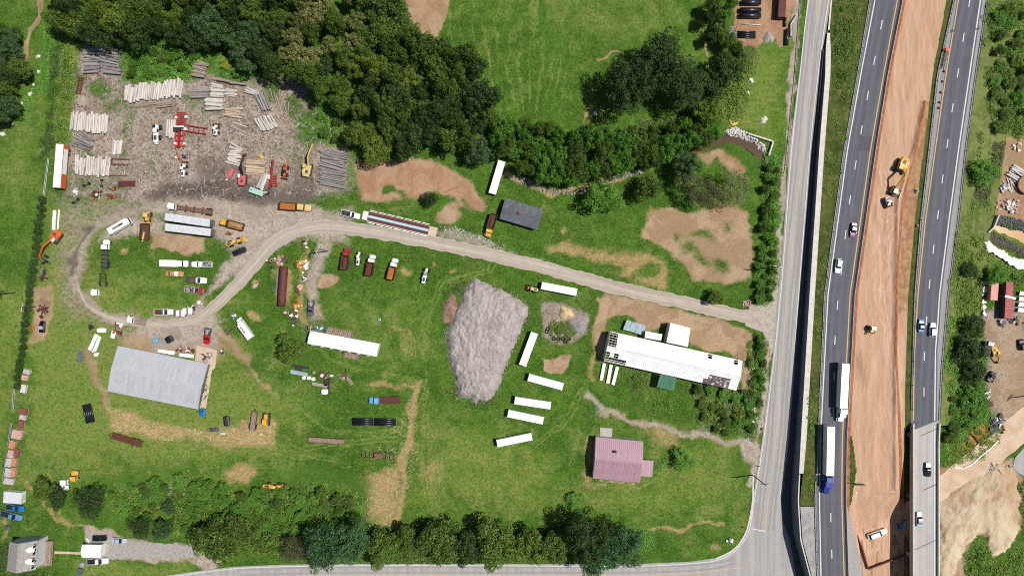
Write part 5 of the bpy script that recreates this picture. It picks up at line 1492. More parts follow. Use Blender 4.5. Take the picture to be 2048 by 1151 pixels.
def pickup(label, rear, front, paint, z=0.0, bed=None, load=None, group=None, crew=True, loadh=.35, paint2=None, cat='pickup', name='pickup_truck', topper=None):
    loc, rz, L = axis(rear, front, 1.2, z)
    t = thing(name, label, cat, loc, rz, group)
    hl = L / 2; w = 1.0
    c0 = -hl * (.12 if crew else -.04)
    MB().hull([(hl * .42, w, .35, 1.12, .1), (hl * .88, w * .95, .35, 1.02, .16), (hl, w * .84, .42, .86, .16)]).build('hood', paint2 or paint, t)
    MB().hull([(c0, w, .35, 1.15, .05), (hl * .44, w, .35, 1.15, .06)]).build('cab', paint, t)
    MB().hull([(c0 + .02, w * .86, 1.13, 1.72, .1), (hl * .18, w * .84, 1.13, 1.74, .1), (hl * .42, w * .9, 1.13, 1.17, .02)]).build('windows', 'glass', t)
    MB().hull([(c0 - .02, w * .76, 1.70, 1.78, .06), (hl * .19, w * .78, 1.70, 1.8, .06)]).build('roof', paint, t)
    b = bed or paint
    bx0, bx1 = -hl, c0 - .06
    MB().box(bx0, bx1, -w * .96, w * .96, .42, .72).build('bed_floor', 'dark_grey', t)
    for s_ in (-1, 1):
        MB().box(bx0, bx1, s_ * w * .98 - .07, s_ * w * .98 + .05, .42, 1.14).build('bed_side', b, t)
    MB().box(bx0 - .06, bx0 + .03, -w * .96, w * .96, .45, 1.14).build('tailgate', b, t)
    if load:
        mb = MB()
        for i in range(7):
            x = bx0 + .3 + (bx1 - bx0 - .6) * rng.random(); y = rng.uniform(-.6, .6)
            mb.box(x - rng.uniform(.2, .5), x + rng.uniform(.2, .5), y - rng.uniform(.15, .35), y + rng.uniform(.15, .35), .72, .75 + loadh * rng.uniform(.5, 1.3), rng.uniform(0, 3))
        mb.build('load', load, t)
    if topper:
        MB().box(bx0, bx1, -w * .94, w * .94, 1.14, 1.22, taper=.05).build('bed_cover', topper, t)
    for s_ in (-1, 1):
        MB().box(hl * .36, hl * .42, s_ * (w + .02), s_ * (w + .2), 1.08, 1.26).build('mirror', paint, t)
    wheels(t, four(hl * .62, -hl * .58, w - .12), .38, .28)
    lamps(t, hl * .97, -hl * .99, w * .7, .7)
    return t

def cab_conv(t, x0, x1, paint, w=1.15, zf=1.0, hood=True, roof=2.75, sleeper=False):
    """bonneted lorry cab between x0 (back) and x1 (nose)"""
    L = x1 - x0
    xc = x0 + L * (.52 if hood else .95)
    MB().hull([(x0, w, zf - .3, zf + .75, .05), (xc, w, zf - .3, zf + .75, .06)]).build('cab', paint, t)
    MB().hull([(x0 + .02, w * .94, zf + .74, roof - .05, .12), (xc - .35, w * .92, zf + .74, roof - .05, .12), (xc, w * .92, zf + .74, zf + .8, .02)]).build('windows', 'glass', t)
    MB().hull([(x0 - .02, w * .86, roof - .08, roof + .03, .1), (xc - .36, w * .86, roof - .08, roof + .03, .1), (xc - .2, w * .78, roof - .1, roof - .05, .05)]).build('cab_roof', paint, t)
    if hood:
        MB().hull([(xc + .02, w * .80, zf - .25, zf + .68, .14), (x1 - .3, w * .70, zf - .25, zf + .5, .16), (x1, w * .62, zf - .2, zf + .3, .14)]).build('hood', paint, t)
        MB().box(x1, x1 + .12, -w * .9, w * .9, .45, .8).build('bumper', 'grey_metal', t)
        for s_ in (-1, 1):
            MB().hull([(xc + .25, .24, .75, 1.1, .12), (x1 - .25, .22, .75, 1.05, .12)]).build('fender', paint, t).location.y = s_ * (w - .2)
    for s_ in (-1, 1):
        MB().box(xc - .3, xc - .2, s_ * (w + .05), s_ * (w + .3), zf + .8, zf + 1.2).build('mirror', 'black_metal', t)
    if sleeper:
        MB().hull([(x0 - 1.5, w, zf - .3, roof + .5, .12), (x0 - .03, w, zf - .3, roof + .55, .14)]).build('sleeper', paint, t)
    return xc

def frame_rails(t, x0, x1, z=.85, cross=5, material='black_metal'):
    mb = MB()
    for s_ in (-1, 1):
        mb.box(x0, x1, s_ * .42 - .06, s_ * .42 + .06, z - .14, z + .14)
    for i in range(cross):
        x = x0 + (x1 - x0) * (i + .5) / cross
        mb.box(x - .06, x + .06, -.36, .36, z - .1, z + .1)
    return mb.build('frame', material, t)

def open_bed(t, x0, x1, w, z0, z1, outer, inner, name='dump_bed', tilt=0.0):
    th = .1
    bed = MB().box(x0, x1, -w, w, z0, z0 + .12).build(name, inner, t)
    for s_ in (-1, 1):
        MB().box(x0, x1, s_ * w - th / 2, s_ * w + th / 2, z0, z1).build('side_wall', outer, bed)
        mb = MB()
        for i in range(5):
            x = x0 + (x1 - x0) * (i + .5) / 5
            mb.box(x - .06, x + .06, s_ * (w + .05) , s_ * (w + .14), z0, z1)
        mb.build('side_rib', outer, bed)
    MB().box(x0 - .05, x0 + .06, -w, w, z0, z1).build('tailgate', outer, bed)
    MB().box(x1 - .06, x1 + .06, -w, w, z0, z1 + .25).build('headboard', outer, bed)
    return bed

def dump_truck(label, rear, front, cabc, outer, inner, load=None, bedf=.6, group=None, z=0):
    loc, rz, L = axis(rear, front, 2.2, z)
    t = thing('dump_truck', label, 'dump truck', loc, rz, group)
    hl = L / 2
    xb = -hl + L * bedf
    frame_rails(t, -hl + .2, hl - .3)
    cab_conv(t, xb + .35, hl, cabc, hood=(hl - xb) > 2.6)
    bed = open_bed(t, -hl, xb, 1.2, 1.25, 2.5, outer, inner)
    if load:
        rings = []
        for i in range(7):
            x = -hl + .2 + (xb + hl - .4) * i / 6
            hh = 1.45 + .55 * math.sin(math.pi * (i + .5) / 7) + rng.uniform(-.06, .06)
            rings.append([(x, -.9, 1.36), (x, -.45, hh - .1), (x, 0, hh), (x, .5, hh - .12), (x, .95, 1.36)])
        MB().loft(rings).build('load', load, t)
    sp = four(hl - .9, -hl + 1.3, 1.0)
    sp += [(-hl + 2.5, 1.0), (-hl + 2.5, -1.0)]
    wheels(t, sp, .52, .4)
    lamps(t, hl, -hl, .8, .9)
    return t

def box_lorry(label, rear, front, paint, z=0.0, boxf=.68, boxmat='white_paint', name='box_truck', cat='box truck', h=3.2, group=None, w=1.15):
    loc, rz, L = axis(rear, front, h, z)
    t = thing(name, label, cat, loc, rz, group)
    hl = L / 2; xb = -hl + L * boxf
    frame_rails(t, -hl + .2, hl - .4)
    MB().box(-hl, xb, -w, w, 1.0, h - .06).build('cargo_box', boxmat, t)
    MB().box(-hl - .03, xb + .03, -w - .03, w + .03, h - .06, h + .02, taper=.06).build('box_roof', boxmat, t)
    cab_conv(t, xb + .12, hl, paint, w=w * .93, zf=.9, roof=2.35, hood=(hl - xb) > 2.0)
    wheels(t, four(hl - .9, -hl + 1.4, w - .15), .42, .3)
    lamps(t, hl, -hl, .8, .8)
    return t

def tractor_unit(label, rear, front, paint, z, group=None):
    loc, rz, L = axis(rear, front, 2.8, z)
    t = thing('tractor_unit', label, 'lorry', loc, rz, group)
    hl = L / 2
    frame_rails(t, -hl - 1.6, hl - .3)
    cab_conv(t, -hl + 1.5, hl, paint, w=1.2, zf=1.05, roof=3.0, sleeper=True)
    MB().box(-hl - 1.5, -hl - .1, -.5, .5, 1.0, 1.16, taper=.1).build('fifth_wheel', 'black_metal', t)
    for s_ in (-1, 1):
        MB().tube((-hl + .2, s_ * 1.05, .8), (-hl + 1.8, s_ * 1.05, .8), .32, n=12).build('fuel_tank', 'galvanised', t)
        MB().tube((-hl - .05, s_ * .95, 1.0), (-hl - .05, s_ * .95, 3.5), .09, n=8).build('exhaust_stack', 'galvanised', t)
    wheels(t, four(hl - .9, -hl - .2, 1.0) + [(-hl - 1.4, 1.0), (-hl - 1.4, -1.0)], .52, .42)
    lamps(t, hl, -hl - 1.6, .8, .9)
    return t

def semi_trailer(label, a, b, z=0.0, roof='white_paint', side='white_metal', h=4.05, w=1.28, group=None, ribs=16, nose_gap=True):
    loc, rz, L = axis(a, b, h, z)
    t = thing('semi_trailer', label, 'trailer', loc, rz, group)
    hl = L / 2
    body = MB().box(-hl, hl, -w, w, 1.15, h - .08).build('cargo_box', side, t)
    n = ribs
    pm = MB().box(0, L / n - .02, -w - .01, w + .01, 0, .09, taper=.012).mesh('roof_panel', roof)
    for i in range(n):
        link('roof_panel', pm, t, (-hl + L * i / n + .01, 0, h - .08))
    for s_ in (-1, 1):
        MB().box(-hl - .04, -hl + .02, min(s_ * .02, s_ * w), max(s_ * .02, s_ * w), 1.15, h - .15).build('rear_door', side, t)
        MB().box(-hl, hl, s_ * w - .03, s_ * w + .03, h - .22, h - .06).build('top_rail', 'galvanised', t)
        MB().box(hl * .45, hl * .45 + .15, s_ * .8 - .08, s_ * .8 + .08, 0, 1.15).build('landing_leg', 'black_metal', t)
    wheels(t, four(-hl + 1.4, -hl + 2.7, 1.0), .5, .45)
    MB().box(-hl - .08, -hl, -1.1, 1.1, .5, .65).build('bumper', 'black_metal', t)
    return t

CM = {}
def container(label, a, b, roof='white_roof', side='white_metal', h=2.6, w=1.22, group=None, name='shipping_container', z=0.0):
    loc, rz, L = axis(a, b, h, z)
    t = thing(name, label, 'shipping container', loc, rz, group)
    hl = L / 2
    n = max(6, int(L / .9))
    pw = L / n
    key = (round(pw, 3), roof)
    if key not in CM:
        CM[key] = MB().box(0, pw - .012, -w + .05, w - .05, 0, .05, taper=.03).mesh('roof_panel', roof)
    MB().box(-hl, hl, -w + .02, w - .02, .12, h - .06).build('body', side, t)
    for i in range(n):
        link('roof_panel', CM[key], t, (-hl + pw * i + .006, 0, h - .058))
    for s_ in (-1, 1):
        mb = MB()
        k = int(L / .28)
        for i in range(k):
            x = -hl + .1 + (L - .2) * i / k
            mb.box(x, x + .14, s_ * (w - .02) - .02, s_ * (w - .02) + .03, .2, h - .14)
        mb.build('side_corrugation', side, t)
        MB().box(-hl, hl, s_ * w - .05, s_ * w + .02, h - .12, h + .005).build('top_rail', roof, t)
        MB().box(-hl - .04, -hl + .01, min(s_ * .02, s_ * (w - .06)), max(s_ * .02, s_ * (w - .06)), .2, h - .12).build('door', side, t)
        for e in (-1, 1):
            MB().box(e * hl - .08, e * hl + .08, s_ * w - .08, s_ * w + .03, 0, h + .01).build('corner_post', side, t)
    mb = MB()
    for y in (-.8, -.35, .35, .8):
        mb.tube((-hl - .07, y, .25), (-hl - .07, y, h - .2), .025, n=6)
    mb.build('lock_rod', 'galvanised', t)
    return t

# ---- earth movers
def tracks(t, L, g, w=.55, h=.85, material='black_metal'):
    for s_ in (-1, 1):
        pts = []
        for i in range(8):
            a = math.pi * (.5 + i / 7)
            pts.append((-L / 2 + h / 2 + math.cos(a) * h / 2, h / 2 + math.sin(a) * h / 2))
        for i in range(8):
            a = math.pi * (-.5 + i / 7)
            pts.append((L / 2 - h / 2 + math.cos(a) * h / 2, h / 2 + math.sin(a) * h / 2))
        rings = [[(x, s_ * g - w / 2, z) for x, z in pts], [(x, s_ * g + w / 2, z) for x, z in pts]]
        tr = MB().loft(rings).build('track', material, t)
        mb = MB()
        k = int(L / .3)
        for i in range(k):
            x = -L / 2 + .2 + (L - .4) * i / k
            mb.box(x, x + .12, s_ * g - w / 2 - .02, s_ * g + w / 2 + .02, h, h + .05)
        mb.build('track_shoe', 'dark_grey', tr)

def excavator(label, base, heading, reach, paint, boomc=None, cabc=None, z=0.0, scale=1.0, bucket=True, name='excavator', cat='excavator', boomh=3.2, cabside=1):
    p = W(base[0], base[1], z + 1.8)
    t = thing(name, label, cat, (p.x, p.y, z), heading)
    t.scale = (scale,) * 3
    tracks(t, 4.2, 1.15)
    MB().box(-.7, .7, -.9, .9, .5, 1.0).build('undercarriage', 'black_metal', t)
    house = MB().hull([(-2.3, 1.2, 1.0, 1.95, .3), (-1.6, 1.35, 1.0, 2.15, .15), (.4, 1.35, 1.0, 2.05, .1), (1.3, 1.3, 1.0, 1.7, .1)]).build('engine_house', paint, t)
    MB().hull([(-2.7, 1.05, .95, 1.8, .25), (-2.25, 1.3, .95, 1.9, .2)]).build('counterweight', paint, t)
    MB().box(-1.6, -.6, -.7, .2, 2.1, 2.2).build('engine_grille', 'dark_grey', t)
    MB().box(.0, 1.5, cabside * .35, cabside * 1.3, 1.7, 2.6, taper=.05).build('cab', 'glass', t)
    MB().box(-.03, 1.4, cabside * .33, cabside * 1.32, 2.6, 2.72, taper=.05).build('cab_roof', cabc or paint, t)
    bc = boomc or paint
    y = -cabside * .25
    a, b, c = (1.0, y, 1.6), (reach * .5, y, boomh), (reach * .92, y, boomh * .55)
    MB().bar(a, b, .42, .6).build('boom', bc, t)
    MB().bar(b, (reach, y, boomh * .45), .36, .5).build('stick', bc, t)
    MB().tube((.8, y, 1.3), ((a[0] + b[0]) / 2 + .4, y, (a[2] + b[2]) / 2), .09, n=8).build('boom_cylinder', 'galvanised', t)
    if bucket:
        x = reach
        MB().hull([(x - .35, .5, boomh * .2 - .3, boomh * .45, .1), (x + .35, .55, boomh * .1 - .2, boomh * .38, .2), (x + .6, .5, boomh * .1 - .1, boomh * .2, .05)]).build('bucket', 'rust_light', t)
    return t

def wheel_loader(label, rear, front, paint, z=0.0, bucket=True, cabc=None, name='wheel_loader', cat='loader', r=.75, w=1.0, blade=False, rearbox=None):
    loc, rz, L = axis(rear, front, 1.8, z)
    t = thing(name, label, cat, loc, rz)
    hl = L / 2
    MB().hull([(-hl, w * .62, .7, 1.7, .15), (-hl * .5, w * .7, .7, 1.9, .15), (-hl * .1, w * .7, .7, 1.75, .1)]).build('engine_hood', paint, t)
    MB().box(-hl * .8, -hl * .4, -w * .4, w * .4, 1.86, 1.95).build('engine_grille', 'dark_grey', t)
    MB().box(-hl * .12, hl * .22, -w * .55, w * .55, 1.2, 2.5, taper=.06).build('cab', 'glass', t)
    MB().box(-hl * .14, hl * .24, -w * .6, w * .6, 2.5, 2.62, taper=.05).build('cab_roof', cabc or paint, t)
    MB().box(hl * .2, hl * .6, -w * .4, w * .4, .6, 1.3).build('front_frame', paint, t)
    if bucket:
        for s_ in (-1, 1):
            MB().bar((hl * .15, s_ * w * .42, 1.5), (hl * .85, s_ * w * .42, .7), .14, .3).build('lift_arm', paint, t)
        mb = MB()
        mb.box(hl * .82, hl * .9, -w * 1.2, w * 1.2, .1, 1.0)
        mb.box(hl * .82, hl * 1.08, -w * 1.2, w * 1.2, .08, .18)
        for s_ in (-1, 1):
            mb.box(hl * .82, hl * 1.05, s_ * w * 1.2 - .04, s_ * w * 1.2 + .04, .1, .85)
        mb.build('bucket', 'rust' if not blade else paint, t)
    if rearbox:
        MB().box(-hl - .5, -hl, -w * .5, w * .5, .4, 1.0).build('grapple', rearbox, t)
    wheels(t, four(hl * .42, -hl * .5, w), r, .5)
    return t

def dozer(label, rear, front, paint, z=0.0, cabc=None, blade=True):
    loc, rz, L = axis(rear, front, 1.8, z)
    t = thing('bulldozer', label, 'bulldozer', loc, rz)
    hl = L / 2
    tracks(t, L * .78, .95, .5, .9)
    MB().hull([(-hl * .7, .65, .8, 1.6, .1), (hl * .1, .65, .8, 1.7, .12), (hl * .62, .55, .8, 1.55, .12)]).build('engine_hood', paint, t)
    MB().box(-hl * .5, hl * .06, -.7, .7, 1.6, 2.55, taper=.06).build('cab', 'glass', t)
    MB().box(-hl * .56, hl * .1, -.8, .8, 2.55, 2.68, taper=.04).build('cab_roof', cabc or paint, t)
    if blade:
        rings = []
        for y in (-1.5, 1.5):
            rings.append([(hl * .9, y, .1), (hl * 1.0, y, .15), (hl * .94, y, .6), (hl * 1.0, y, 1.15), (hl * .9, y, 1.15), (hl * .84, y, .6)])
        MB().loft(rings).build('blade', paint, t)
        for s_ in (-1, 1):
            MB().bar((0, s_ * 1.28, .5), (hl * .88, s_ * 1.28, .45), .14, .22).build('push_arm', paint, t)
    return t

def flatbed(label, rear, front, cabc, deckm, z=0.0, cabf=.3, name='flatbed_truck', stakes=False, group=None, load=None, cat='flatbed truck', naked=False):
    loc, rz, L = axis(rear, front, 1.8, z)
    t = thing(name, label, cat, loc, rz, group)
    hl = L / 2; xb = hl - L * cabf
    frame_rails(t, -hl, hl - .3, cross=9, material='black_metal' if not naked or deckm == 'black_metal' else deckm)
    cab_conv(t, xb + .1, hl, cabc, zf=.95, roof=2.5, hood=L * cabf > 2.4)
    if not naked:
        n = 8
        pm = MB().box(-hl, xb, -.02, 2.2 / n - .05, 1.1, 1.2).mesh('deck_plank', deckm)
        for i in range(n):
            link('deck_plank', pm, t, (0, -1.1 + 2.2 * i / n + .02, 0))
        for s_ in (-1, 1):
            MB().box(-hl, xb, s_ * 1.15 - .05, s_ * 1.15 + .05, 1.0, 1.5 if stakes else 1.22).build('side_rail', deckm if not stakes else 'rust', t)
    else:
        MB().box(-hl + .3, xb - .3, -.75, .75, .99, 1.06).build('deck_plate', 'scrap' if deckm != 'black_metal' else 'dark_grey', t)
        for i in range(5):
            x = -hl + .5 + (xb + hl - 1.0) * i / 4
            MB().box(x - .12, x + .12, -1.1, 1.1, 1.0, 1.25).build('bunk', deckm, t)
            for s_ in (-1, 1):
                MB().box(x - .07, x + .07, s_ * 1.1 - .07, s_ * 1.1 + .07, 1.0, 1.9).build('stake', deckm, t)
    if load:
        mb = MB()
        for i in range(9):
            x = rng.uniform(-hl + .6, xb - .6); y = rng.uniform(-.7, .7)
            mb.box(x - rng.uniform(.2, .7), x + rng.uniform(.2, .7), y - .25, y + .25, 1.2, 1.3 + rng.uniform(.1, .5), rng.uniform(0, 3))
        mb.build('load', load, t)
    wheels(t, four(hl - .8, -hl + 1.0, 1.0) + [(-hl + 2.1, 1.0), (-hl + 2.1, -1.0)], .5, .4)
    lamps(t, hl, -hl, .8, .9)
    return t

# ---------------------------------------------------------------- motorway traffic
def zr(y): return ZH(y) + .03
semi_trailer('plain white semi-trailer behind the white lorry on the motorway', (1692, 727), (1687.5, 817), zr(775), roof='white_paint')
tractor_unit('white lorry tractor pulling the plain white trailer', (1687, 818), (1684.5, 844), 'car_white', zr(832))
semi_trailer('ribbed white semi-trailer behind the blue lorry on the motorway', (1662.5, 853), (1660.5, 951), zr(900), roof='white_roof', ribs=22)
tractor_unit('dark blue lorry tractor pulling the ribbed white trailer', (1659.5, 954), (1655.5, 989), 'truck_blue', zr(975))
car('purple car overtaking in the lane next to the orange earth', (1710, 445), (1705.5, 474), 'car_purple', zr(460), 'sedan', roofmat='car_silver')
car('white car with black glass on the lorry carriageway', (1679.5, 517), (1675.5, 546), 'car_white', zr(531), 'suv')
car('bright blue car on the bridge approach carriageway', (1843, 664), (1844.5, 638), 'car_blue', zr(650), 'sedan')
car('white car beside the bright blue car', (1865.5, 673), (1867.5, 645), 'car_white', zr(658), 'suv')
car('black car on the concrete bridge', (1857, 953), (1857.5, 925), 'car_black', zr(940), 'sedan')
car('pale silver car on the lower part of the concrete bridge', (1839.8, 1053), (1840, 1024), 'car_silver', zr(1038), 'sedan')
car('white car on the sandy ground below the orange embankment', (1737, 1074), (1775, 1060), 'car_white', .08, 'suv')
car('steel blue car in the black shadow under the bridge edge', (1794, 1054), (1818, 1043), 'steel_blue', .08, 'hatch')

# ---------------------------------------------------------------- shipping containers in the yard
container('white shipping container standing beside the creek trees', (1003.9, 322), (984.3, 387))
container('white shipping container beside the dirt track with a tan loader at its end', (1083, 570.5), (1153.7, 584))
container('white shipping container standing upright in line beside the mulch heap', (1069.3, 665.5), (1045, 730.7))
container('white shipping container below the square bare patch', (1056.8, 754), (1126, 773))
container('upper one of two parallel white shipping containers near the mulch heap foot', (1029.4, 800), (1101.6, 810.7))
container('lower one of two parallel white shipping containers near the mulch heap foot', (1015.9, 826), (1086.8, 840.7))
container('white shipping container tilted the other way in the mown field', (994, 886.5), (1063.8, 872))
semi_trailer('silver ribbed trailer, upper of the pair beside the yellow dump truck', (419.5, 446), (330, 433), roof='silver_roof', side='grey_metal', ribs=22)
semi_trailer('silver ribbed trailer, lower of the pair beside the bare patch', (421, 464.5), (330, 453.7), roof='silver_roof', side='grey_metal', ribs=22)
ot = semi_trailer('white trailer with orange painted side at the left edge of the timber yard', (119.5, 288), (113, 375), roof='white_paint', side='orange')
MB().box(-6, 2.5, 1.285, 1.30, 1.5, 3.6).build('white_panel', 'white_paint', ot)
container('pink shipping container at the head of the junkyard', (1990.5, 565), (1988, 600), roof='container_pink', side='container_pink')
container('long red shipping container in the junkyard', (2020, 564), (2016.5, 636), roof='container_red', side='dark_grey', h=2.9)
container('long brownish red shipping container in the pipe yard', (1567, -30), (1563.5, 34), roof='rust_red', side='rust_red')

# ---------------------------------------------------------------- lorries and cars in the yard
dump_truck('yellow dump truck with empty orange bed parked on the gravel', (558.5, 410.5), (620.5, 415.5), 'pale_yellow', 'rust_red', 'orange_rust', bedf=.56)
dump_truck('yellow dump truck with tan load beside the silver trailers', (486, 454), (440, 442), 'yellow', 'rust', 'orange_rust', load='deck_load', bedf=.68)
dump_truck('red dump truck with rusty bed, first in the row on the grass', (686.8, 539), (693, 495.5), 'dull_red', 'rust_red', 'rust', load='brown_load', bedf=.62)
dump_truck('white dump truck with rusty bed, middle of the row on the grass', (736.3, 551), (744.5, 509), 'white_metal', 'rust_red', 'rust', bedf=.60)
dump_truck('white dump truck with bright orange bed at the end of the row', (779.3, 558.5), (789.7, 516.5), 'white_metal', 'rust', 'orange_rust', bedf=.58)
dump_truck('yellow dump truck with brown bed beside the grey shed', (988.5, 428), (974.5, 472.5), 'yellow', 'rust_red', 'rust', load='brown_load', bedf=.64)
box_lorry('white box van parked on the round lawn', (318, 526), (371, 527), 'car_white', boxf=.66, h=2.9)
pickup('white service pickup with crowded bed on the round lawn', (423, 528.5), (382, 528), 'car_white', load='cargo_mix')
car('rusty orange wrecked car below the white box van', (330, 546.5), (365.5, 547.5), 'wreck_orange', 0, 'sedan')
pickup('white pickup with reddish bed, lower part of the round lawn', (373, 558.5), (412, 561), 'car_white', bed='rust_red', load='scrap', crew=False)
pickup('stripped pickup with red hood at the bottom of the round lawn', (369, 577), (407, 582), 'wreck_paint', bed='wreck_paint', load='cargo_mix', crew=False, paint2='dull_red')
pickup('white pickup with rusty scrap in its bed at the loop bend', (307.5, 624), (345.5, 623.5), 'white_metal', load='rust', crew=False)
flatbed('white flatbed truck with brown deck facing left on the loop track', (289.5, 645), (251.5, 637.5), 'car_white', 'deck_wood', cabf=.4)
pickup('red pickup with white cargo in front of the metal shed', (415.5, 656), (411.5, 688), 'red', load='cargo_mix', bed='dark_grey')
pickup('dark grey pickup at the end of the grass track', (622.5, 599.5), (619.5, 633), 'car_grey', load='cargo_mix')
car('black car at the edge of the gravel beside the grass corner', (465.5, 508), (491, 497), 'navy_black', 0, 'suv')
car('black car among scrap beside the left hedge', (82, 665), (83, 641), 'car_black', 0, 'sedan', roofmat='car_silver')
flatbed('white log truck with long brown bunk frame above the silver trailers', (424, 424), (332, 410.5), 'car_white', 'rust', cabf=.2, naked=True, name='log_truck', cat='log truck')
flatbed('white cab truck with bare black chassis on the inner lawn edge', (206.5, 537), (210.5, 479), 'car_white', 'black_metal', cabf=.34, naked=True, name='chassis_truck', cat='truck')
bx = box_lorry('white box truck with red lettering on its roof beside the dirt track', (500, 676), (472, 637), 'car_white', boxf=.74, h=3.1)
flatbed('turquoise cab truck with brown stake bed on the lower pasture', (800, 800), (737, 801), 'sky_blue', 'rust_red', cabf=.34, stakes=True, name='stake_truck', cat='truck')
bus = box_lorry('long white bus body lying between gravel and lawn', (216, 463), (256, 440), 'car_white', boxf=.9, h=3.0, name='bus_body', cat='bus')
MB().box(-2.2, 1.8, -.35, .35, 3.03, 3.06).build('roof_hatch', 'dark_grey', bus)
MB().box(-1.9, .2, -.2, .2, 3.07, 3.1).build('roof_hatch', 'deck_wood', bus)
pickup('bright blue pickup parked under the white trailer in the corner', (11.5, 1013), (46, 1018), 'bright_blue', bed='sky_blue', topper='tarp_black')
pickup('pale blue pickup with dark bed in the left corner', (1, 1026), (42, 1036.5), 'steel_blue', topper='tarp_black')
car('black car beside the carport', (184, 1075.5), (212, 1076), 'car_black', 0, 'suv')
car('silver blue sedan on the gravel driveway', (223, 1080), (252, 1082), 'car_silver', 0, 'sedan')
pickup('white pickup with dark bed cover below the carport', (174, 1123), (215, 1121.5), 'car_white', topper='tarp_black')
flatbed('black flatbed truck with white cab in the junkyard', (1976, 712), (1981, 682), 'car_white', 'black_metal', cabf=.3)
pickup('black pickup with cluttered open bed in the junkyard', (1980, 762), (1990, 744), 'car_black', load='cargo_mix')
car('dark car at the right edge of the junkyard', (2048, 700), (2043, 678), 'car_black', 0, 'suv')
def truck_cab(label, at, heading, paint, L=3.0):
    p = W(at[0], at[1], 1.6)
    t = thing('truck_cab', label, 'truck cab', (p.x, p.y, 0), heading)
    frame_rails(t, -L / 2, L / 2, z=.6, cross=3)
    cab_conv(t, -L / 2, L / 2, paint, zf=.85, roof=2.2)
    wheels(t, four(L * .28, -L * .3, 1.0), .45, .35)
truck_cab('white truck cab half hidden in the trees of the lower left corner', (127.5, 970), -math.pi / 2, 'car_white', 3.8)
truck_cab('yellow truck cab beside the white one in the lower left corner', (147, 951), math.pi / 2, 'yellow', 3.2)
truck_cab('small white truck cab on the lawn beside the loop track', (187.5, 584.5), math.pi, 'car_white', 2.8)
truck_cab('white stripped cab in the wreck row at the loop bend', (361, 626), 0, 'white_metal', 2.6)
truck_cab('white tilted cab at the head of the wreck row', (375, 622), 0, 'white_metal', 2.8)

# ---------------------------------------------------------------- machines
excavator('orange excavator with white engine deck beside the left hedge', (108, 474), math.radians(233), 8.5, 'orange', cabc='white_metal')
excavator('cream yellow crane excavator beside the grey log pile', (613.5, 337), math.radians(78), 8.6, 'pale_yellow', bucket=False, name='crawler_crane', cat='crane', boomh=4.0)
excavator('red knuckleboom loader lifting logs beside the pale logs', (483, 356), math.radians(84), 9.2, 'pink_red', boomc='black_metal', cabc='white_metal', name='log_loader', cat='loader', scale=.9, boomh=4.5)
wheel_loader('orange skid machine with long arm right of the red conveyor', (571, 326), (566, 357), 'orange', cabc='navy_black', r=.6, w=.8)
wheel_loader('white log skidder left of the red saw line', (310, 284), (312.5, 240), 'white_metal', bucket=False, cabc='white_metal', name='log_skidder', r=.8, w=1.15, rearbox='white_metal')
wheel_loader('white forklift right of the red saw line', (429.5, 270), (430, 245), 'white_metal', bucket=True, cabc='white_metal', name='forklift', cat='forklift', r=.5, w=.85)
wheel_loader('white loader below the red saw line', (364, 353), (366.5, 322), 'white_metal', bucket=True, cabc='white_metal', r=.55, w=.85)
wheel_loader('white tractor alone on the grass right of the dump trucks', (845.5, 566), (856, 529), 'white_metal', bucket=False, cabc='cargo_mix', name='tractor', cat='tractor', r=.65, w=.95)
wheel_loader('tan skid loader at the end of a white container', (1076, 580), (1052, 574), 'pale_yellow', cabc='pale_yellow', r=.55, w=.85)
dozer('yellow bulldozer above the rusty dump body', (293, 420), (292, 446), 'yellow', cabc='pale_yellow')
wheel_loader('yellow road grader beside the black car', (451, 490), (486, 477), 'yellow', cabc='pale_yellow', name='road_grader', cat='grader', r=.65, w=.85, blade=True)
wheel_loader('yellow and grey backhoe at the edge of the brush', (525, 971), (569, 974), 'yellow', cabc='pale_yellow', name='backhoe', cat='backhoe', r=.6, w=.9)
zm = ZH(345) - .1
excavator('large yellow excavator on the orange median', (1806, 332), math.radians(247), 7.0, 'yellow', cabc='pale_yellow', z=zm, scale=1.12, boomh=5.0, cabside=-1)
dozer('tan tracked machine below the large excavator', (1780, 379), (1804, 388), 'pale_yellow', z=ZH(382) - .1, cabc='white_metal')
wheel_loader('white roofed roller with long drum arm on the median', (1775, 394), (1782, 413), 'white_metal', z=ZH(404) - .1, cabc='white_metal', name='road_roller', cat='roller', r=.6, w=1.0)
dozer('white roofed grading dozer alone on the orange median', (1746.5, 648), (1745, 669), 'pale_yellow', z=ZH(658) - .05, cabc='white_metal')
excavator('small yellow excavator in the junkyard', (1993, 704), math.radians(290), 5.0, 'yellow', scale=.75)
p = W(715, 512, 2)
wheel_loader('white lift truck between the red and the white dump trucks', (714, 530), (719, 497), 'white_metal', cabc='white_metal', name='boom_lift', cat='lift', r=.5, w=.8, bucket=False)
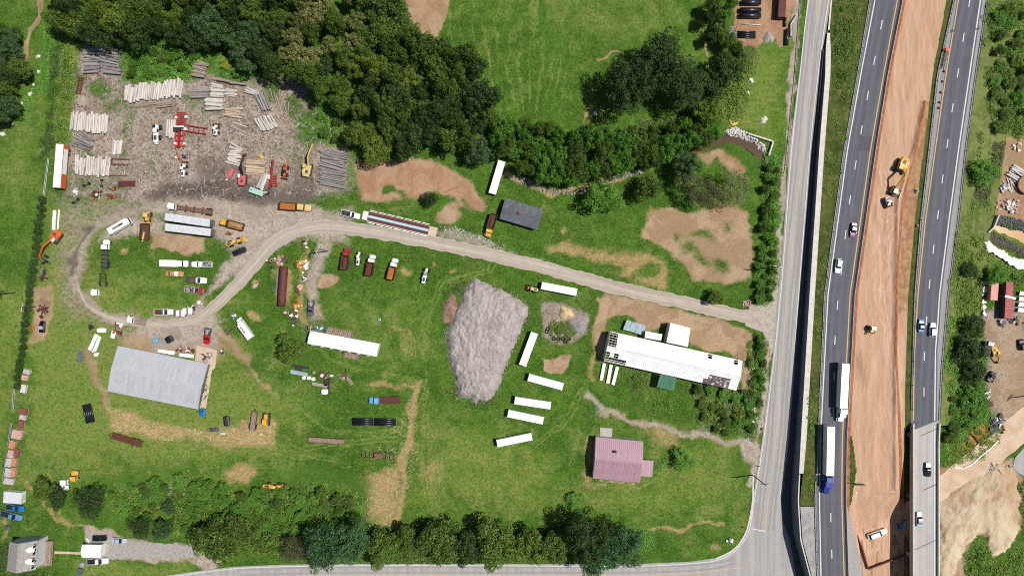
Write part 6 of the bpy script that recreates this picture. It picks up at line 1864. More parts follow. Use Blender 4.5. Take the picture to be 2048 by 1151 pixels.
# ------------------------------------------------------------------ buildings
def gable(name, label, cat, TL, TR, BL, ze, zr_, roofm, wallm, n=20, m=1, skip=(), alt=None, seam=.05, over=.35, ridgecap=True, t=None, z0=0.0):
    """gabled building: eave corners TL-TR and BL (parallelogram); roof laid in separate sheets"""
    a, b, c = W(*TL, ze), W(*TR, ze), W(*BL, ze)
    d = b + c - a
    o = (a + d) / 2; o = Vector((o.x, o.y, z0))
    if t is None: t = thing(name, label, cat, o)
    else: o = t.location.copy()
    a, b, c, d = [v - o for v in (a, b, c, d)]
    r0, r1 = (a + c) / 2, (b + d) / 2
    r0.z = r1.z = zr_ - z0
    for v in (a, b, c, d): v.z = ze - z0
    ax = (b - a).normalized(); cr = (c - a).normalized()
    ins = over
    q = [a + ax * ins + cr * ins, b - ax * ins + cr * ins, d - ax * ins - cr * ins, c + ax * ins - cr * ins]
    for i, (p, s_) in enumerate(((q[0], q[1]), (q[1], q[2]), (q[2], q[3]), (q[3], q[0]))):
        mb = MB()
        n_ = Vector((-(s_ - p).y, (s_ - p).x, 0)).normalized() * .12
        zt = ze - z0 - .02
        if i in (0, 2):
            mb.hexa([Vector((p.x, p.y, 0)), Vector((s_.x, s_.y, 0)), Vector((s_.x, s_.y, 0)) + n_, Vector((p.x, p.y, 0)) + n_, Vector((p.x, p.y, zt)), Vector((s_.x, s_.y, zt)), Vector((s_.x, s_.y, zt)) + n_, Vector((p.x, p.y, zt)) + n_])
        else:
            mid = (p + s_) / 2
            ring = [Vector((p.x, p.y, 0)), Vector((s_.x, s_.y, 0)), Vector((s_.x, s_.y, zt)), Vector((mid.x, mid.y, zr_ - z0 - .12)), Vector((p.x, p.y, zt))]
            mb.loft([ring, [v + n_ for v in ring]])
        mb.build('wall', wallm, t)
    for sidx, (e0, e1) in enumerate(((a, b), (c, d))):
        L = (e1 - e0).length
        up = (r0 - e0) if sidx == 0 else (r0 - e0)
        nrm = ax.cross(up).normalized()
        if nrm.z < 0: nrm = -nrm
        pw = L / n
        meshes = {}
        for j in range(m):
            s0, s1 = up * (j / m), up * ((j + 1) / m)
            base = MB()
            w0 = ax * .008; w1 = ax * (pw - .008)
            th = nrm * .05
            base.hexa([s0 + w0, s0 + w1, s1 + w1, s1 + w0, s0 + w0 + th, s0 + w1 + th, s1 + w1 + th, s1 + w0 + th])
            k = max(1, int(pw / .5))
            for i in range(k):
                x0 = ax * (pw * (i + .02) / k + .01); x1 = x0 + ax * .06
                base.hexa([s0 + x0 + th, s0 + x1 + th, s1 + x1 + th, s1 + x0 + th, s0 + x0 + th + nrm * seam, s0 + x1 + th + nrm * seam, s1 + x1 + th + nrm * seam, s1 + x0 + th + nrm * seam])
            meshes[j] = base.mesh('roof_sheet', roofm)
            am = {}
            for i in range(n):
                if (sidx, i, j) in skip: continue
                if alt and (sidx, i, j) in alt:
                    mm = alt[(sidx, i, j)]
                    if mm not in am:
                        am[mm] = base.mesh('roof_sheet', mm)
                    link('roof_sheet', am[mm], t, e0 + ax * (pw * i))
                else:
                    link('roof_sheet', meshes[j], t, e0 + ax * (pw * i))
        if skip:
            for j in range(m * 2 + 1):
                mb = MB(); f = j / (m * 2)
                p = e0 + up * f - nrm * .06
                mb.bar(p + ax * .1, p + ax * (L - .1), .12, .1)
                mb.build('purlin', 'white_metal', t)
            for i in range(0, int(L / 1.1)):
                p = e0 + ax * (1.1 * i + .3) - nrm * .16
                MB().bar(p, p + up, .1, .14).build('rafter', 'deck_wood', t)
    if ridgecap:
        MB().bar(r0 + Vector((0, 0, .09)), r1 + Vector((0, 0, .09)), .45, .06).build('ridge_cap', roofm, t)
    return t, (a, b, c, d, r0, r1, o)

def add_windows(t, p, s_, n, z0, z1, w=1.0):
    """windows along a wall from p to s_ (local)"""
    d = (s_ - p); L = d.length; d.normalize()
    nn = Vector((d.y, -d.x, 0)) * .04
    for i in range(n):
        c = p + d * (L * (i + .5) / n)
        f = MB().hexa([c - d * w / 2 - nn + Vector((0, 0, z0)), c + d * w / 2 - nn + Vector((0, 0, z0)), c + d * w / 2 + nn + Vector((0, 0, z0)), c - d * w / 2 + nn + Vector((0, 0, z0)),
                       c - d * w / 2 - nn + Vector((0, 0, z1)), c + d * w / 2 - nn + Vector((0, 0, z1)), c + d * w / 2 + nn + Vector((0, 0, z1)), c - d * w / 2 + nn + Vector((0, 0, z1))]).build('window', 'white_paint', t)
        k = w / 2 - .1
        MB().hexa([c - d * k + nn * .8 + Vector((0, 0, z0 + .1)), c + d * k + nn * .8 + Vector((0, 0, z0 + .1)), c + d * k + nn * 1.6 + Vector((0, 0, z0 + .1)), c - d * k + nn * 1.6 + Vector((0, 0, z0 + .1)),
                   c - d * k + nn * .8 + Vector((0, 0, z1 - .1)), c + d * k + nn * .8 + Vector((0, 0, z1 - .1)), c + d * k + nn * 1.6 + Vector((0, 0, z1 - .1)), c - d * k + nn * 1.6 + Vector((0, 0, z1 - .1))]).build('pane', 'glass', f)

def slab_roof(t, o, pts, zs, material, name='roof_sheet', n=6, th=.06, posts=None):
    """single-pitch roof from four map corners (p0 p1 along the high side, p3 p2 the low side) with heights zs"""
    P4 = [W(p[0], p[1], z) - o for p, z in zip(pts, zs)]
    for i in range(n):
        f0, f1 = i / n + .004, (i + 1) / n - .004
        q = [P4[3].lerp(P4[2], f0), P4[3].lerp(P4[2], f1), P4[0].lerp(P4[1], f1), P4[0].lerp(P4[1], f0)]
        MB().hexa([v - Vector((0, 0, th)) for v in q] + q).build(name, material, t)
    if posts:
        for v in P4:
            c = (P4[0] + P4[2]) / 2
            w = v.lerp(c, .06)
            MB().box(w.x - .08, w.x + .08, w.y - .08, w.y + .08, 0, w.z - th - .03).build('post', posts, t)
    return P4

gable('metal_shed', 'large grey metal shed with shallow ribbed roof on the left', 'shed', (236, 690.8), (417, 727), (215, 781.5), 3.4, 4.4, 'grey_roof', 'grey_metal', n=36, m=1, seam=.04, over=.9)
skip = {(0, i, j) for i in (0, 1) for j in (0, 1, 2)} | {(1, i, 0) for i in range(0, 5)} | {(1, 0, 1), (1, 2, 1)} | {(0, 29, 0), (0, 23, 0)}
mat('roof_stain', P(96, 84, 82), P(120, 108, 104), 1.2, .8, c3=P(244, 244, 246), scale3=.8, lo3=.56, hi3=.6)
alt = {(1, i, 0): 'roof_stain' for i in range(23, 29)}; alt.update({(1, i, 1): 'roof_stain' for i in range(24, 29)})
wt, (a, b, c, d, r0, r1, o) = gable('warehouse', 'long white warehouse with torn roof sheets and a dark stain', 'warehouse', (1219.5, 662), (1485, 721), (1207, 721), 4.6, 6.2, 'white_roof', 'white_metal', n=31, m=3, skip=skip, alt=alt)
MB().bar(r0 + Vector((0, 0, .16)), r1 + Vector((0, 0, .16)), .7, .05).build('ridge_vent', 'silver_roof', wt)
q = slab_roof(wt, o, [(1341, 645), (1380.5, 655.5), (1376, 693), (1333, 684)], [4.4, 4.4, 4.9, 4.9], 'white_roof', n=8)
mb = MB()
for i in range(4):
    p, s_ = q[i] * .985, q[(i + 1) % 4] * .985
    mb.hexa([Vector((p.x, p.y, 0)), Vector((s_.x, s_.y, 0)), Vector((s_.x * .995, s_.y * .995, 0)), Vector((p.x * .995, p.y * .995, 0)), p - Vector((0, 0, .1)), s_ - Vector((0, 0, .1)), s_ * .995 - Vector((0, 0, .1)), p * .995 - Vector((0, 0, .1))])
mb.build('annex_wall', 'white_metal', wt)
slab_roof(wt, o, [(1291, 661.5), (1325, 668), (1322, 681), (1289, 675)], [3.2, 3.2, 3.9, 3.9], 'white_roof', n=5, posts='deck_wood')
slab_roof(wt, o, [(1321, 747.5), (1353, 755), (1348, 781), (1313, 774)], [4.2, 4.2, 3.4, 3.4], 'green_roof', n=6, posts='deck_wood')
def ground_sheet_thing(name, label, cat, pts, z, material, n=5):
    c = sum((W(*p) for p in pts), Vector()) / len(pts)
    t = thing(name, label, cat, c)
    P4 = [W(*p) - c for p in pts]
    for i in range(n):
        f0, f1 = i / n + .004, (i + 1) / n - .004
        q = [P4[0].lerp(P4[1], f0), P4[0].lerp(P4[1], f1), P4[3].lerp(P4[2], f1), P4[3].lerp(P4[2], f0)]
        zz = z + rng.uniform(-.08, .08)
        lo = [v + Vector((rng.uniform(-.15, .15), rng.uniform(-.15, .15), zz - .05)) for v in q]
        pts8 = lo + [v + Vector((0, 0, .05)) for v in lo]
        a2 = sum(pts8[k].x * pts8[(k + 1) % 4].y - pts8[(k + 1) % 4].x * pts8[k].y for k in range(4))
        if a2 < 0: pts8 = [pts8[k] for k in (3, 2, 1, 0, 7, 6, 5, 4)]
        MB().hexa(pts8).build('metal_sheet', material, t)
    for k in range(4):
        v = P4[k] * .8
        MB().box(v.x - .08, v.x + .08, v.y - .08, v.y + .08, -.1, z - .12).build('post', 'deck_wood', t)
    return t
ground_sheet_thing('lean_to', 'collapsed pale blue sheet metal lean-to beside the white warehouse', 'lean-to', [(1252, 639), (1290, 649.5), (1286, 670), (1244, 657.5)], 1.6, 'blue_sheet', 7)
for i, (p0, p1) in enumerate((((1209, 726), (1202.5, 760)), ((1222.5, 729), (1215.5, 766)), ((1235, 733), (1226, 769)))):
    loc, rz, L = axis(p0, p1, .7)
    t = thing('roof_truss', ('left', 'middle', 'right')[i] + ' one of three long white panels leaning on the warehouse end', 'panel', loc, rz)
    MB().box(-L / 2, L / 2, -.55, .55, .55, .68).build('panel', 'white_roof', t)
    mb = MB()
    for k in range(5):
        x = -L / 2 + L * (k + .5) / 5
        mb.box(x - .08, x + .08, -.5, .5, 0, .55)
    mb.build('bearer', 'deck_wood', t)
ht, (a, b, c, d, r0, r1, o) = gable('house', 'farmhouse with mauve metal roof, chimney and side annex', 'house', (1191.5, 873), (1286.5, 882), (1185.5, 955.5), 3.6, 5.4, 'mauve_roof', 'plaster', n=24, m=2, seam=.035)
slab_roof(ht, o, [(1286, 919), (1307.5, 921), (1304, 953), (1282, 951)], [3.3, 2.9, 2.9, 3.3], 'mauve_roof', n=5, posts='plaster')
cpos = W(1231, 903, 5.6) - o
MB().box(cpos.x - .35, cpos.x + .35, cpos.y - .35, cpos.y + .35, 4.6, 6.1).build('chimney', 'brick_red', ht)
MB().box(cpos.x - .2, cpos.x + .2, cpos.y - .2, cpos.y + .2, 6.1, 6.2).build('flue', 'sign_black', ht)
v = W(1252.5, 929.5, 4.8) - o
MB().box(v.x - .45, v.x + .45, v.y - .45, v.y + .45, 4.3, 4.95).build('roof_vent', 'white_paint', ht)
add_windows(ht, c.lerp(d, .05), c.lerp(d, .95), 4, 1.0 , 2.2)
sheet('porch_slab', [(1200, 854), (1225, 856), (1223, 873), (1200, 872)], .14, 'concrete', 'small concrete slab above the mauve roofed house', jag=.4)
gt, (a, b, c, d, r0, r1, o) = gable('grey_shed', 'low shed with dark grey felt roof and small chimney', 'shed', (1010.5, 395.5), (1086, 418), (999, 437), 2.7, 3.7, 'dark_roofing', 'deck_wood', n=6, m=2, seam=.015)
v = W(1038.5, 425, 3.9) - o
MB().box(v.x - .4, v.x + .4, v.y - .4, v.y + .4, 3.0, 4.3).build('chimney', 'brick_red', gt)
mt, (a, b, c, d, r0, r1, o) = gable('mobile_home', 'long narrow mobile home with blotchy white roof and two decks', 'mobile home', (620.5, 661), (759, 687), (614.5, 686.5), 3.1, 3.5, 'mobile_roof', 'plaster', n=20, m=1, seam=.02, over=.2)
add_windows(mt, c.lerp(d, .04), c.lerp(d, .96), 7, 1.3, 2.3)
def deck(t, o, pts, z, n=10, rail=True):
    P4 = [W(*p, z) - o for p in pts]
    for i in range(n):
        f0, f1 = i / n + .006, (i + 1) / n - .006
        q = [P4[0].lerp(P4[1], f0), P4[0].lerp(P4[1], f1), P4[3].lerp(P4[2], f1), P4[3].lerp(P4[2], f0)]
        a2 = sum(q[k].x * q[(k + 1) % 4].y - q[(k + 1) % 4].x * q[k].y for k in range(4))
        if a2 < 0: q.reverse()
        MB().hexa([v - Vector((0, 0, .1)) for v in q] + q).build('deck_board', 'deck_wood', t)
    if rail:
        for k in range(4):
            p, s_ = P4[k], P4[(k + 1) % 4]
            if k == 2: continue
            MB().bar(p + Vector((0, 0, .9)), s_ + Vector((0, 0, .9)), .1, .1).build('handrail', 'deck_wood', t)
            for f in (0, .25, .5, .75):
                w = p.lerp(s_, f)
                MB().box(w.x - .05, w.x + .05, w.y - .05, w.y + .05, 0, w.z + .86).build('rail_post', 'deck_wood', t)
deck(mt, o, [(656, 652.5), (708, 663), (704, 678), (651.5, 667)], .9, 14)
deck(mt, o, [(690, 703), (719.5, 710), (717, 720), (688.5, 713)], .9, 8)
ct, (a, b, c, d, r0, r1, o) = gable('house', 'grey shingled corner house with two white dormers and front deck', 'house', (77, 1079.5), (72, 1138), (19, 1082), 5.2, 7.6, 'shingle_grey', 'plaster', n=10, m=6, seam=.01)
add_windows(ct, b.lerp(a, .03), b.lerp(a, .97), 4, 1.1, 2.6, 1.1)
for (x, y) in ((63.5, 1100), (62.5, 1123)):
    v = W(x, y, 6.6) - o
    dm = MB().box(v.x - 1.2, v.x + .7, v.y - .75, v.y + .75, 5.3, 6.35).build('dormer', 'white_paint', ct)
    for sg in (-1, 1):
        q_ = [Vector((v.x - 1.9, v.y + sg * 1.0, 6.3)), Vector((v.x + .95, v.y + sg * 1.0, 6.3)), Vector((v.x + .95, v.y, 6.95)), Vector((v.x - 1.9, v.y, 6.95))]
        if sg > 0: q_.reverse()
        MB().hexa([w_ - Vector((0, 0, .08)) for w_ in q_] + q_).build('dormer_roof', 'white_roof', dm)
    MB().box(v.x + .70, v.x + .76, v.y - .4, v.y + .4, 5.5, 6.1).build('pane', 'glass', dm)
deck(ct, o, [(83, 1081), (107, 1080), (104, 1130), (80, 1132)], 1.0, 10)
MB().bar(a + Vector((0, 0, .03)) , r0 + Vector((0, 0, .03)), .18, .2).build('barge_board', 'trim_blue', ct)
MB().bar(r0 + Vector((0, 0, .03)), c + Vector((0, 0, .03)), .18, .2).build('barge_board', 'trim_blue', ct)
sheet('garden_path', [(109, 1101), (163, 1103), (163, 1107.5), (109, 1106)], .09, 'apron', 'narrow pale path from the corner house to the carport', jag=.3)
kt, _ = gable('carport', 'white metal carport at the end of the garden path', 'carport', (164, 1088), (203.5, 1088.5), (163.5, 1113.5), 2.7, 3.2, 'white_roof', 'white_metal', n=8, m=1, seam=.03)
et = container('white enclosed cargo trailer above the blue pickups', (41.5, 996), (6.5, 993.5), roof='silver_roof', side='white_metal', w=1.9, h=2.6, name='cargo_trailer')
et['category'] = 'trailer'

# ------------------------------------------------------------------ mulch heap
HEAP = [(948, 556), (966, 563), (985, 575), (1004, 577), (1018, 586), (1040, 600), (1057, 614), (1054, 634), (1042, 658), (1027, 697), (1011, 734), (998, 773), (981, 801), (956, 801), (951, 808), (941, 796), (916, 795), (912, 762), (902, 731), (895, 702), (893, 661), (904, 640), (915, 614), (925, 585)]
hx = np.arange(880, 1068, 1.8); hy = np.arange(548, 818, 1.8)
HX, HY = np.meshgrid(hx, hy)
jx = HX + (fbm(HX / 9, HY / 9, 31) - .5) * 9; jy = HY + (fbm(HX / 9, HY / 9, 37) - .5) * 9
sd = seg_dist(jx, jy, HEAP, True) * np.where(inside(jx, jy, HEAP), 1, -1)
hh = 2.9 * (1 - np.exp(-np.clip(sd, 0, None) / 12)) + .5 * np.clip(sd / 8, 0, 1)
rel = (fbm(HX / 16 + fbm(HX / 30, HY / 30, 2) * 3, HY / 34, 41, 5, .6) - .5) * 1.3 + (fbm(HX / 4.0, HY / 5, 45, 3, .75) - .5) * 1.3
crev = np.exp(-((HX - (905 + 14 * np.sin(HY / 40))) / 3.0) ** 2) * (HY < 720) * 1.2
hh = np.where(sd > 0, hh + (rel - crev) * np.clip(sd / 12, 0, 1), -0.3)
k = 1 - np.clip(hh, 0, None) / D
vv = np.stack([(HX - CX) / S * k, (CY - HY) / S * k, hh], -1)
idx = np.arange(HX.size).reshape(HX.shape)
qd = np.stack([idx[1:, :-1], idx[1:, 1:], idx[:-1, 1:], idx[:-1, :-1]], -1).reshape(-1, 4)
ins_ = (sd > 0).ravel()
qd = qd[ins_[qd].sum(1) >= 1]
used = np.unique(qd); remap = np.full(HX.size, -1); remap[used] = np.arange(len(used))
me = mesh_np('mulch_heap', vv.reshape(-1, 3)[used], remap[qd], 'mulch')
for p_ in me.polygons: p_.use_smooth = True
tag(link('mulch_heap', me), 'huge grey mauve mulch heap with furrowed top in the middle of the field', 'mulch heap')
def mound(name, label, cat, px, py, rx, ry, h, material, seed=1, rough=.3):
    p = W(px, py)
    rg = np.random.default_rng(seed)
    nr_, na = 9, 26
    vs = [(0, 0, h)]; fs = []
    for i in range(1, nr_ + 1):
        f = i / nr_
        for j in range(na):
            a_ = 2 * math.pi * j / na
            e = 1 + .14 * math.sin(3 * a_ + seed) + .1 * math.sin(5 * a_ + 2 * seed)
            z = h * (1 - f ** 1.6) + (rng.uniform(-rough, rough) * h * (1 - f) if i < nr_ else -.08)
            vs.append((math.cos(a_) * rx / S * f * e, math.sin(a_) * ry / S * f * e, z))
    for j in range(na):
        fs.append((0, 1 + j, 1 + (j + 1) % na))
        for i in range(nr_ - 1):
            a0 = 1 + i * na; b0 = a0 + na
            fs.append((a0 + j, b0 + j, b0 + (j + 1) % na, a0 + (j + 1) % na))
    return tag(MB().add(vs, fs).build(name, material, None, True, p), label, cat)
def earth():
    poly = [(1878, 1002), (1910, 978), (1960, 948), (2000, 926), (2028, 936), (2042, 990), (2038, 1062), (2012, 1100), (1985, 1117), (1968, 1066), (1946, 1076), (1922, 1112), (1908, 1151), (1902, 1195), (1876, 1195)]
    hx = np.arange(1865, 2052, 2.4); hy = np.arange(915, 1205, 2.4)
    X, Y = np.meshgrid(hx, hy)
    jx_ = X + (fbm(X / 12, Y / 12, 61) - .5) * 14; jy_ = Y + (fbm(X / 12, Y / 12, 67) - .5) * 14
    sd_ = seg_dist(jx_, jy_, poly, True) * np.where(inside(jx_, jy_, poly), 1, -1)
    h_ = 1.9 * (1 - np.exp(-np.clip(sd_, 0, None) / 24)) + (fbm(X / 26 + Y / 60, Y / 44, 71, 5, .6) - .5) * 1.7 * np.clip(sd_ / 14, 0, 1)
    h_ = np.where(sd_ > 0, np.maximum(h_, .05), -.3)
    k_ = 1 - np.clip(h_, 0, None) / D
    v_ = np.stack([(X - CX) / S * k_, (CY - Y) / S * k_, h_], -1).reshape(-1, 3)
    id_ = np.arange(X.size).reshape(X.shape)
    q_ = np.stack([id_[1:, :-1], id_[1:, 1:], id_[:-1, 1:], id_[:-1, :-1]], -1).reshape(-1, 4)
    q_ = q_[(sd_ > 0).ravel()[q_].sum(1) >= 1]
    u_ = np.unique(q_); r_ = np.full(X.size, -1); r_[u_] = np.arange(len(u_))
    me_ = mesh_np('earth_heap', v_[u_], r_[q_], 'soil_pale')
    for p_ in me_.polygons: p_.use_smooth = True
    tag(link('earth_heap', me_), 'big pale tan earth heap beside the access road', 'earth heap')
mound('sand_heap', 'small heap of yellow sand above the tyres', 'sand heap', 1131, 626, 15, 13, 1.8, 'sand', 2, .08)
mound('gravel_heap', 'round heap of pale grey gravel in the pipe yard', 'gravel heap', 1537, 76, 11, 11, 1.1, 'grey_gravel', 3, .12)
mound('earth_bank', 'reddish collapsed bank on the upper left flank of the mulch heap', 'earth bank', 902, 622, 16, 34, .9, 'red_bank', 4, .35)
earth()
mound('brush_heap', 'grey heap of dead brush right of the sand heap', 'brush heap', 1158, 648, 18, 16, .9, 'log_grey', 6, .5)
mound('brush_heap', 'grey brown heap of rotten bark in the lower brush', 'brush heap', 366, 980, 40, 15, 1.0, 'mulch', 7, .4)
mound('rock_heap', 'heap of pale broken rock beside the tan tracked machine', 'rock heap', 1822, 385, 9, 14, 1.0 + ZH(385), 'stone_white', 8, .1)
# ------------------------------------------------------------------ water, stones
m, nt, b_ = new_mat('muddy_water')
b_.inputs['Base Color'].default_value = P(196, 138, 60); b_.inputs['Roughness'].default_value = .15
m, nt, b_ = new_mat('creek_water')
b_.inputs['Base Color'].default_value = P(96, 74, 54); b_.inputs['Roughness'].default_value = .1
ribbon('creek', CREEK, 20, -.62, 'creek_water', 'brown creek curving towards the culvert')
sheet('pond', [(1988, 449), (2080, 468), (2080, 508), (2010, 474), (1983, 464)], -.45, 'muddy_water', 'muddy ochre pond in front of the white headwall', jag=.8)
bs = sheet('settling_basin', [(1911, 890), (1965, 846), (2003, 870), (1986, 886), (1950, 908), (1932, 914)], -.35, 'muddy_water', 'muddy ochre settling basin with timber baffles', jag=.8)
for (p0, p1) in (((1934, 857), (1965, 892)), ((1924, 872), (1950, 898))):
    MB().bar(W(*p0) + Vector((0, 0, -.1)), W(*p1) + Vector((0, 0, -.1)), .35, .7).build('baffle', 'timber', bs)

def stones(name, label, pts, n, size, material, seed, zf=None, kind='stuff', width=None):
    rg = np.random.default_rng(seed)
    base = np.array([(1, 0, 0), (-.5, .87, 0), (-.5, -.87, 0), (.55, .5, .6), (-.7, .1, .6), (.2, -.6, .6), (0, 0, -.5)])
    fc = np.array([(3, 4, 5), (0, 1, 3), (1, 4, 3), (1, 2, 4), (2, 5, 4), (2, 0, 5), (0, 3, 5), (0, 6, 1), (1, 6, 2), (2, 6, 0)])
    a_ = np.array(pts, float); x0, y0 = a_.min(0); x1, y1 = a_.max(0)
    V = []; F = []
    c = 0; tries = 0
    while c < n and tries < n * 40:
        tries += 1
        x, y = rg.uniform(x0, x1), rg.uniform(y0, y1)
        if not in_poly(x, y, pts): continue
        z = zf(x, y) if zf else gz(x, y)
        s_ = size * rg.uniform(.5, 1.5)
        an = rg.uniform(0, 6.28)
        q = base * (1 + rg.normal(0, .18, base.shape)) * s_ * np.array([1, .8, .7])
        q = np.stack([q[:, 0] * math.cos(an) - q[:, 1] * math.sin(an), q[:, 0] * math.sin(an) + q[:, 1] * math.cos(an), q[:, 2]], -1)
        w = W(x, y, max(z, 0)); V.append(q + np.array([w.x, w.y, z + s_ * .1])); F.append(fc + c * 7); c += 1
    me = mesh_np(name, np.vstack(V), np.vstack(F), material)
    return tag(link(name, me), label, kind=kind)
stones('riprap', 'white riprap stones lining the creek bend', [(1448, 262), (1470, 254), (1500, 268), (1528, 290), (1534, 318), (1526, 322), (1515, 296), (1490, 278), (1465, 275)], 700, .42, 'stone_white', 1)
stones('riprap', 'pale stones along the foot of the creek trees', [(1005, 340), (1050, 355), (1100, 378), (1160, 376), (1240, 345), (1290, 335), (1290, 345), (1240, 358), (1160, 388), (1100, 390), (1040, 368)], 420, .38, 'stone', 2)
stones('riprap', 'grey riprap around the muddy pond', [(1996, 430), (2070, 445), (2070, 468), (1990, 448), (1985, 462), (2010, 476), (2070, 512), (2070, 525), (2000, 486), (1975, 465)], 700, .36, 'stone_dark', 3)
stones('riprap', 'grey stones strewn along the edge of the gravel beside the weighbridge', [(880, 452), (910, 452), (960, 470), (1010, 500), (1000, 505), (940, 475), (880, 462)], 90, .3, 'stone_white', 4)
stones('rubble', 'grey rubble behind the pipe bundle in the pipe yard', [(1458, 52), (1474, 52), (1474, 80), (1458, 78)], 120, .3, 'stone', 5)
stones('rubble', 'pale rubble between warehouse and side road', [(1500, 690), (1512, 680), (1510, 760), (1500, 800), (1512, 860), (1500, 860), (1492, 780)], 90, .3, 'stone_white', 6)
stones('rubble', 'pink and tan rubble at the mouth of the dirt track', [(1484, 602), (1505, 598), (1508, 612), (1486, 614)], 60, .32, 'brick_pink', 7)
stones('rubble', 'broken pale rock on the earth heap edge', [(1980, 925), (2020, 930), (2030, 960), (2000, 985), (1975, 960)], 160, .45, 'stone', 8)
stones('wood_chips', 'scattered bark and wood scraps over the timber yard', [(145, 160), (250, 170), (560, 160), (620, 200), (690, 260), (690, 380), (560, 395), (300, 400), (140, 380)], 1500, .2, 'log_brown', 9)
stones('wood_chips', 'scattered pale splinters over the timber yard', [(145, 160), (250, 170), (560, 160), (620, 200), (690, 260), (690, 380), (560, 395), (300, 400), (140, 380)], 700, .22, 'log_pale', 10)
stones('mulch_spill', 'loose mulch spilled round the foot of the heap', [(p_[0] + (p_[0] - 970) * .07, p_[1] + (p_[1] - 680) * .04) for p_ in HEAP], 1500, .25, 'log_grey', 11, zf=lambda x, y: .03)
def sticks(name, label, pts, n, L, material, seed):
    rg = np.random.default_rng(seed)
    a_ = np.array(pts, float); x0, y0 = a_.min(0); x1, y1 = a_.max(0)
    X = rg.uniform(x0, x1, n * 2); Y = rg.uniform(y0, y1, n * 2)
    keep = inside(X, Y, pts) & (fbm(X / 22, Y / 22, seed, 3) > .42)
    X, Y = X[keep], Y[keep]
    m_ = len(X)
    an = rg.uniform(0, 3.14, m_); ll = L * rg.uniform(.3, 1.2, m_) / 2; w = rg.uniform(.03, .08, m_)
    c = np.stack([(X - CX) / S, (CY - Y) / S, np.full(m_, .02)], -1)
    d = np.stack([np.cos(an), np.sin(an), np.zeros(m_)], -1); s_ = np.stack([-np.sin(an), np.cos(an), np.zeros(m_)], -1)
    up = np.array([0, 0, 1.0]) * (w * 2)[:, None] * rg.uniform(.6, 2.5, (m_, 1))
    V = np.stack([c - d * ll[:, None] - s_ * w[:, None], c + d * ll[:, None] - s_ * w[:, None], c + d * ll[:, None] + up, c - d * ll[:, None] + up * .4, c - d * ll[:, None] + s_ * w[:, None], c + d * ll[:, None] + s_ * w[:, None]], 1).reshape(-1, 3)
    b_ = np.arange(m_)[:, None] * 6
    F = np.concatenate([b_ + np.array([0, 1, 2, 3]), b_ + np.array([3, 2, 5, 4])])
    tag(link(name, mesh_np(name, V, F, material)), label, kind='stuff')
YARD = [(145, 160), (180, 85), (250, 160), (400, 160), (560, 150), (620, 200), (690, 260), (690, 380), (560, 395), (300, 405), (140, 385)]
sticks('brushwood', 'pale sticks and offcuts strewn over the timber yard', YARD, 1300, 1.3, 'log_brown', 3)
sticks('brushwood', 'dark rotten sticks strewn over the timber yard', YARD, 2200, 1.3, 'bark', 4)
sticks('brushwood', 'brown branches strewn over the timber yard', YARD, 900, 2.0, 'log_pale', 5)
sticks('brushwood', 'dead stalks in the straw strip below the metal shed', [(210, 810), (330, 848), (420, 862), (552, 840), (550, 890), (330, 880), (225, 862)], 900, .9, 'log_tan', 6)
sticks('brushwood', 'dead stalks in the straw below the stripped chassis', [(730, 935), (830, 780), (840, 900), (800, 1045), (745, 1060), (720, 1020)], 900, .9, 'log_tan', 7)
sticks('brushwood', 'dead branches between side road and warehouse', [(1380, 770), (1520, 680), (1515, 880), (1400, 860)], 700, 2.0, 'dead_wood', 8)
sticks('brushwood', 'broken branches below the field grove', [(1250, 250), (1400, 200), (1440, 250), (1300, 340), (1000, 350), (1100, 375)], 500, 2.2, 'dead_wood', 9)
BO = MB().add([(1, 0, 0), (.3, .9, 0), (-.8, .6, 0), (-.9, -.4, 0), (.1, -.9, 0), (.6, .2, .6), (-.3, .5, .7), (-.3, -.4, .6), (0, 0, -.3)], [(0, 1, 5), (1, 6, 5), (1, 2, 6), (2, 3, 7), (2, 7, 6), (3, 4, 7), (4, 5, 7), (4, 0, 5), (5, 6, 7), (0, 8, 1), (1, 8, 2), (2, 8, 3), (3, 8, 4), (4, 8, 0)]).mesh('boulder', 'stone_white')
for i, (x, y, r, lab) in enumerate(((76, 113, 6, 'white boulder in the long grass, uppermost by the ditch'), (78, 144, 6, 'tan white boulder below the uppermost one'), (67, 170, 4, 'small boulder in the middle of the ditch grass'), (60, 188, 6, 'flat white boulder in the ditch grass'), (44, 206, 4, 'pinkish small boulder in the ditch grass'), (27, 222, 7, 'oblong white boulder near the dark ditch trees'), (25, 250, 5, 'round white boulder near the dark ditch trees'), (5, 268, 7, 'pale boulder at the left edge of the field'),
                              (1502, 160, 7, 'pale boulder in the weeds below the pipe yard'), (1494, 186, 7, 'long pale boulder in the weeds above the creek'), (1480, 203, 6, 'small pale boulder near the yellow object'), (1527, 240, 10, 'wide grey boulder above the creek bend'), (1190, 228, 6, 'white boulder beside the twin wheel tracks'), (1470, 265, 5, 'white boulder at the top of the riprap'), (1712, 984, 6, 'white boulder on the motorway embankment edge'))):
    o_ = link('boulder', BO); z_ = 0.0 if x < 1600 else max(.1, ZH(984) * .9)
    o_.location = W(x, y, z_); s_ = r / S; o_.scale = (s_, s_ * .75, s_ * .7); o_.rotation_euler = (0, 0, rng.uniform(0, 6))
    tag(o_, lab, 'boulder')
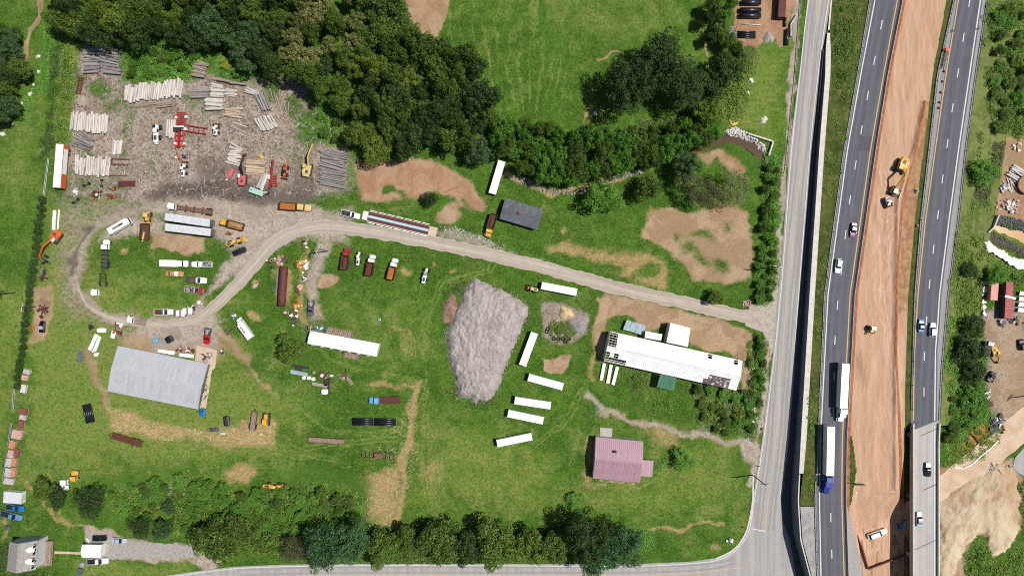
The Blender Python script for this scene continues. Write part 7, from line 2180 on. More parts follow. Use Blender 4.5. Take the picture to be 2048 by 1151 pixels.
def wall_run(name, label, cat, pts, h, w, material, z=0.0, part='wall'):
    o = W(*pts[0], z)
    t = thing(name, label, cat, o)
    for p0, p1 in zip(pts[:-1], pts[1:]):
        a_, b2 = W(*p0, z) - o, W(*p1, z) - o
        dd = (b2 - a_).normalized()
        MB().bar(a_ + dd * .01 + Vector((0, 0, h / 2 - .3)), b2 - dd * .01 + Vector((0, 0, h / 2 - .3)), w, h + .6).build(part, material, t)
    return t
wall_run('culvert_headwall', 'white concrete culvert headwall where the creek meets the road', 'headwall', [(1495, 268), (1545, 284), (1536, 312)], 1.0, .5, 'concrete_white')
wall_run('culvert_headwall', 'white concrete headwall behind the muddy pond', 'headwall', [(1994, 430), (1984, 455), (1973, 465)], 1.2, .4, 'concrete_white')
wall_run('silt_fence', 'dark green silt fence running down beside the pond', 'silt fence', [(1990, 430), (1975, 438), (1966, 455), (1965, 470), (1961, 475), (1957, 500), (1955, 530)], .8, .08, 'sign_green', part='fabric')
wall_run('erosion_sock', 'white tube barrier curving along the settling basin', 'erosion barrier', [(1908, 933), (1926, 936), (1945, 926), (1962, 910), (1980, 896), (1996, 880)], .35, .45, 'safety_white', part='tube')
wall_run('formwork', 'brown timber formwork beam across the earthwork below the orange bank', 'formwork', [(1697, 1030), (1745, 1014), (1772, 1003)], .7, .5, 'timber', .4, 'beam')
wall_run('formwork', 'long timber formwork frame at the bottom of the earthwork', 'formwork', [(1697, 1034), (1722, 1090), (1735, 1136), (1790, 1115), (1808, 1108)], .7, .4, 'timber', .3, 'beam')
wall_run('white_fence', 'low white rail wall beside the pipe yard', 'fence', [(1592, 31), (1580, 50), (1580, 74)], .9, .3, 'concrete_white')

# ------------------------------------------------------------------ logs
LOGM = {}
def log_mesh(material, v):
    if (material, v) not in LOGM:
        rg = random.Random(v)
        rings = []
        for i in range(5):
            x = -.5 + i / 4; r = 1.0 - .1 * i / 4 + rg.uniform(-.05, .05)
            oy, oz = rg.uniform(-.12, .12), rg.uniform(-.08, .08)
            rings.append([(x, oy + math.cos(2 * math.pi * j / 8) * r, oz + math.sin(2 * math.pi * j / 8) * r) for j in range(8)])
        LOGM[(material, v)] = MB().loft(rings).mesh('log', material)
    return LOGM[(material, v)]
LOGN = [0]
def logs(where, centre, length, ang, count, span, material, spread=.1, layers=True, stack=None, jit=2.0, rad=None, side='left'):
    """count logs lying at ang degrees (map, y down), spaced over span along the perpendicular (or stack direction, degrees)"""
    sa = math.radians(stack if stack is not None else ang + 90)
    rad_ = rad or min(.44, span / count / S * .74)
    for i in range(count):
        f = (i + .5) / count - .5
        x = centre[0] + math.cos(sa) * span * f + rng.uniform(-jit, jit) * math.cos(math.radians(ang))
        y = centre[1] + math.sin(sa) * span * f + rng.uniform(-jit, jit) * math.sin(math.radians(ang))
        r = rad_ * rng.uniform(.8, 1.2)
        up = layers and i % 2 == 1
        z = r + (rad_ * 1.45 if up else 0)
        o_ = link('log', log_mesh(material, rng.randrange(4)))
        o_.location = W(x, y, z)
        o_.rotation_euler = (rng.uniform(0, 6), 0, math.radians(-ang + rng.gauss(0, 2.5) * (1 + spread * 4)))
        o_.scale = (length / S * rng.uniform(.86, 1.06), r, r)
        tag(o_, '%s log from the %s in the %s' % (ordinal(i + 1), side, where), 'log', 'logs of the ' + where)
        LOGN[0] += 1
logs('dark grey stack, top left yard corner', (183, 120), 31, 0, 14, 52, 'log_grey', side='top')
logs('slanting grey stack, top left yard corner', (219, 119), 38, 9, 16, 58, 'log_grey', stack=78, side='top')
logs('long pale row below the vines', (307, 182), 34, 98, 30, 116, 'log_pale', stack=-6, jit=4)
logs('low brown bundle under the long row', (282, 211), 40, -6, 5, 18, 'log_brown', stack=0, side='left', rad=.25)
logs('wide pale row, left yard edge', (178, 245), 38, 94, 25, 74, 'log_pale', stack=5, jit=3)
logs('jumbled grey stack below the wide row', (168, 282), 40, 22, 11, 28, 'log_grey', spread=.6, side='top')
logs('pale grey row above the scrapped axles', (185, 332), 38, 95, 23, 68, 'log_pale', stack=2, jit=3)
logs('small bundle beside the rusty U frame', (234, 294), 30, 100, 6, 18, 'log_pale', layers=False)
logs('short brown group below the ladder', (168, 203), 20, 100, 6, 24, 'log_brown', layers=False)
logs('small stack below the vines on the right', (400, 139), 28, 12, 8, 30, 'log_brown', side='top')
logs('grey bundle beside the vines corner', (400, 186), 34, 3, 6, 18, 'log_grey', side='top')
logs('pale bundle, upper middle yard', (435, 181), 28, 6, 7, 26, 'log_pale', side='top')
logs('little bundle, upper middle yard', (461, 185), 24, 8, 5, 15, 'log_pale', side='top')
logs('brown layer, top yard edge', (459, 163), 30, 10, 6, 44, 'log_brown', stack=12)
logs('pale stack above the forklift', (429, 208), 37, 3, 6, 22, 'log_pale', side='top')
logs('tan stack right of the forklift', (466, 225), 34, 3, 5, 18, 'log_tan', side='top')
logs('slanting bundle, upper right yard', (503, 183), 28, 24, 4, 10, 'log_pale', side='top')
logs('steep dark bundle, upper right yard', (525, 203), 38, 64, 8, 22, 'log_grey', stack=-10)
logs('pale fan, right yard end', (533, 247), 30, 62, 9, 36, 'log_pale', stack=-14)
logs('big grey pile beside the crane', (666, 336), 52, 12, 30, 74, 'log_grey', stack=98, jit=5, side='top')
logs('tan stack beside the red log loader', (511, 335), 40, 3, 7, 30, 'log_tan', side='top')
logs('scatter left of the red log loader', (470, 310), 28, 10, 9, 40, 'log_pale', spread=1.4, side='top', layers=False)
logs('pale bundle left of the red saw line', (341, 258), 38, 96, 6, 17, 'log_pale')
logs('white pair above the mint green box', (525, 362), 34, 112, 3, 14, 'log_pale', rad=.55)
logs('loose poles, right yard end', (560, 240), 40, 35, 5, 30, 'log_tan', spread=2.5, layers=False, rad=.12)
logs('loose poles behind the metal frame', (213, 290), 34, 58, 4, 14, 'log_tan', spread=1.5, layers=False, rad=.12)
logs('low brown bundle right of the first', (328, 208), 34, -6, 6, 12, 'log_brown', side='top', rad=.28)
logs('scatter below the top yard edge', (560, 205), 30, 70, 6, 50, 'log_brown', spread=1.6, layers=False, rad=.2, stack=40)
logs('scatter beside the forklift', (480, 250), 26, 20, 5, 50, 'log_pale', spread=2.0, layers=False, rad=.18, stack=80, side='top')
logs('white lumber stack, far right lot', (2032, 345), 26, 28, 8, 26, 'stone_white', rad=.28, side='top')
logs('fallen white poles in the far right lot', (2024, 368), 30, 70, 6, 26, 'stone_white', rad=.18, layers=False, spread=1.0)

# ------------------------------------------------------------------ pipes
def pipe(label, p0, p1, r, group, material='black_pipe', z=None, layer=0):
    a_, b2 = W(*p0, r), W(*p1, r)
    c = (a_ + b2) / 2
    t = MB().hollow(a_ - c, b2 - c, r, t=max(.03, r * .08), n=16).build('pipe', material, None, True, Vector((c.x, c.y, r + layer)))
    tag(t, label, 'pipe', group)
for i in range(5):
    f = i / 4
    pipe('%s black pipe from the left in the strapped bundle beside the shed' % ordinal(i + 1), (165.5 + 14.5 * f, 809 - 2.5 * f), (174 + 14.5 * f, 846.5 - 3.5 * f), .31, 'strapped black pipes')
for k, (xa_, xb_) in enumerate(((704.5, 746.5), (749, 791.5))):
    for i in range(4):
        pipe('%s black pipe from the top in the %s bundle on the lower pasture' % (ordinal(i + 1), ('left', 'right')[k]), (xa_, 836.5 + i * 3.9 + k * .6), (xb_, 837.2 + i * 3.9 + k * .6), .31, 'pipe bundles on the lower pasture')
for i, (y, x0_) in enumerate(((-7, 1485), (5, 1484), (20.5, 1480), (31.5, 1480))):
    pipe('%s huge black drainage pipe from the top in the pipe yard' % ordinal(i + 1), (x0_, y), (1521, y), .88, 'huge black pipes')
for i in range(4):
    pipe('%s small black pipe from the top in the pipe yard bundle' % ordinal(i + 1), (1475, 63.5 + i * 3.8), (1511, 64 + i * 3.8), .28, 'small pipes of the pipe yard')
pipe('black pipe standing beside the road, lower of two', (1574.5, 58), (1573, 90), .62, 'roadside pipes')
pipe('black pipe beside the red container end, upper of two', (1570.5, 36), (1570, 53), .45, 'roadside pipes')
pipe('pale pipe lying above the small black pipes', (1483, 48), (1521, 50), .16, None, 'concrete_white')
loc, rz, L = axis((568, 532), (562.5, 612), 1.6)
t = thing('storage_tank', 'long rusty red steel tank lying on the grass', 'tank', loc, rz)
rings = []
for i in range(9):
    x = -L / 2 + L * i / 8; r = 1.36 if 0 < i < 8 else 1.22
    rings.append([(x, math.cos(2 * math.pi * j / 24) * r, 1.45 + math.sin(2 * math.pi * j / 24) * r) for j in range(24)])
MB().loft(rings).build('shell', 'rust_red', t, True)
for f in (-.36, -.12, .12, .36):
    MB().hollow((L * f - .06, 0, 1.45), (L * f + .06, 0, 1.45), 1.4, .05, 24).build('hoop', 'rust', t)
for f in (-.3, .3):
    MB().box(L * f - .2, L * f + .2, -1.1, 1.1, 0, .55).build('saddle', 'timber', t)
loc, rz, L = axis((556, 549), (553.5, 585), .6)
t = thing('steel_beam', 'pair of pale steel beams beside the rusty tank', 'beam', loc, rz)
for y in (-.35, .35):
    bm_ = MB(); bm_.box(-L / 2, L / 2, y - .2, y + .2, 0, .06).box(-L / 2, L / 2, y - .03, y + .03, .06, .4).box(-L / 2, L / 2, y - .2, y + .2, .4, .46); bm_.build('beam', 'galvanised', t)

# ------------------------------------------------------------------ weighbridge
loc, rz, L = axis((735.7, 432), (857, 460.5), .4)
t = thing('weighbridge', 'long lorry weighbridge with brown deck and pale blue centre strip', 'weighbridge', loc, rz)
for i in range(3):
    x0, x1 = -L / 2 + L * i / 3 + .04, -L / 2 + L * (i + 1) / 3 - .04
    for s_ in (-1, 1):
        MB().box(x0, x1, s_ * 1.0 - .56, s_ * 1.0 + .56, .2, .42).build('deck_plate', 'rust_red', t)
    MB().box(x0, x1, -.42, .42, .2, .43).build('centre_strip', 'pale_cyan', t)
for s_ in (-1, 1):
    MB().box(-L / 2, L / 2, s_ * 1.68 - .1, s_ * 1.68 + .1, .1, .62).build('side_beam', 'brick_pink' if s_ > 0 else 'white_paint', t)
    for k in range(7):
        x = -L / 2 + L * (k + .1) / 7
        MB().box(x, x + L / 7 - .5, s_ * 2.15 - .12, s_ * 2.15 + .12, .0, .4).build('kerb_block', 'white_paint', t)
MB().hexa([(-L / 2 - 1.9, -1.5, 0), (-L / 2 - .05, -1.5, 0), (-L / 2 - .05, 1.5, 0), (-L / 2 - 1.9, 1.5, 0), (-L / 2 - 1.9, -1.5, .06), (-L / 2 - .05, -1.5, .42), (-L / 2 - .05, 1.5, .42), (-L / 2 - 1.9, 1.5, .06)]).build('ramp', 'white_paint', t)
MB().hexa([(L / 2 + .05, -1.6, 0), (L / 2 + 2.9, -1.6, 0), (L / 2 + 2.9, 1.6, 0), (L / 2 + .05, 1.6, 0), (L / 2 + .05, -1.6, .42), (L / 2 + 2.9, -1.6, .06), (L / 2 + 2.9, 1.6, .06), (L / 2 + .05, 1.6, .42)]).build('ramp', 'apron', t)
pickup('white utility truck with dark open bed at the weighbridge', (682, 424), (719, 433), 'car_white', load='black_metal', crew=False)
xb = -5.0
for k, (dx, dy, lx, ly) in enumerate(((0, 0, .5, .62), (.62, 0, .42, .62), (1.2, .04, .5, .5), (1.85, 0, .5, .62), (2.5, .1, .34, .4))):
    MB().box(-1.6 + dx, -1.6 + dx + lx, .12 + dy, .12 + dy + ly, 3.125, 3.135).build('lettering', 'lettering_red', bx)
    MB().box(-1.6 + dx + lx * .35, -1.6 + dx + lx * .65, .12 + dy + ly * .3, .12 + dy + ly * .62, 3.136, 3.14).build('lettering', 'white_paint', bx)
# ------------------------------------------------------------------ saw line, scrap, small things
def at(px, py, z=0.0):
    p = W(px, py, z); return Vector((p.x, p.y, z))
def ladder(t, name, p0, p1, w, z, material, rungs, th=.32):
    a_, b2 = Vector(p0), Vector(p1)
    d = (b2 - a_); L = d.length; d.normalize()
    s_ = Vector((-d.y, d.x, 0)) * (w / 2)
    for sg in (-1, 1):
        MB().bar(a_ + s_ * sg + Vector((0, 0, z)), b2 + s_ * sg + Vector((0, 0, z)), th, .25).build(name + '_rail', material, t)
    for i in range(rungs):
        p = a_ + d * (L * (i + .5) / rungs) + Vector((0, 0, z))
        MB().bar(p - s_, p + s_, th * .9, .12).build(name + '_rung', material, t)
    for f in (.1, .9):
        for sg in (-1, 1):
            p = a_ + d * (L * f) + s_ * sg
            MB().box(p.x - .08, p.x + .08, p.y - .08, p.y + .08, 0, z - .1).build('leg', material, t)
o = at(363, 262)
t = thing('saw_line', 'red log saw line with lattice frame, conveyor and side ladder', 'saw machine', o)
g_ = lambda x, y: at(x, y) - o
ladder(t, 'frame', g_(365.5, 224), g_(364.5, 252), 2.8, 1.0, 'red_frame', 7)
ladder(t, 'frame', g_(363, 256), g_(361.5, 298), 2.9, 1.0, 'red_frame', 4)
ladder(t, 'side_ladder', g_(375, 257.5), g_(415.5, 263.5), 2.0, .9, 'dull_red', 4)
MB().bar(g_(362.5, 264) + Vector((0, 0, 1.3)), g_(361, 296) + Vector((0, 0, 1.3)), .8, .35).build('conveyor', 'red', t)
MB().bar(g_(353, 255.5) + Vector((0, 0, 1.7)), g_(373, 255.5) + Vector((0, 0, 1.7)), .5, .4).build('saw_head', 'white_metal', t)
MB().box(g_(359, 260).x - 1.3, g_(359, 260).x + 1.1, g_(0, 260).y - .8, g_(0, 260).y + .8, 1.1, 1.8).build('engine', 'black_metal', t)
for (x, y) in ((355.5, 236), (374.5, 235), (353, 288), (371, 288), (372.5, 259)):
    v = g_(x, y); MB().box(v.x - .35, v.x + .35, v.y - .4, v.y + .4, .0, 1.2).build('foot', 'white_metal', t)
o = at(546, 350)
t = thing('log_conveyor', 'long narrow red conveyor with lattice side right of the tan logs', 'conveyor', o)
MB().bar(at(549.5, 321) - o + Vector((0, 0, 1.5)), at(541, 378) - o + Vector((0, 0, .9)), .55, .4).build('belt_frame', 'dull_red', t)
ladder(t, 'lattice', at(550, 350) - o, at(551, 374) - o, 1.5, 1.1, 'red_frame', 5)
MB().box(at(541, 355).x - o.x - .5, at(541, 355).x - o.x + .5, at(0, 355).y - o.y - .7, at(0, 355).y - o.y + .7, 0, 1.3).build('engine_box', 'white_metal', t)
for (x, y) in ((548, 330), (543, 368)):
    v = at(x, y) - o; MB().box(v.x - .12, v.x + .12, v.y - .12, v.y + .12, 0, 1.0).build('leg', 'dull_red', t)
o = at(462, 348)
t = thing('log_grapple', 'pink red grapple carriage lying on the dark mud', 'grapple', o)
MB().hull([(-1.9, .35, .2, .8, .1), (-.5, .75, .2, 1.0, .15), (1.2, .7, .2, 1.0, .15), (1.9, .5, .2, .7, .1)]).build('carriage', 'pink_red', t).rotation_euler = (0, 0, math.radians(66))
for (a_, b2) in (((.6, 1.4, .6), (1.9, .8, .3)), ((-.6, -1.3, .5), (-1.6, -1.9, .2)), ((-.9, .2, .5), (-2.4, 1.0, .2)), ((.3, -1.5, .5), (.6, -2.6, .2))):
    MB().bar(a_, b2, .16, .2).build('tine', 'pink_red', t)
t = thing('hydraulic_arm', 'grey steel arm lying left of the pink grapple', 'machine arm', at(451, 350), math.radians(-70))
MB().bar((-2, 0, .3), (1.6, 0, .3), .22, .3).build('arm', 'grey_metal', t); MB().box(-2.4, -1.8, -.5, .5, .05, .5).build('bracket', 'grey_metal', t); MB().box(1.5, 2.0, -.4, .4, .05, .5).build('bracket', 'safety_white', t)
loc, rz, L = axis((498.5, 378), (524.5, 387.5), 1.3)
t = thing('storage_box', 'mint green metal box at the edge of the mud', 'metal box', loc, rz)
MB().box(-L / 2, L / 2, -.85, .85, .15, 1.25).build('body', 'mint', t); MB().box(-L / 2 - .05, L / 2 + .05, -.9, .9, 1.25, 1.32, taper=.1).build('lid', 'mint', t)
for x in (-L / 2 + .3, L / 2 - .6):
    MB().box(x, x + .3, -.85, .85, 0, .15).build('skid', 'timber', t)
MB().box(-L / 2 + .5, -L / 2 + .9, -.2, .2, 1.32, 1.4).build('cap', 'dark_grey', t)
loc, rz, L = axis((289, 447.5), (287, 479.5), 1.2)
t = thing('tipper_box', 'detached rusty dump body with yellow arm inside', 'dump body', loc, rz)
open_bed(t, -L / 2, L / 2, 1.45, .2, 1.35, 'rust', 'brown_load', 'floor')
MB().bar((0, -.3, .6), (L / 2 + .6, -.5, .9), .45, .3).build('arm', 'pale_yellow', t)
def frame_thing(name, label, cat, p0, p1, w, material, rungs=6, h=.7, wheelz=True, planks=None, tongue=True):
    loc, rz, L = axis(p0, p1, h)
    t = thing(name, label, cat, loc, rz)
    for s_ in (-1, 1):
        MB().box(-L / 2, L / 2, s_ * w / 2 - .1, s_ * w / 2 + .1, h - .2, h + .05).build('side_rail', material, t)
    for i in range(rungs):
        x = -L / 2 + L * (i + .5) / rungs
        MB().box(x - .09, x + .09, -w / 2 + .1, w / 2 - .1, h - .15, h).build('crossbar', material, t)
    if planks:
        n = 5
        for i in range(n):
            y0 = -w / 2 + .1 + (w - .2) * i / n
            MB().box(-L / 2 + .1, L / 2 - .1, y0 + .02, y0 + (w - .2) / n - .02, h, h + .08).build('plank', planks, t)
    if tongue:
        for s_ in (-1, 1):
            MB().bar((L / 2, s_ * w * .35, h - .1), (L / 2 + 1.2, 0, h - .15), .12, .15).build('drawbar', material, t)
    if wheelz:
        wheels(t, [(-L * .2, w / 2 + .25), (-L * .2, -w / 2 - .25), (-L * .34, w / 2 + .25), (-L * .34, -w / 2 - .25)], .38, .26)
    else:
        for x in (-L * .4, L * .4):
            MB().box(x - .12, x + .12, -w / 2, w / 2, 0, h - .22).build('bearer', 'timber', t)
    return t
frame_thing('flat_trailer', 'rusty brown flat trailer with red beams on the left pasture', 'trailer', (285, 888), (223, 870), 2.0, 'rust', 7, planks='rust')
frame_thing('flat_trailer', 'low reddish timber sled left of the chassis on the lower pasture', 'sled', (616, 878), (688, 883), 1.7, 'rust_red', 8, wheelz=False, planks='deck_wood', tongue=False)
ch = frame_thing('truck_chassis', 'stripped grey brown truck chassis on the lower pasture', 'chassis', (793, 913), (720, 908), 2.0, 'scrap', 9, tongue=False)
MB().box(-1.5, 1.2, -.8, .8, .7, 1.3).build('engine', 'scrap', ch)
frame_thing('log_trailer', 'black log trailer frame behind the white chassis truck', 'trailer', (206, 573), (205.5, 546), 2.0, 'black_metal', 6)
frame_thing('flat_trailer', 'brown plank trailer between tan panel and yellow machine', 'trailer', (504, 861), (509, 824), 1.9, 'black_metal', 5, planks='deck_wood')
frame_thing('steel_crate', 'dark red rectangular steel frame right of the scrapped axles', 'frame', (235, 367), (271, 367), 1.7, 'rust_red', 3, wheelz=False, tongue=False, planks='rust_red')
uf = thing('steel_channel', 'dark brown U shaped steel frame beside the logs', 'frame', at(241, 324), math.radians(-3))
for (x0, x1, y0, y1) in ((-3.0, 3.2, .75, 1.15), (-3.0, 2.6, -1.15, -.75), (-3.2, -2.75, -.74, .74)):
    MB().box(x0, x1, y0, y1, 0, .5).build('channel', 'timber', uf)
t = thing('steel_bar', 'long thin brown steel bar below the pale grey log row', 'bar', at(226, 351.5), math.radians(2)); MB().box(-5, 5, -.14, .14, 0, .25).build('bar', 'rust', t); MB().box(-1, 1, .15, .3, 0, .2).build('rib', 'rust_light', t)
lt = thing('steel_ladder', 'rusty steel ladder frame at the upper left of the yard', 'ladder', at(161, 172), math.radians(80))
ladder(lt, 'ladder', Vector((-3.0, 0, 0)), Vector((3.0, 0, 0)), 1.4, .4, 'rust', 8)
for (x, y, an, lab) in ((175, 369, 25, 'black wheeled axle, left of two beside the rust heap'), (205, 366, 90, 'black wheeled axle, right of two beside the rust heap'), (153, 402, 35, 'black double wheeled axle on the grass below the rust heap')):
    t = thing('wheel_axle', lab, 'axle', at(x, y), math.radians(an))
    MB().tube((-1.1, 0, .48), (1.1, 0, .48), .12, n=8).build('axle_tube', 'black_metal', t)
    for s_ in (-1, 1):
        MB().tube((s_ * 1.0 - .3, 0, .48), (s_ * 1.0 + .3, 0, .48), .48, n=14).build('wheel', 'tyre', t)
dozer('yellow rake machine at the end of the straw strip', (529.5, 856), (531, 822), 'yellow', cabc='yellow', blade=False)
loc, rz, L = axis((482.5, 860), (488, 839), .5)
t = thing('wood_panel', 'tan wooden platform on the straw strip', 'platform', loc, rz)
for i in range(5): MB().box(-L / 2, L / 2, -.95 + .38 * i, -.95 + .38 * i + .35, .35, .42).build('plank', 'deck_load', t)
for x in (-1.2, 1.2): MB().box(x - .08, x + .08, -.95, .95, 0, .35).build('bearer', 'timber', t)
def tarp_bale(name, label, cat, px, py, w, d, h, rz, material):
    t = thing(name, label, cat, at(px, py), rz)
    MB().hull([(-w / 2, d / 2 * .8, 0, h * .7, .15), (-w / 4, d / 2, 0, h, .2), (w / 4, d / 2, 0, h * .9, .2), (w / 2, d / 2 * .8, 0, h * .65, .15)]).build('cover', material, t)
    MB().box(-w / 2 + .1, w / 2 - .1, -d / 2 - .04, d / 2 + .04, 0, .12).build('pallet', 'deck_wood', t)
    return t
tarp_bale('covered_bale', 'black covered bundle on the straw strip', 'bundle', 454.5, 841, 2.0, 3.6, 1.0, .1, 'tarp_black')
tarp_bale('water_trough', 'dark oval trough at the left end of the machine row', 'trough', 429, 858, 3.0, 1.4, .7, 0, 'dark_grey')
tarp_bale('parts_box', 'small green and white box below the black bundle', 'box', 446, 866, 1.8, .9, .6, 0, 'mint')
tarp_bale('yellow_box', 'small yellow box below the yellow rake machine', 'box', 522, 867, .9, .9, .6, 0, 'pale_yellow')
tarp_bale('covered_pallet', 'black tarped pallet above the metal shed', 'pallet', 340, 678, 2.5, 2.3, 1.1, .5, 'navy_black')
bl = car('bright blue small car at the lower corner of the metal shed', (404, 832), (403.5, 816), 'bright_blue', 0, 'hatch', glass='bright_blue')
def panels(name, label, cat, quads, material, z=.35):
    c = sum((at(*p) for q in quads for p in q), Vector()) / sum(len(q) for q in quads)
    t = thing(name, label, cat, c)
    for k, q in enumerate(quads):
        P4 = [at(*p) - c for p in q]
        a2 = sum(P4[i].x * P4[(i + 1) % len(P4)].y - P4[(i + 1) % len(P4)].x * P4[i].y for i in range(len(P4)))
        if a2 < 0: P4.reverse()
        MB().prism([(v.x, v.y) for v in P4], z + .04 * k, z + .04 * k + .06).build('panel', material, t)
        MB().prism([(c_.x * 1.0, c_.y) for c_ in [v.lerp(sum(P4, Vector()) / len(P4), .5) for v in P4]], -.05, z + .04 * k - .005).build('bearer', 'timber', t)
    return t
panels('roof_panel_stack', 'long white roof panels leaning left of the metal shed', 'panels', [[(191, 667), (198, 669), (184, 701), (177, 698)], [(199, 670), (204, 674), (194, 702), (185, 704)], [(189, 706), (200, 704), (198, 711), (190, 712)]], 'white_roof')
tarp_bale('boat', 'small white boat hull above the white panels', 'boat', 204, 660, 3.0, 1.6, .7, 0, 'white_paint')
panels('sheet_stack', 'white sheet beside rusty scrap above the metal shed', 'sheet', [[(225, 661), (234, 663), (230, 677), (222, 674)]], 'white_roof')
panels('steel_rack', 'grey steel rack left of the metal shed', 'rack', [[(159, 700), (169, 702), (166, 725), (156, 723)]], 'grey_metal', .6)
panels('board_stack', 'white boards along the upper wall of the metal shed', 'boards', [[(318, 697), (352, 702), (350, 709), (317, 703)], [(361, 705), (390, 708), (389, 715), (360, 712)]], 'white_roof', .6)
panels('cabinet_parts', 'pale appliance parts in front of the metal shed', 'appliance', [[(305, 666), (318, 667), (317, 673), (305, 672)], [(322, 682), (333, 684), (330, 692), (321, 690)]], 'tarp_silver', .7)
tarp_bale('blue_crate', 'blue and white crate in front of the metal shed', 'crate', 311, 680, 2.0, 1.4, .7, 0, 'sky_blue')
def scrap(label, px, py, rx, ry, mats, n, seed, name='scrap_heap', cat='scrap', size=.8, h=.6):
    rg = random.Random(seed)
    t = thing(name, label, cat, at(px, py))
    for i in range(n):
        x, y = rg.gauss(0, .42) * rx / S, rg.gauss(0, .42) * ry / S
        m_ = mats[i % len(mats)]
        k = rg.random()
        z = rg.uniform(0, h * .5)
        if k < .45:
            w, d = size * rg.uniform(.35, 1.1), size * rg.uniform(.25, .8)
            p_ = MB().box(-w, w, -d, d, 0, rg.uniform(.15, h)).build('sheet_piece', m_, t)
        elif k < .75:
            L = size * rg.uniform(1.0, 2.2)
            p_ = MB().bar((-L, 0, .12), (L, 0, rg.uniform(.12, h)), .18, .18).build('bar_piece', m_, t)
        else:
            r = size * rg.uniform(.3, .55)
            p_ = MB().tube((0, 0, 0), (0, 0, rg.uniform(.3, .8)), r, n=12).build('drum', m_, t)
        p_.location = (x, y, z - .02); p_.rotation_euler = (0, 0, rg.uniform(0, 3.14))
    return t
scrap('rusty machine scrap with white tub left of the red frame', 195, 389, 16, 10, ['rust', 'rust_light', 'white_metal', 'rust_red', 'black_metal'], 22, 1)
scrap('small ring of tan scrap right of the rust heap', 223, 391, 7, 7, ['rust_light', 'rust'], 9, 2)
scrap('little rusty hub beside the red frame', 229, 375, 4, 4, ['rust_light', 'rust'], 5, 3, size=.6)
scrap('white junk at the edge of the weeds', 151, 386, 6, 8, ['white_metal', 'stone'], 6, 4)
scrap('rusty ring of junk on the grass left of the tank', 515, 570, 9, 9, ['safety_white', 'rust', 'brick_pink'], 14, 5, size=.5)
scrap('yellow and rust machine parts left of the junk line', 599, 530, 10, 14, ['yellow', 'orange_rust', 'rust', 'pale_yellow'], 18, 6)
scrap('white and red junk at the middle of the junk line', 612, 530, 7, 14, ['white_metal', 'dull_red', 'white_paint', 'pale_yellow'], 20, 7)
scrap('rusty and pale junk at the top of the junk line', 611, 488, 9, 14, ['stone', 'rust_light', 'white_metal', 'dark_grey', 'black_metal'], 22, 8, size=.6)
scrap('white drums below the middle of the junk line', 611, 556, 5, 10, ['white_paint', 'dark_grey', 'stone'], 9, 9, size=.6)
scrap('dark red box and junk in the lower junk line', 598, 578, 6, 10, ['rust_red', 'brick_pink', 'rust'], 10, 10)
scrap('bright orange machine part in the lower junk line', 593, 610, 8, 8, ['orange', 'safety_orange', 'pale_yellow'], 12, 11)
scrap('brown scrap with white panel at the foot of the junk line', 589, 633, 9, 16, ['timber', 'rust', 'white_metal', 'dark_grey'], 20, 12)
scrap('red and white debris beside the lower end of the tank', 573, 624, 8, 6, ['dull_red', 'white_metal', 'brick_pink'], 7, 13, size=.5)
scrap('rusty plate scrap at the upper end of the tank', 571, 520, 6, 6, ['rust', 'grey_metal'], 7, 14, size=.7)
scrap('rust coloured gear parts above the metal shed', 243, 650, 12, 5, ['rust_light', 'rust', 'safety_white'], 9, 15)
scrap('rusty axle and wheel above the white panels', 182, 654, 5, 8, ['rust', 'tyre', 'rust_light'], 6, 16)
scrap('brown parts at the shed corner', 238, 664, 12, 5, ['rust_light', 'timber', 'rust'], 8, 17)
scrap('mixed bench scrap along the shed wall', 372, 700, 22, 6, ['rust', 'brick_red', 'white_metal', 'deck_wood', 'black_metal'], 20, 18, size=.7)
scrap('white wreck parts at the head of the loop bend', 385, 616, 8, 8, ['white_metal', 'black_metal', 'grey_metal'], 12, 19)
scrap('white fender scrap above the loop bend', 401, 606, 8, 5, ['white_metal', 'grey_metal'], 6, 20)
scrap('grey crate of scrap between the wreck cabs', 352, 627, 6, 6, ['rust', 'grey_metal'], 7, 21)
scrap('black tyre and scrap beside the orange excavator', 94, 522, 8, 9, ['black_metal', 'tyre', 'dark_grey'], 9, 22)
scrap('rusty junk strewn beside the left hedge', 87, 548, 8, 18, ['rust', 'grey_metal', 'stone', 'black_metal'], 16, 23)
scrap('brown and black scrap above the black car', 88, 622, 12, 16, ['rust', 'timber', 'black_metal'], 14, 24)
scrap('orange drum beside the black car', 66, 656, 5, 5, ['rust_light', 'orange'], 4, 25)
scrap('white parts above the white lettered box truck', 467, 628, 9, 8, ['white_paint', 'grey_metal', 'white_metal'], 11, 26, size=.6)
scrap('blue barrels and boxes behind the mobile home', 641, 657, 10, 4, ['bright_blue', 'white_paint', 'sky_blue'], 7, 27, size=.5)
scrap('dark rubbish on the sand above the shed apron', 455, 663, 9, 5, ['deck_wood', 'timber', 'dark_grey'], 8, 28)
scrap('tools and machines on the concrete apron of the shed', 414, 712, 12, 10, ['grey_metal', 'steel_blue', 'rust', 'dark_grey'], 16, 29, size=.45)
scrap('small machines along the lower apron of the shed', 411, 775, 5, 36, ['dark_grey', 'steel_blue', 'rust', 'deck_wood'], 16, 30, size=.45)
scrap('white barrel beside the shed apron', 443, 704, 7, 4, ['white_paint', 'dark_grey'], 5, 31, size=.7)
scrap('rusty scrap and white boxes below the round tree', 645, 750, 16, 8, ['rust_red', 'rust', 'deck_wood', 'safety_white'], 22, 32, size=.7)
scrap('brown scrap right of the timber stack', 688, 752, 14, 8, ['log_grey', 'timber', 'stone'], 14, 33)
scrap('car parts heap beside the pink container', 1971, 580, 12, 18, ['white_metal', 'grey_metal', 'white_paint', 'black_metal', 'stone_white'], 46, 34, size=.7)
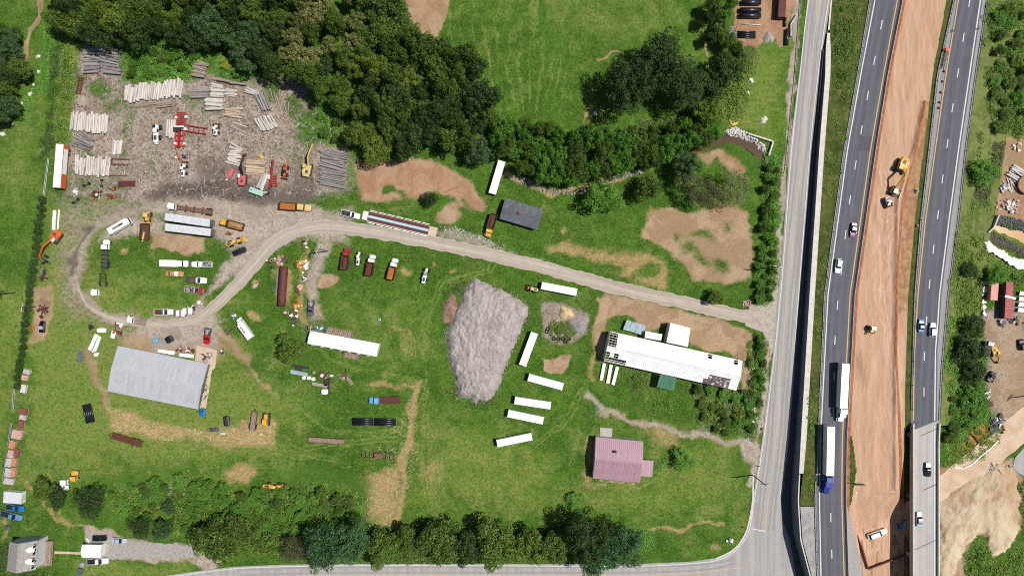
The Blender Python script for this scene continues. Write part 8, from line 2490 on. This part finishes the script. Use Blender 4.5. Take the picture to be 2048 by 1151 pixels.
scrap('dark scrap below the red container', 2004, 645, 10, 6, ['black_metal', 'dark_grey', 'grey_metal'], 14, 35)
scrap('mixed metal at the foot of the red container', 2026, 640, 14, 7, ['grey_metal', 'rust', 'black_metal'], 18, 36, size=.6)
scrap('white tanks and posts along the junkyard edge', 1966, 615, 4, 30, ['white_paint', 'pale_yellow', 'white_metal'], 14, 37, size=.7)
scrap('white and red boxes at the junkyard gate', 1999, 838, 12, 12, ['white_paint', 'dark_grey', 'black_metal', 'white_metal'], 18, 38, size=.8)
scrap('black plastic trays beside the settling basin', 1985, 850, 10, 18, ['navy_black', 'dark_grey', 'black_metal'], 16, 39, size=1.2)
scrap('white vehicle parts above the rust box', 1968, 790, 9, 7, ['white_paint', 'white_metal', 'black_metal'], 12, 40, size=.9)
scrap('rust coloured crate in the junkyard weeds', 1977, 807, 5, 6, ['rust', 'rust_red'], 5, 41, size=1.0)
scrap('pale demolition rubble in the far right lot', 2016, 412, 22, 14, ['stone_white', 'brick_pink', 'concrete_white', 'stone'], 50, 42, size=.7)
scrap('white crates at the top of the far right lot', 2032, 292, 9, 12, ['safety_white', 'deck_load', 'white_metal'], 8, 43, size=.8)
scrap('grey debris beside the white lumber', 2008, 375, 12, 10, ['grey_metal', 'stone', 'white_metal'], 22, 44, size=.7)
scrap('white concrete blocks in the weeds beside the side road', 1505, 800, 8, 40, ['stone_white', 'brick_pink', 'concrete_white'], 16, 45, size=.5)
scrap('white trash near the road bend', 1461, 1079, 7, 5, ['white_metal', 'grey_metal'], 7, 46, size=.7)
scrap('rusty wrapped scrap beside the tan logs', 530, 385, 10, 6, ['rust', 'log_tan', 'black_metal'], 9, 47, size=.6)
scrap('black engine parts above the white loader', 370, 314, 8, 5, ['black_metal', 'grey_metal', 'dark_grey'], 9, 48, size=.5)
scrap('red fuel tank left of the white loader', 355, 315, 4, 4, ['red', 'red', 'white_metal'], 4, 49, size=.7)
scrap('brown leaf springs beside the yellow dump truck', 458, 467, 6, 4, ['rust', 'orange_rust'], 5, 50, size=.6)
scrap('yellow bucket lying above the tan logs', 522, 315, 6, 4, ['yellow', 'pale_yellow'], 4, 51, size=.7)
scrap('crane wreck with pink arms above the tank', 552, 523, 18, 9, ['stone', 'pink_red', 'black_metal', 'safety_white', 'brick_pink'], 22, 52, size=.8)
panels('yellow_tarp', 'bright yellow crumpled tarp above the creek riprap', 'tarp', [[(1458, 239), (1464, 243), (1471, 246), (1478, 243), (1475, 248), (1466, 252), (1460, 246)]], 'yellow', .25)
panels('sheet_stack', 'stack of pale blue metal sheets below the round tree', 'sheets', [[(582, 738), (617, 745), (616, 751), (581, 744)], [(583, 741), (617, 748), (616, 752), (582, 746)]], 'blue_sheet', .5)
for i, (x, y) in enumerate(((608.5, 754.5), (618.5, 755), (627, 757))):
    tarp_bale('white_crate', ('left', 'middle', 'right')[i] + ' one of three white crates below the pale blue sheets', 'crate', x, y, 1.4, 1.3, .9, .1, 'safety_white')
panels('timber_stack', 'stack of long grey boards below the white crates', 'boards', [[(626, 763), (656, 769), (655, 775), (625, 768)], [(627, 766), (656, 771), (655, 774), (626, 769)]], 'log_grey', .5)
panels('steel_stack', 'black steel lengths standing beside the grey boards', 'steel', [[(649, 757), (656, 756), (655, 773), (648, 772)], [(658, 756), (662, 756), (659, 788), (655, 788)]], 'black_metal', .5)
tarp_bale('white_tank', 'square white tank on black frame below the grey boards', 'tank', 650.5, 782, 2.3, 1.8, 1.3, 0, 'white_paint')
panels('broken_table', 'weathered plank table right of the brown scrap', 'table', [[(692, 757), (699, 753), (709, 766), (703, 770)]], 'deck_wood', .6)
panels('dark_beam', 'dark steel beam above the pale blue sheets', 'beam', [[(586, 728), (619, 733), (618, 737), (605, 736), (604, 741), (592, 739), (592, 734), (586, 732)]], 'black_metal', .3)
for (x, y, w, d, m_, lab) in ((57, 742, 2.2, 1.6, 'brick_pale', 'grey pallet of blocks, uppermost of the brick row'), (53, 754, 1.9, 1.8, 'brick_pink', 'pinkish pallet of bricks second in the brick row'), (50.5, 776, 1.7, 2.8, 'safety_white', 'tall white pallet stack beside the last hedge shrub'), (50, 821, 2.4, 2.0, 'brick_red', 'dark red brown pallet of bricks'), (49, 833, 2.0, 1.6, 'brick_pale', 'pale pallet of blocks below the red brown one'),
                              (45, 847, 1.5, 2.8, 'brick_red', 'narrow red stack of bricks'), (37, 867, 3.3, 3.0, 'brick_pink', 'largest pink stack of bricks'), (28, 887, 2.0, 2.6, 'brick_orange', 'bright orange stack of bricks alone in its row'), (25.5, 906, 2.0, 2.6, 'brick_pink', 'pink stack of bricks beside the striped one'), (37, 902, 1.6, 2.4, 'brick_red', 'striped dark red stack of bricks'), (21.5, 923, 1.9, 2.8, 'brick_pale', 'white stack of blocks, upper of two'),
                              (31.5, 922, 1.7, 2.8, 'brick_orange', 'pale orange stack of bricks beside the upper white one'), (20, 943, 2.1, 3.0, 'brick_pale', 'white stack of blocks, lower of two'), (30, 942, 1.6, 3.2, 'brick_orange', 'deep orange stack of bricks beside the lower white one'), (18, 960, 2.0, 2.2, 'brick_pale', 'grey white stack at the end of the brick row, left'), (26, 961, 1.6, 2.0, 'brick_pale', 'grey white stack at the end of the brick row, right')):
    t = thing('brick_pallet', lab, 'bricks', at(x, y), math.radians(-12))
    MB().box(-w / 2 - .05, w / 2 + .05, -d / 2 - .05, d / 2 + .05, 0, .14).build('pallet', 'deck_wood', t)
    nx_, ny_ = max(2, int(w / .42)), max(3, int(d / .5))
    pm = MB().box(0, w / nx_ - .05, 0, d / ny_ - .05, .14, 1.05).mesh('brick_pack', m_)
    for i in range(nx_):
        for j in range(ny_):
            link('brick_pack', pm, t, (-w / 2 + w * i / nx_, -d / 2 + d * j / ny_, rng.uniform(-.1, .06)))
for i, (x, y) in enumerate(((109, 440), (117.5, 439))):
    t = thing('white_gutter', ('wide', 'narrow')[i] + ' white metal length above the orange excavator', 'gutter', at(x, y), math.radians(87 - i))
    MB().box(-3.4, 3.4, -.55 + .3 * i, .55 - .3 * i, .05, .3).build('channel', 'white_roof', t); MB().box(-3.0, -2.7, -.5, .5, 0, .05).build('bearer', 'timber', t)
for i, (p0, p1) in enumerate((((96.5, 316), (87, 390)), ((28, 776), (25, 820)), ((22, 845), (16, 890)), ((14, 905), (5, 965)))):
    loc, rz, L = axis(p0, p1, .4)
    t = thing('pipe_rack', 'grey irrigation pipe lengths along the hedge, %s from the top' % ordinal(i + 1), 'pipes', loc, rz)
    for y in (-.22, .22): MB().tube((-L / 2, y, .3), (L / 2, y, .3), .12, n=8).build('pipe', 'galvanised', t)
    for k in range(4): MB().box(-L / 2 + L * (k + .5) / 4 - .08, -L / 2 + L * (k + .5) / 4 + .08, -.45, .45, 0, .17).build('bearer', 'timber', t)
ring_v = [];
def tyre_mesh():
    mb = MB(); rings = []
    n = 16
    for i in range(n):
        a_ = 2 * math.pi * i / n
        rings.append([(math.cos(a_) * r, math.sin(a_) * r, z) for r, z in ((.3, .08), (.42, 0), (.56, .05), (.6, .17), (.56, .3), (.42, .35), (.3, .28))])
    vs = [p_ for r in rings for p_ in r]; k = 7; fs = []
    for i in range(n):
        for j in range(k):
            fs.append((i * k + j, ((i + 1) % n) * k + j, ((i + 1) % n) * k + (j + 1) % k, i * k + (j + 1) % k))
    return mb.add(vs, fs).mesh('tyre', 'tyre')
TY = tyre_mesh()
tyre_spots = [(1096, 657), (1094, 663), (1112, 659), (1118, 661), (1124, 664), (1108, 677), (1117, 677), (1126, 677), (1131, 683), (1138, 677)]
for i, (x, y) in enumerate(tyre_spots):
    o_ = link('tyre', TY); o_.location = at(x, y); s_ = rng.uniform(1.0, 1.35); o_.scale = (s_,) * 3
    tag(o_, '%s tyre, counted from the left, in the ring below the sand heap' % ordinal(sorted(q_[0] for q_ in tyre_spots).index(x) + 1), 'tyre', 'tyres below the sand heap')
tx = np.arange(1955, 2075, 2.0); ty = np.arange(470, 545, 2.0)
TX, TYY = np.meshgrid(tx, ty)
TP = [(1962, 482), (1975, 480), (2000, 498), (2025, 514), (2060, 522), (2060, 540), (2030, 538), (2008, 522), (1985, 508), (1970, 502)]
ins_ = inside(TX + (fbm(TX / 6, TYY / 6, 3) - .5) * 8, TYY + (fbm(TX / 6, TYY / 6, 8) - .5) * 8, TP)
zz = .25 + fbm(TX / 5, TYY / 5, 13, 3) * .9
idx = np.arange(TX.size).reshape(TX.shape)
qd = np.stack([idx[1:, :-1], idx[1:, 1:], idx[:-1, 1:], idx[:-1, :-1]], -1).reshape(-1, 4)
qd = qd[ins_.ravel()[qd].all(1)]
us = np.unique(qd); rm = np.full(TX.size, -1); rm[us] = np.arange(len(us))
me = mesh_np('white_tarp', np.stack([(TX - CX) / S, (CY - TYY) / S, zz], -1).reshape(-1, 3)[us], rm[qd], 'white_roof')
tag(link('white_tarp', me), 'crumpled bright white sheet on the slope below the muddy pond', 'tarp')
t = thing('round_tank', 'rusty round tank rim at the right edge beside the lumber', 'tank', at(2050, 370))
MB().hollow((0, 0, 0), (0, 0, 1.2), 3.3, .2, 28).build('rim', 'rust_red', t); MB().tube((0, 0, 0), (0, 0, .3), 3.0, n=28).build('bottom', 'deck_load', t)
for i, y in enumerate((582, 593, 604, 615)):
    panels('camper_shell', '%s white camper shell from the top beside the red container' % ordinal(i + 1), 'camper shell', [[(2036 - i, y), (2052, y + 2), (2052, y + 9), (2034 - i, y + 8)]], 'white_roof', 1.0)
t = thing('loading_ramp', 'white metal ramp bridging the pink and red containers', 'ramp', at(2008, 594, 0), math.radians(-13)); MB().box(-1.9, 1.9, -.35, .35, 3.0, 3.1).build('ramp_deck', 'white_roof', t); MB().box(-1.8, -1.6, -.3, .3, 0, 3.0).build('leg', 'grey_metal', t)

# ------------------------------------------------------------------ poles, signs, barrels
def pole(label, px, py, h, arm_deg=80, transformer=False):
    t = thing('utility_pole', label, 'utility pole', at(px, py), 0)
    MB().tube((0, 0, -.3), (0, 0, h), .2, .13, n=10).build('post', 'pole_wood', t)
    a_ = math.radians(arm_deg)
    for z in (h - .5, h - 1.6):
        ca = MB().bar((-math.cos(a_) * 1.5, -math.sin(a_) * 1.5, z), (math.cos(a_) * 1.5, math.sin(a_) * 1.5, z), .16, .16).build('crossarm', 'safety_white' if z > h - 1 else 'pole_wood', t)
        for f in (-1.3, -.6, .6, 1.3):
            MB().tube((math.cos(a_) * f, math.sin(a_) * f, z + .08), (math.cos(a_) * f, math.sin(a_) * f, z + .3), .06, n=6).build('insulator', 'safety_white', ca)
    if transformer:
        MB().tube((.45, 0, h - 3.2), (.45, 0, h - 2.0), .38, n=12).build('transformer', 'galvanised', t)
pole('utility pole on the roadside bend near the lower right field', 1505, 949, 12.5, 178)
pole('utility pole between the ditch thicket and the side road', 1530, 535, 12.0, 170)
pole('utility pole with transformer beside the grass track', 655, 502, 12.0, 60, True)
pole('short pole behind the mobile home', 634, 656, 8.0, 80)
pole('pole in the left field casting a shadow to the edge', 30, 585, 10.0, 80)
pole('short pole in the hedge row beside the scrap', 71, 613, 7.0, 80)
pole('utility pole at the right edge of the junkyard', 2050, 791, 11.0, 50)
def barrel(label, px, py, z=0.0, group=None):
    t = thing('traffic_drum', label, 'traffic drum', at(px, py, z), 0, group)
    MB().tube((0, 0, .0), (0, 0, .95), .32, .26, n=12).build('drum', 'safety_orange', t)
    for z_ in (.3, .62): MB().tube((0, 0, z_), (0, 0, z_ + .12), .325 - z_ * .05, n=12).build('stripe', 'safety_white', t)
    MB().tube((0, 0, -.0), (0, 0, .06), .5, n=12).build('base', 'tyre', t)
bar_y = (143, 163, 185, 205, 216)
for i, y in enumerate(bar_y):
    barrel('%s orange drum below the crash cushion on the inner shoulder' % ordinal(i + 1), rY(y) - 5, y, ZH(y) + .03, 'drums below the crash cushion')
for i, (x, y) in enumerate(((2005, 852), (2007, 858), (2004, 864))):
    barrel('%s orange drum from the top at the junkyard gate' % ordinal(i + 1), x, y, 0, 'drums at the junkyard gate')
barrel('upper orange drum at the side road edge beside the thicket', 1534, 699); barrel('lower orange drum at the side road edge beside the thicket', 1533, 707)
barrel('single orange drum in the grass of the median', 1833, 451, ZH(451) - .1)
barrel('orange drum at the road edge beside the gravel entrance', 1524, 857)
t = thing('crash_cushion', 'ribbed crash cushion with orange nose at the inner shoulder', 'crash cushion', W(1890, 113, ZH(113)), math.radians(-104))
MB().box(-2.6, -1.5, -.9, .5, 0, 1.1).build('nose_panel', 'safety_orange', t)
for i in range(7):
    MB().box(-1.4 + i * .85, -.85 + i * .85, -.45, .45, .05, .8).build('cell', 'grey_metal', t)
    MB().box(-1.3 + i * .85, -1.0 + i * .85, -.3, .3, .8, .84).build('cell_top', 'sign_black', t)
MB().box(-1.4, 4.6, -.5, -.46, .2, .6).build('fender_panel', 'galvanised', t); MB().box(-1.4, 4.6, .46, .5, .2, .6).build('fender_panel', 'galvanised', t)
def road_sign(label, px, py, colour, w, h, zb, head, z=0.0, diamond=False):
    t = thing('road_sign', label, 'road sign', at(px, py, z), head)
    for s_ in (-.3, .3) if w > 1.5 else (0,):
        MB().tube((0, s_ * w, -.3), (0, s_ * w, zb + h), .06, n=8).build('post', 'galvanised', t)
    if diamond:
        MB().loft([[(.07, 0, zb), (.07, w / 2, zb + h / 2), (.07, 0, zb + h), (.07, -w / 2, zb + h / 2)], [(.10, 0, zb), (.10, w / 2, zb + h / 2), (.10, 0, zb + h), (.10, -w / 2, zb + h / 2)]]).build('panel', colour, t)
    else:
        MB().box(.07, .12, -w / 2, w / 2, zb, zb + h).build('panel', colour, t)
    return t
road_sign('big green motorway sign seen edge on above the embankment', 1710, 964, 'sign_green', 3.6, 2.0, 1.6, math.radians(90), ZH(964) * .93)
road_sign('orange warning sign at the inside of the road bend', 1489, 1053, 'safety_orange', 1.3, 1.3, 1.0, math.radians(70), 0, True)
road_sign('red and white marker at the gravel entrance', 1514, 930, 'dull_red', .9, 1.0, .8, math.radians(100))
for i, (x, y, m_) in enumerate(((1999, 945, 'dull_red'), (2012, 968, 'dull_red'))):
    t = thing('barricade', ('upper', 'lower')[i] + ' red and white barricade across the lane beside the earth heap', 'barricade', at(x, y), math.radians(-55))
    MB().box(-1.6, 1.6, -.1, .1, .7, .95).build('board', m_, t); MB().box(-1.6, 1.6, -.1, .1, .3, .55).build('board', 'safety_white', t)
    for x_ in (-1.3, 1.3): MB().box(x_ - .06, x_ + .06, -.4, .4, 0, .7).build('foot', 'dark_grey', t)
tarp_bale('utility_trailer', 'small grey trailer left of the white pickup', 'trailer', 165, 1127, 1.6, 1.7, .9, 0, 'tarp_silver')
tarp_bale('utility_trailer', 'long grey trailer at the bottom edge left of the driveway lawn', 'trailer', 161, 1141, 1.8, 2.4, .9, -.2, 'car_grey')
tarp_bale('grill', 'small dark grey box on the lawn below the blue pickups', 'box', 17, 1052.5, 1.8, 1.5, .8, 0, 'dark_grey')
scrap('white garden table and chairs beside the black car', 177, 1079, 4, 6, ['white_paint', 'white_metal'], 6, 60, size=.4, name='garden_furniture', cat='furniture')
tarp_bale('blue_trough', 'tiny blue trough on the grass right of the mobile home', 'trough', 758.5, 638.5, 1.2, .9, .5, 0, 'steel_blue')

# ------------------------------------------------------------------ unlike labels for wood trees: counted from the left within their part of the wood
import collections
zones = [('top left corner of the wood', lambda x, y: x < 340), ('wood above the vines and log stacks', lambda x, y: x < 560), ('wood above the bare patch', lambda x, y: y > 180), ('top edge of the wood', lambda x, y: y < 60), ('middle of the wood', lambda x, y: True)]
def to_map(o_):
    return o_.location.x * S + CX, CY - o_.location.y * S
names = {'green': 'mid green', 'dark': 'dark green', 'olive': 'olive', 'flower': 'cream tipped', 'blue': 'grey green'}
bins = collections.defaultdict(list)
for o_ in col.objects:
    g_ = o_.get('group', '')
    if g_.startswith('trees of the wood, '):
        x, y = to_map(o_)
        zn = next(n_ for n_, f in zones if f(x, y))
        bins[(names[g_.split(', ')[1]] + ' tree', zn)].append(o_)
    elif g_.startswith('creek hedge trees'):
        bins[('bright green tree' if g_.endswith('lush') else 'mid green tree', 'hedge of trees along the creek')].append(o_)
    elif g_ == 'trees beside the ditch':
        bins[('tree', 'clump beside the ditch at the left edge')].append(o_)
    elif g_ == 'trees beside the pipe yard':
        bins[('tree', 'strip between green field and pipe yard')].append(o_)
for (kd, zn), lst in bins.items():
    lst.sort(key=lambda q_: q_.location.x)
    for i, q_ in enumerate(lst):
        q_['label'] = '%s %s from the left in the %s' % (ordinal(i + 1), kd, zn)
hs = sorted([q_ for q_ in col.objects if q_.get('group') == 'shrubs of the hedge row'], key=lambda q_: -q_.location.y)
for i, q_ in enumerate(hs):
    q_['label'] = '%s dark shrub from the top in the hedge row beside the left field' % ordinal(i + 1)
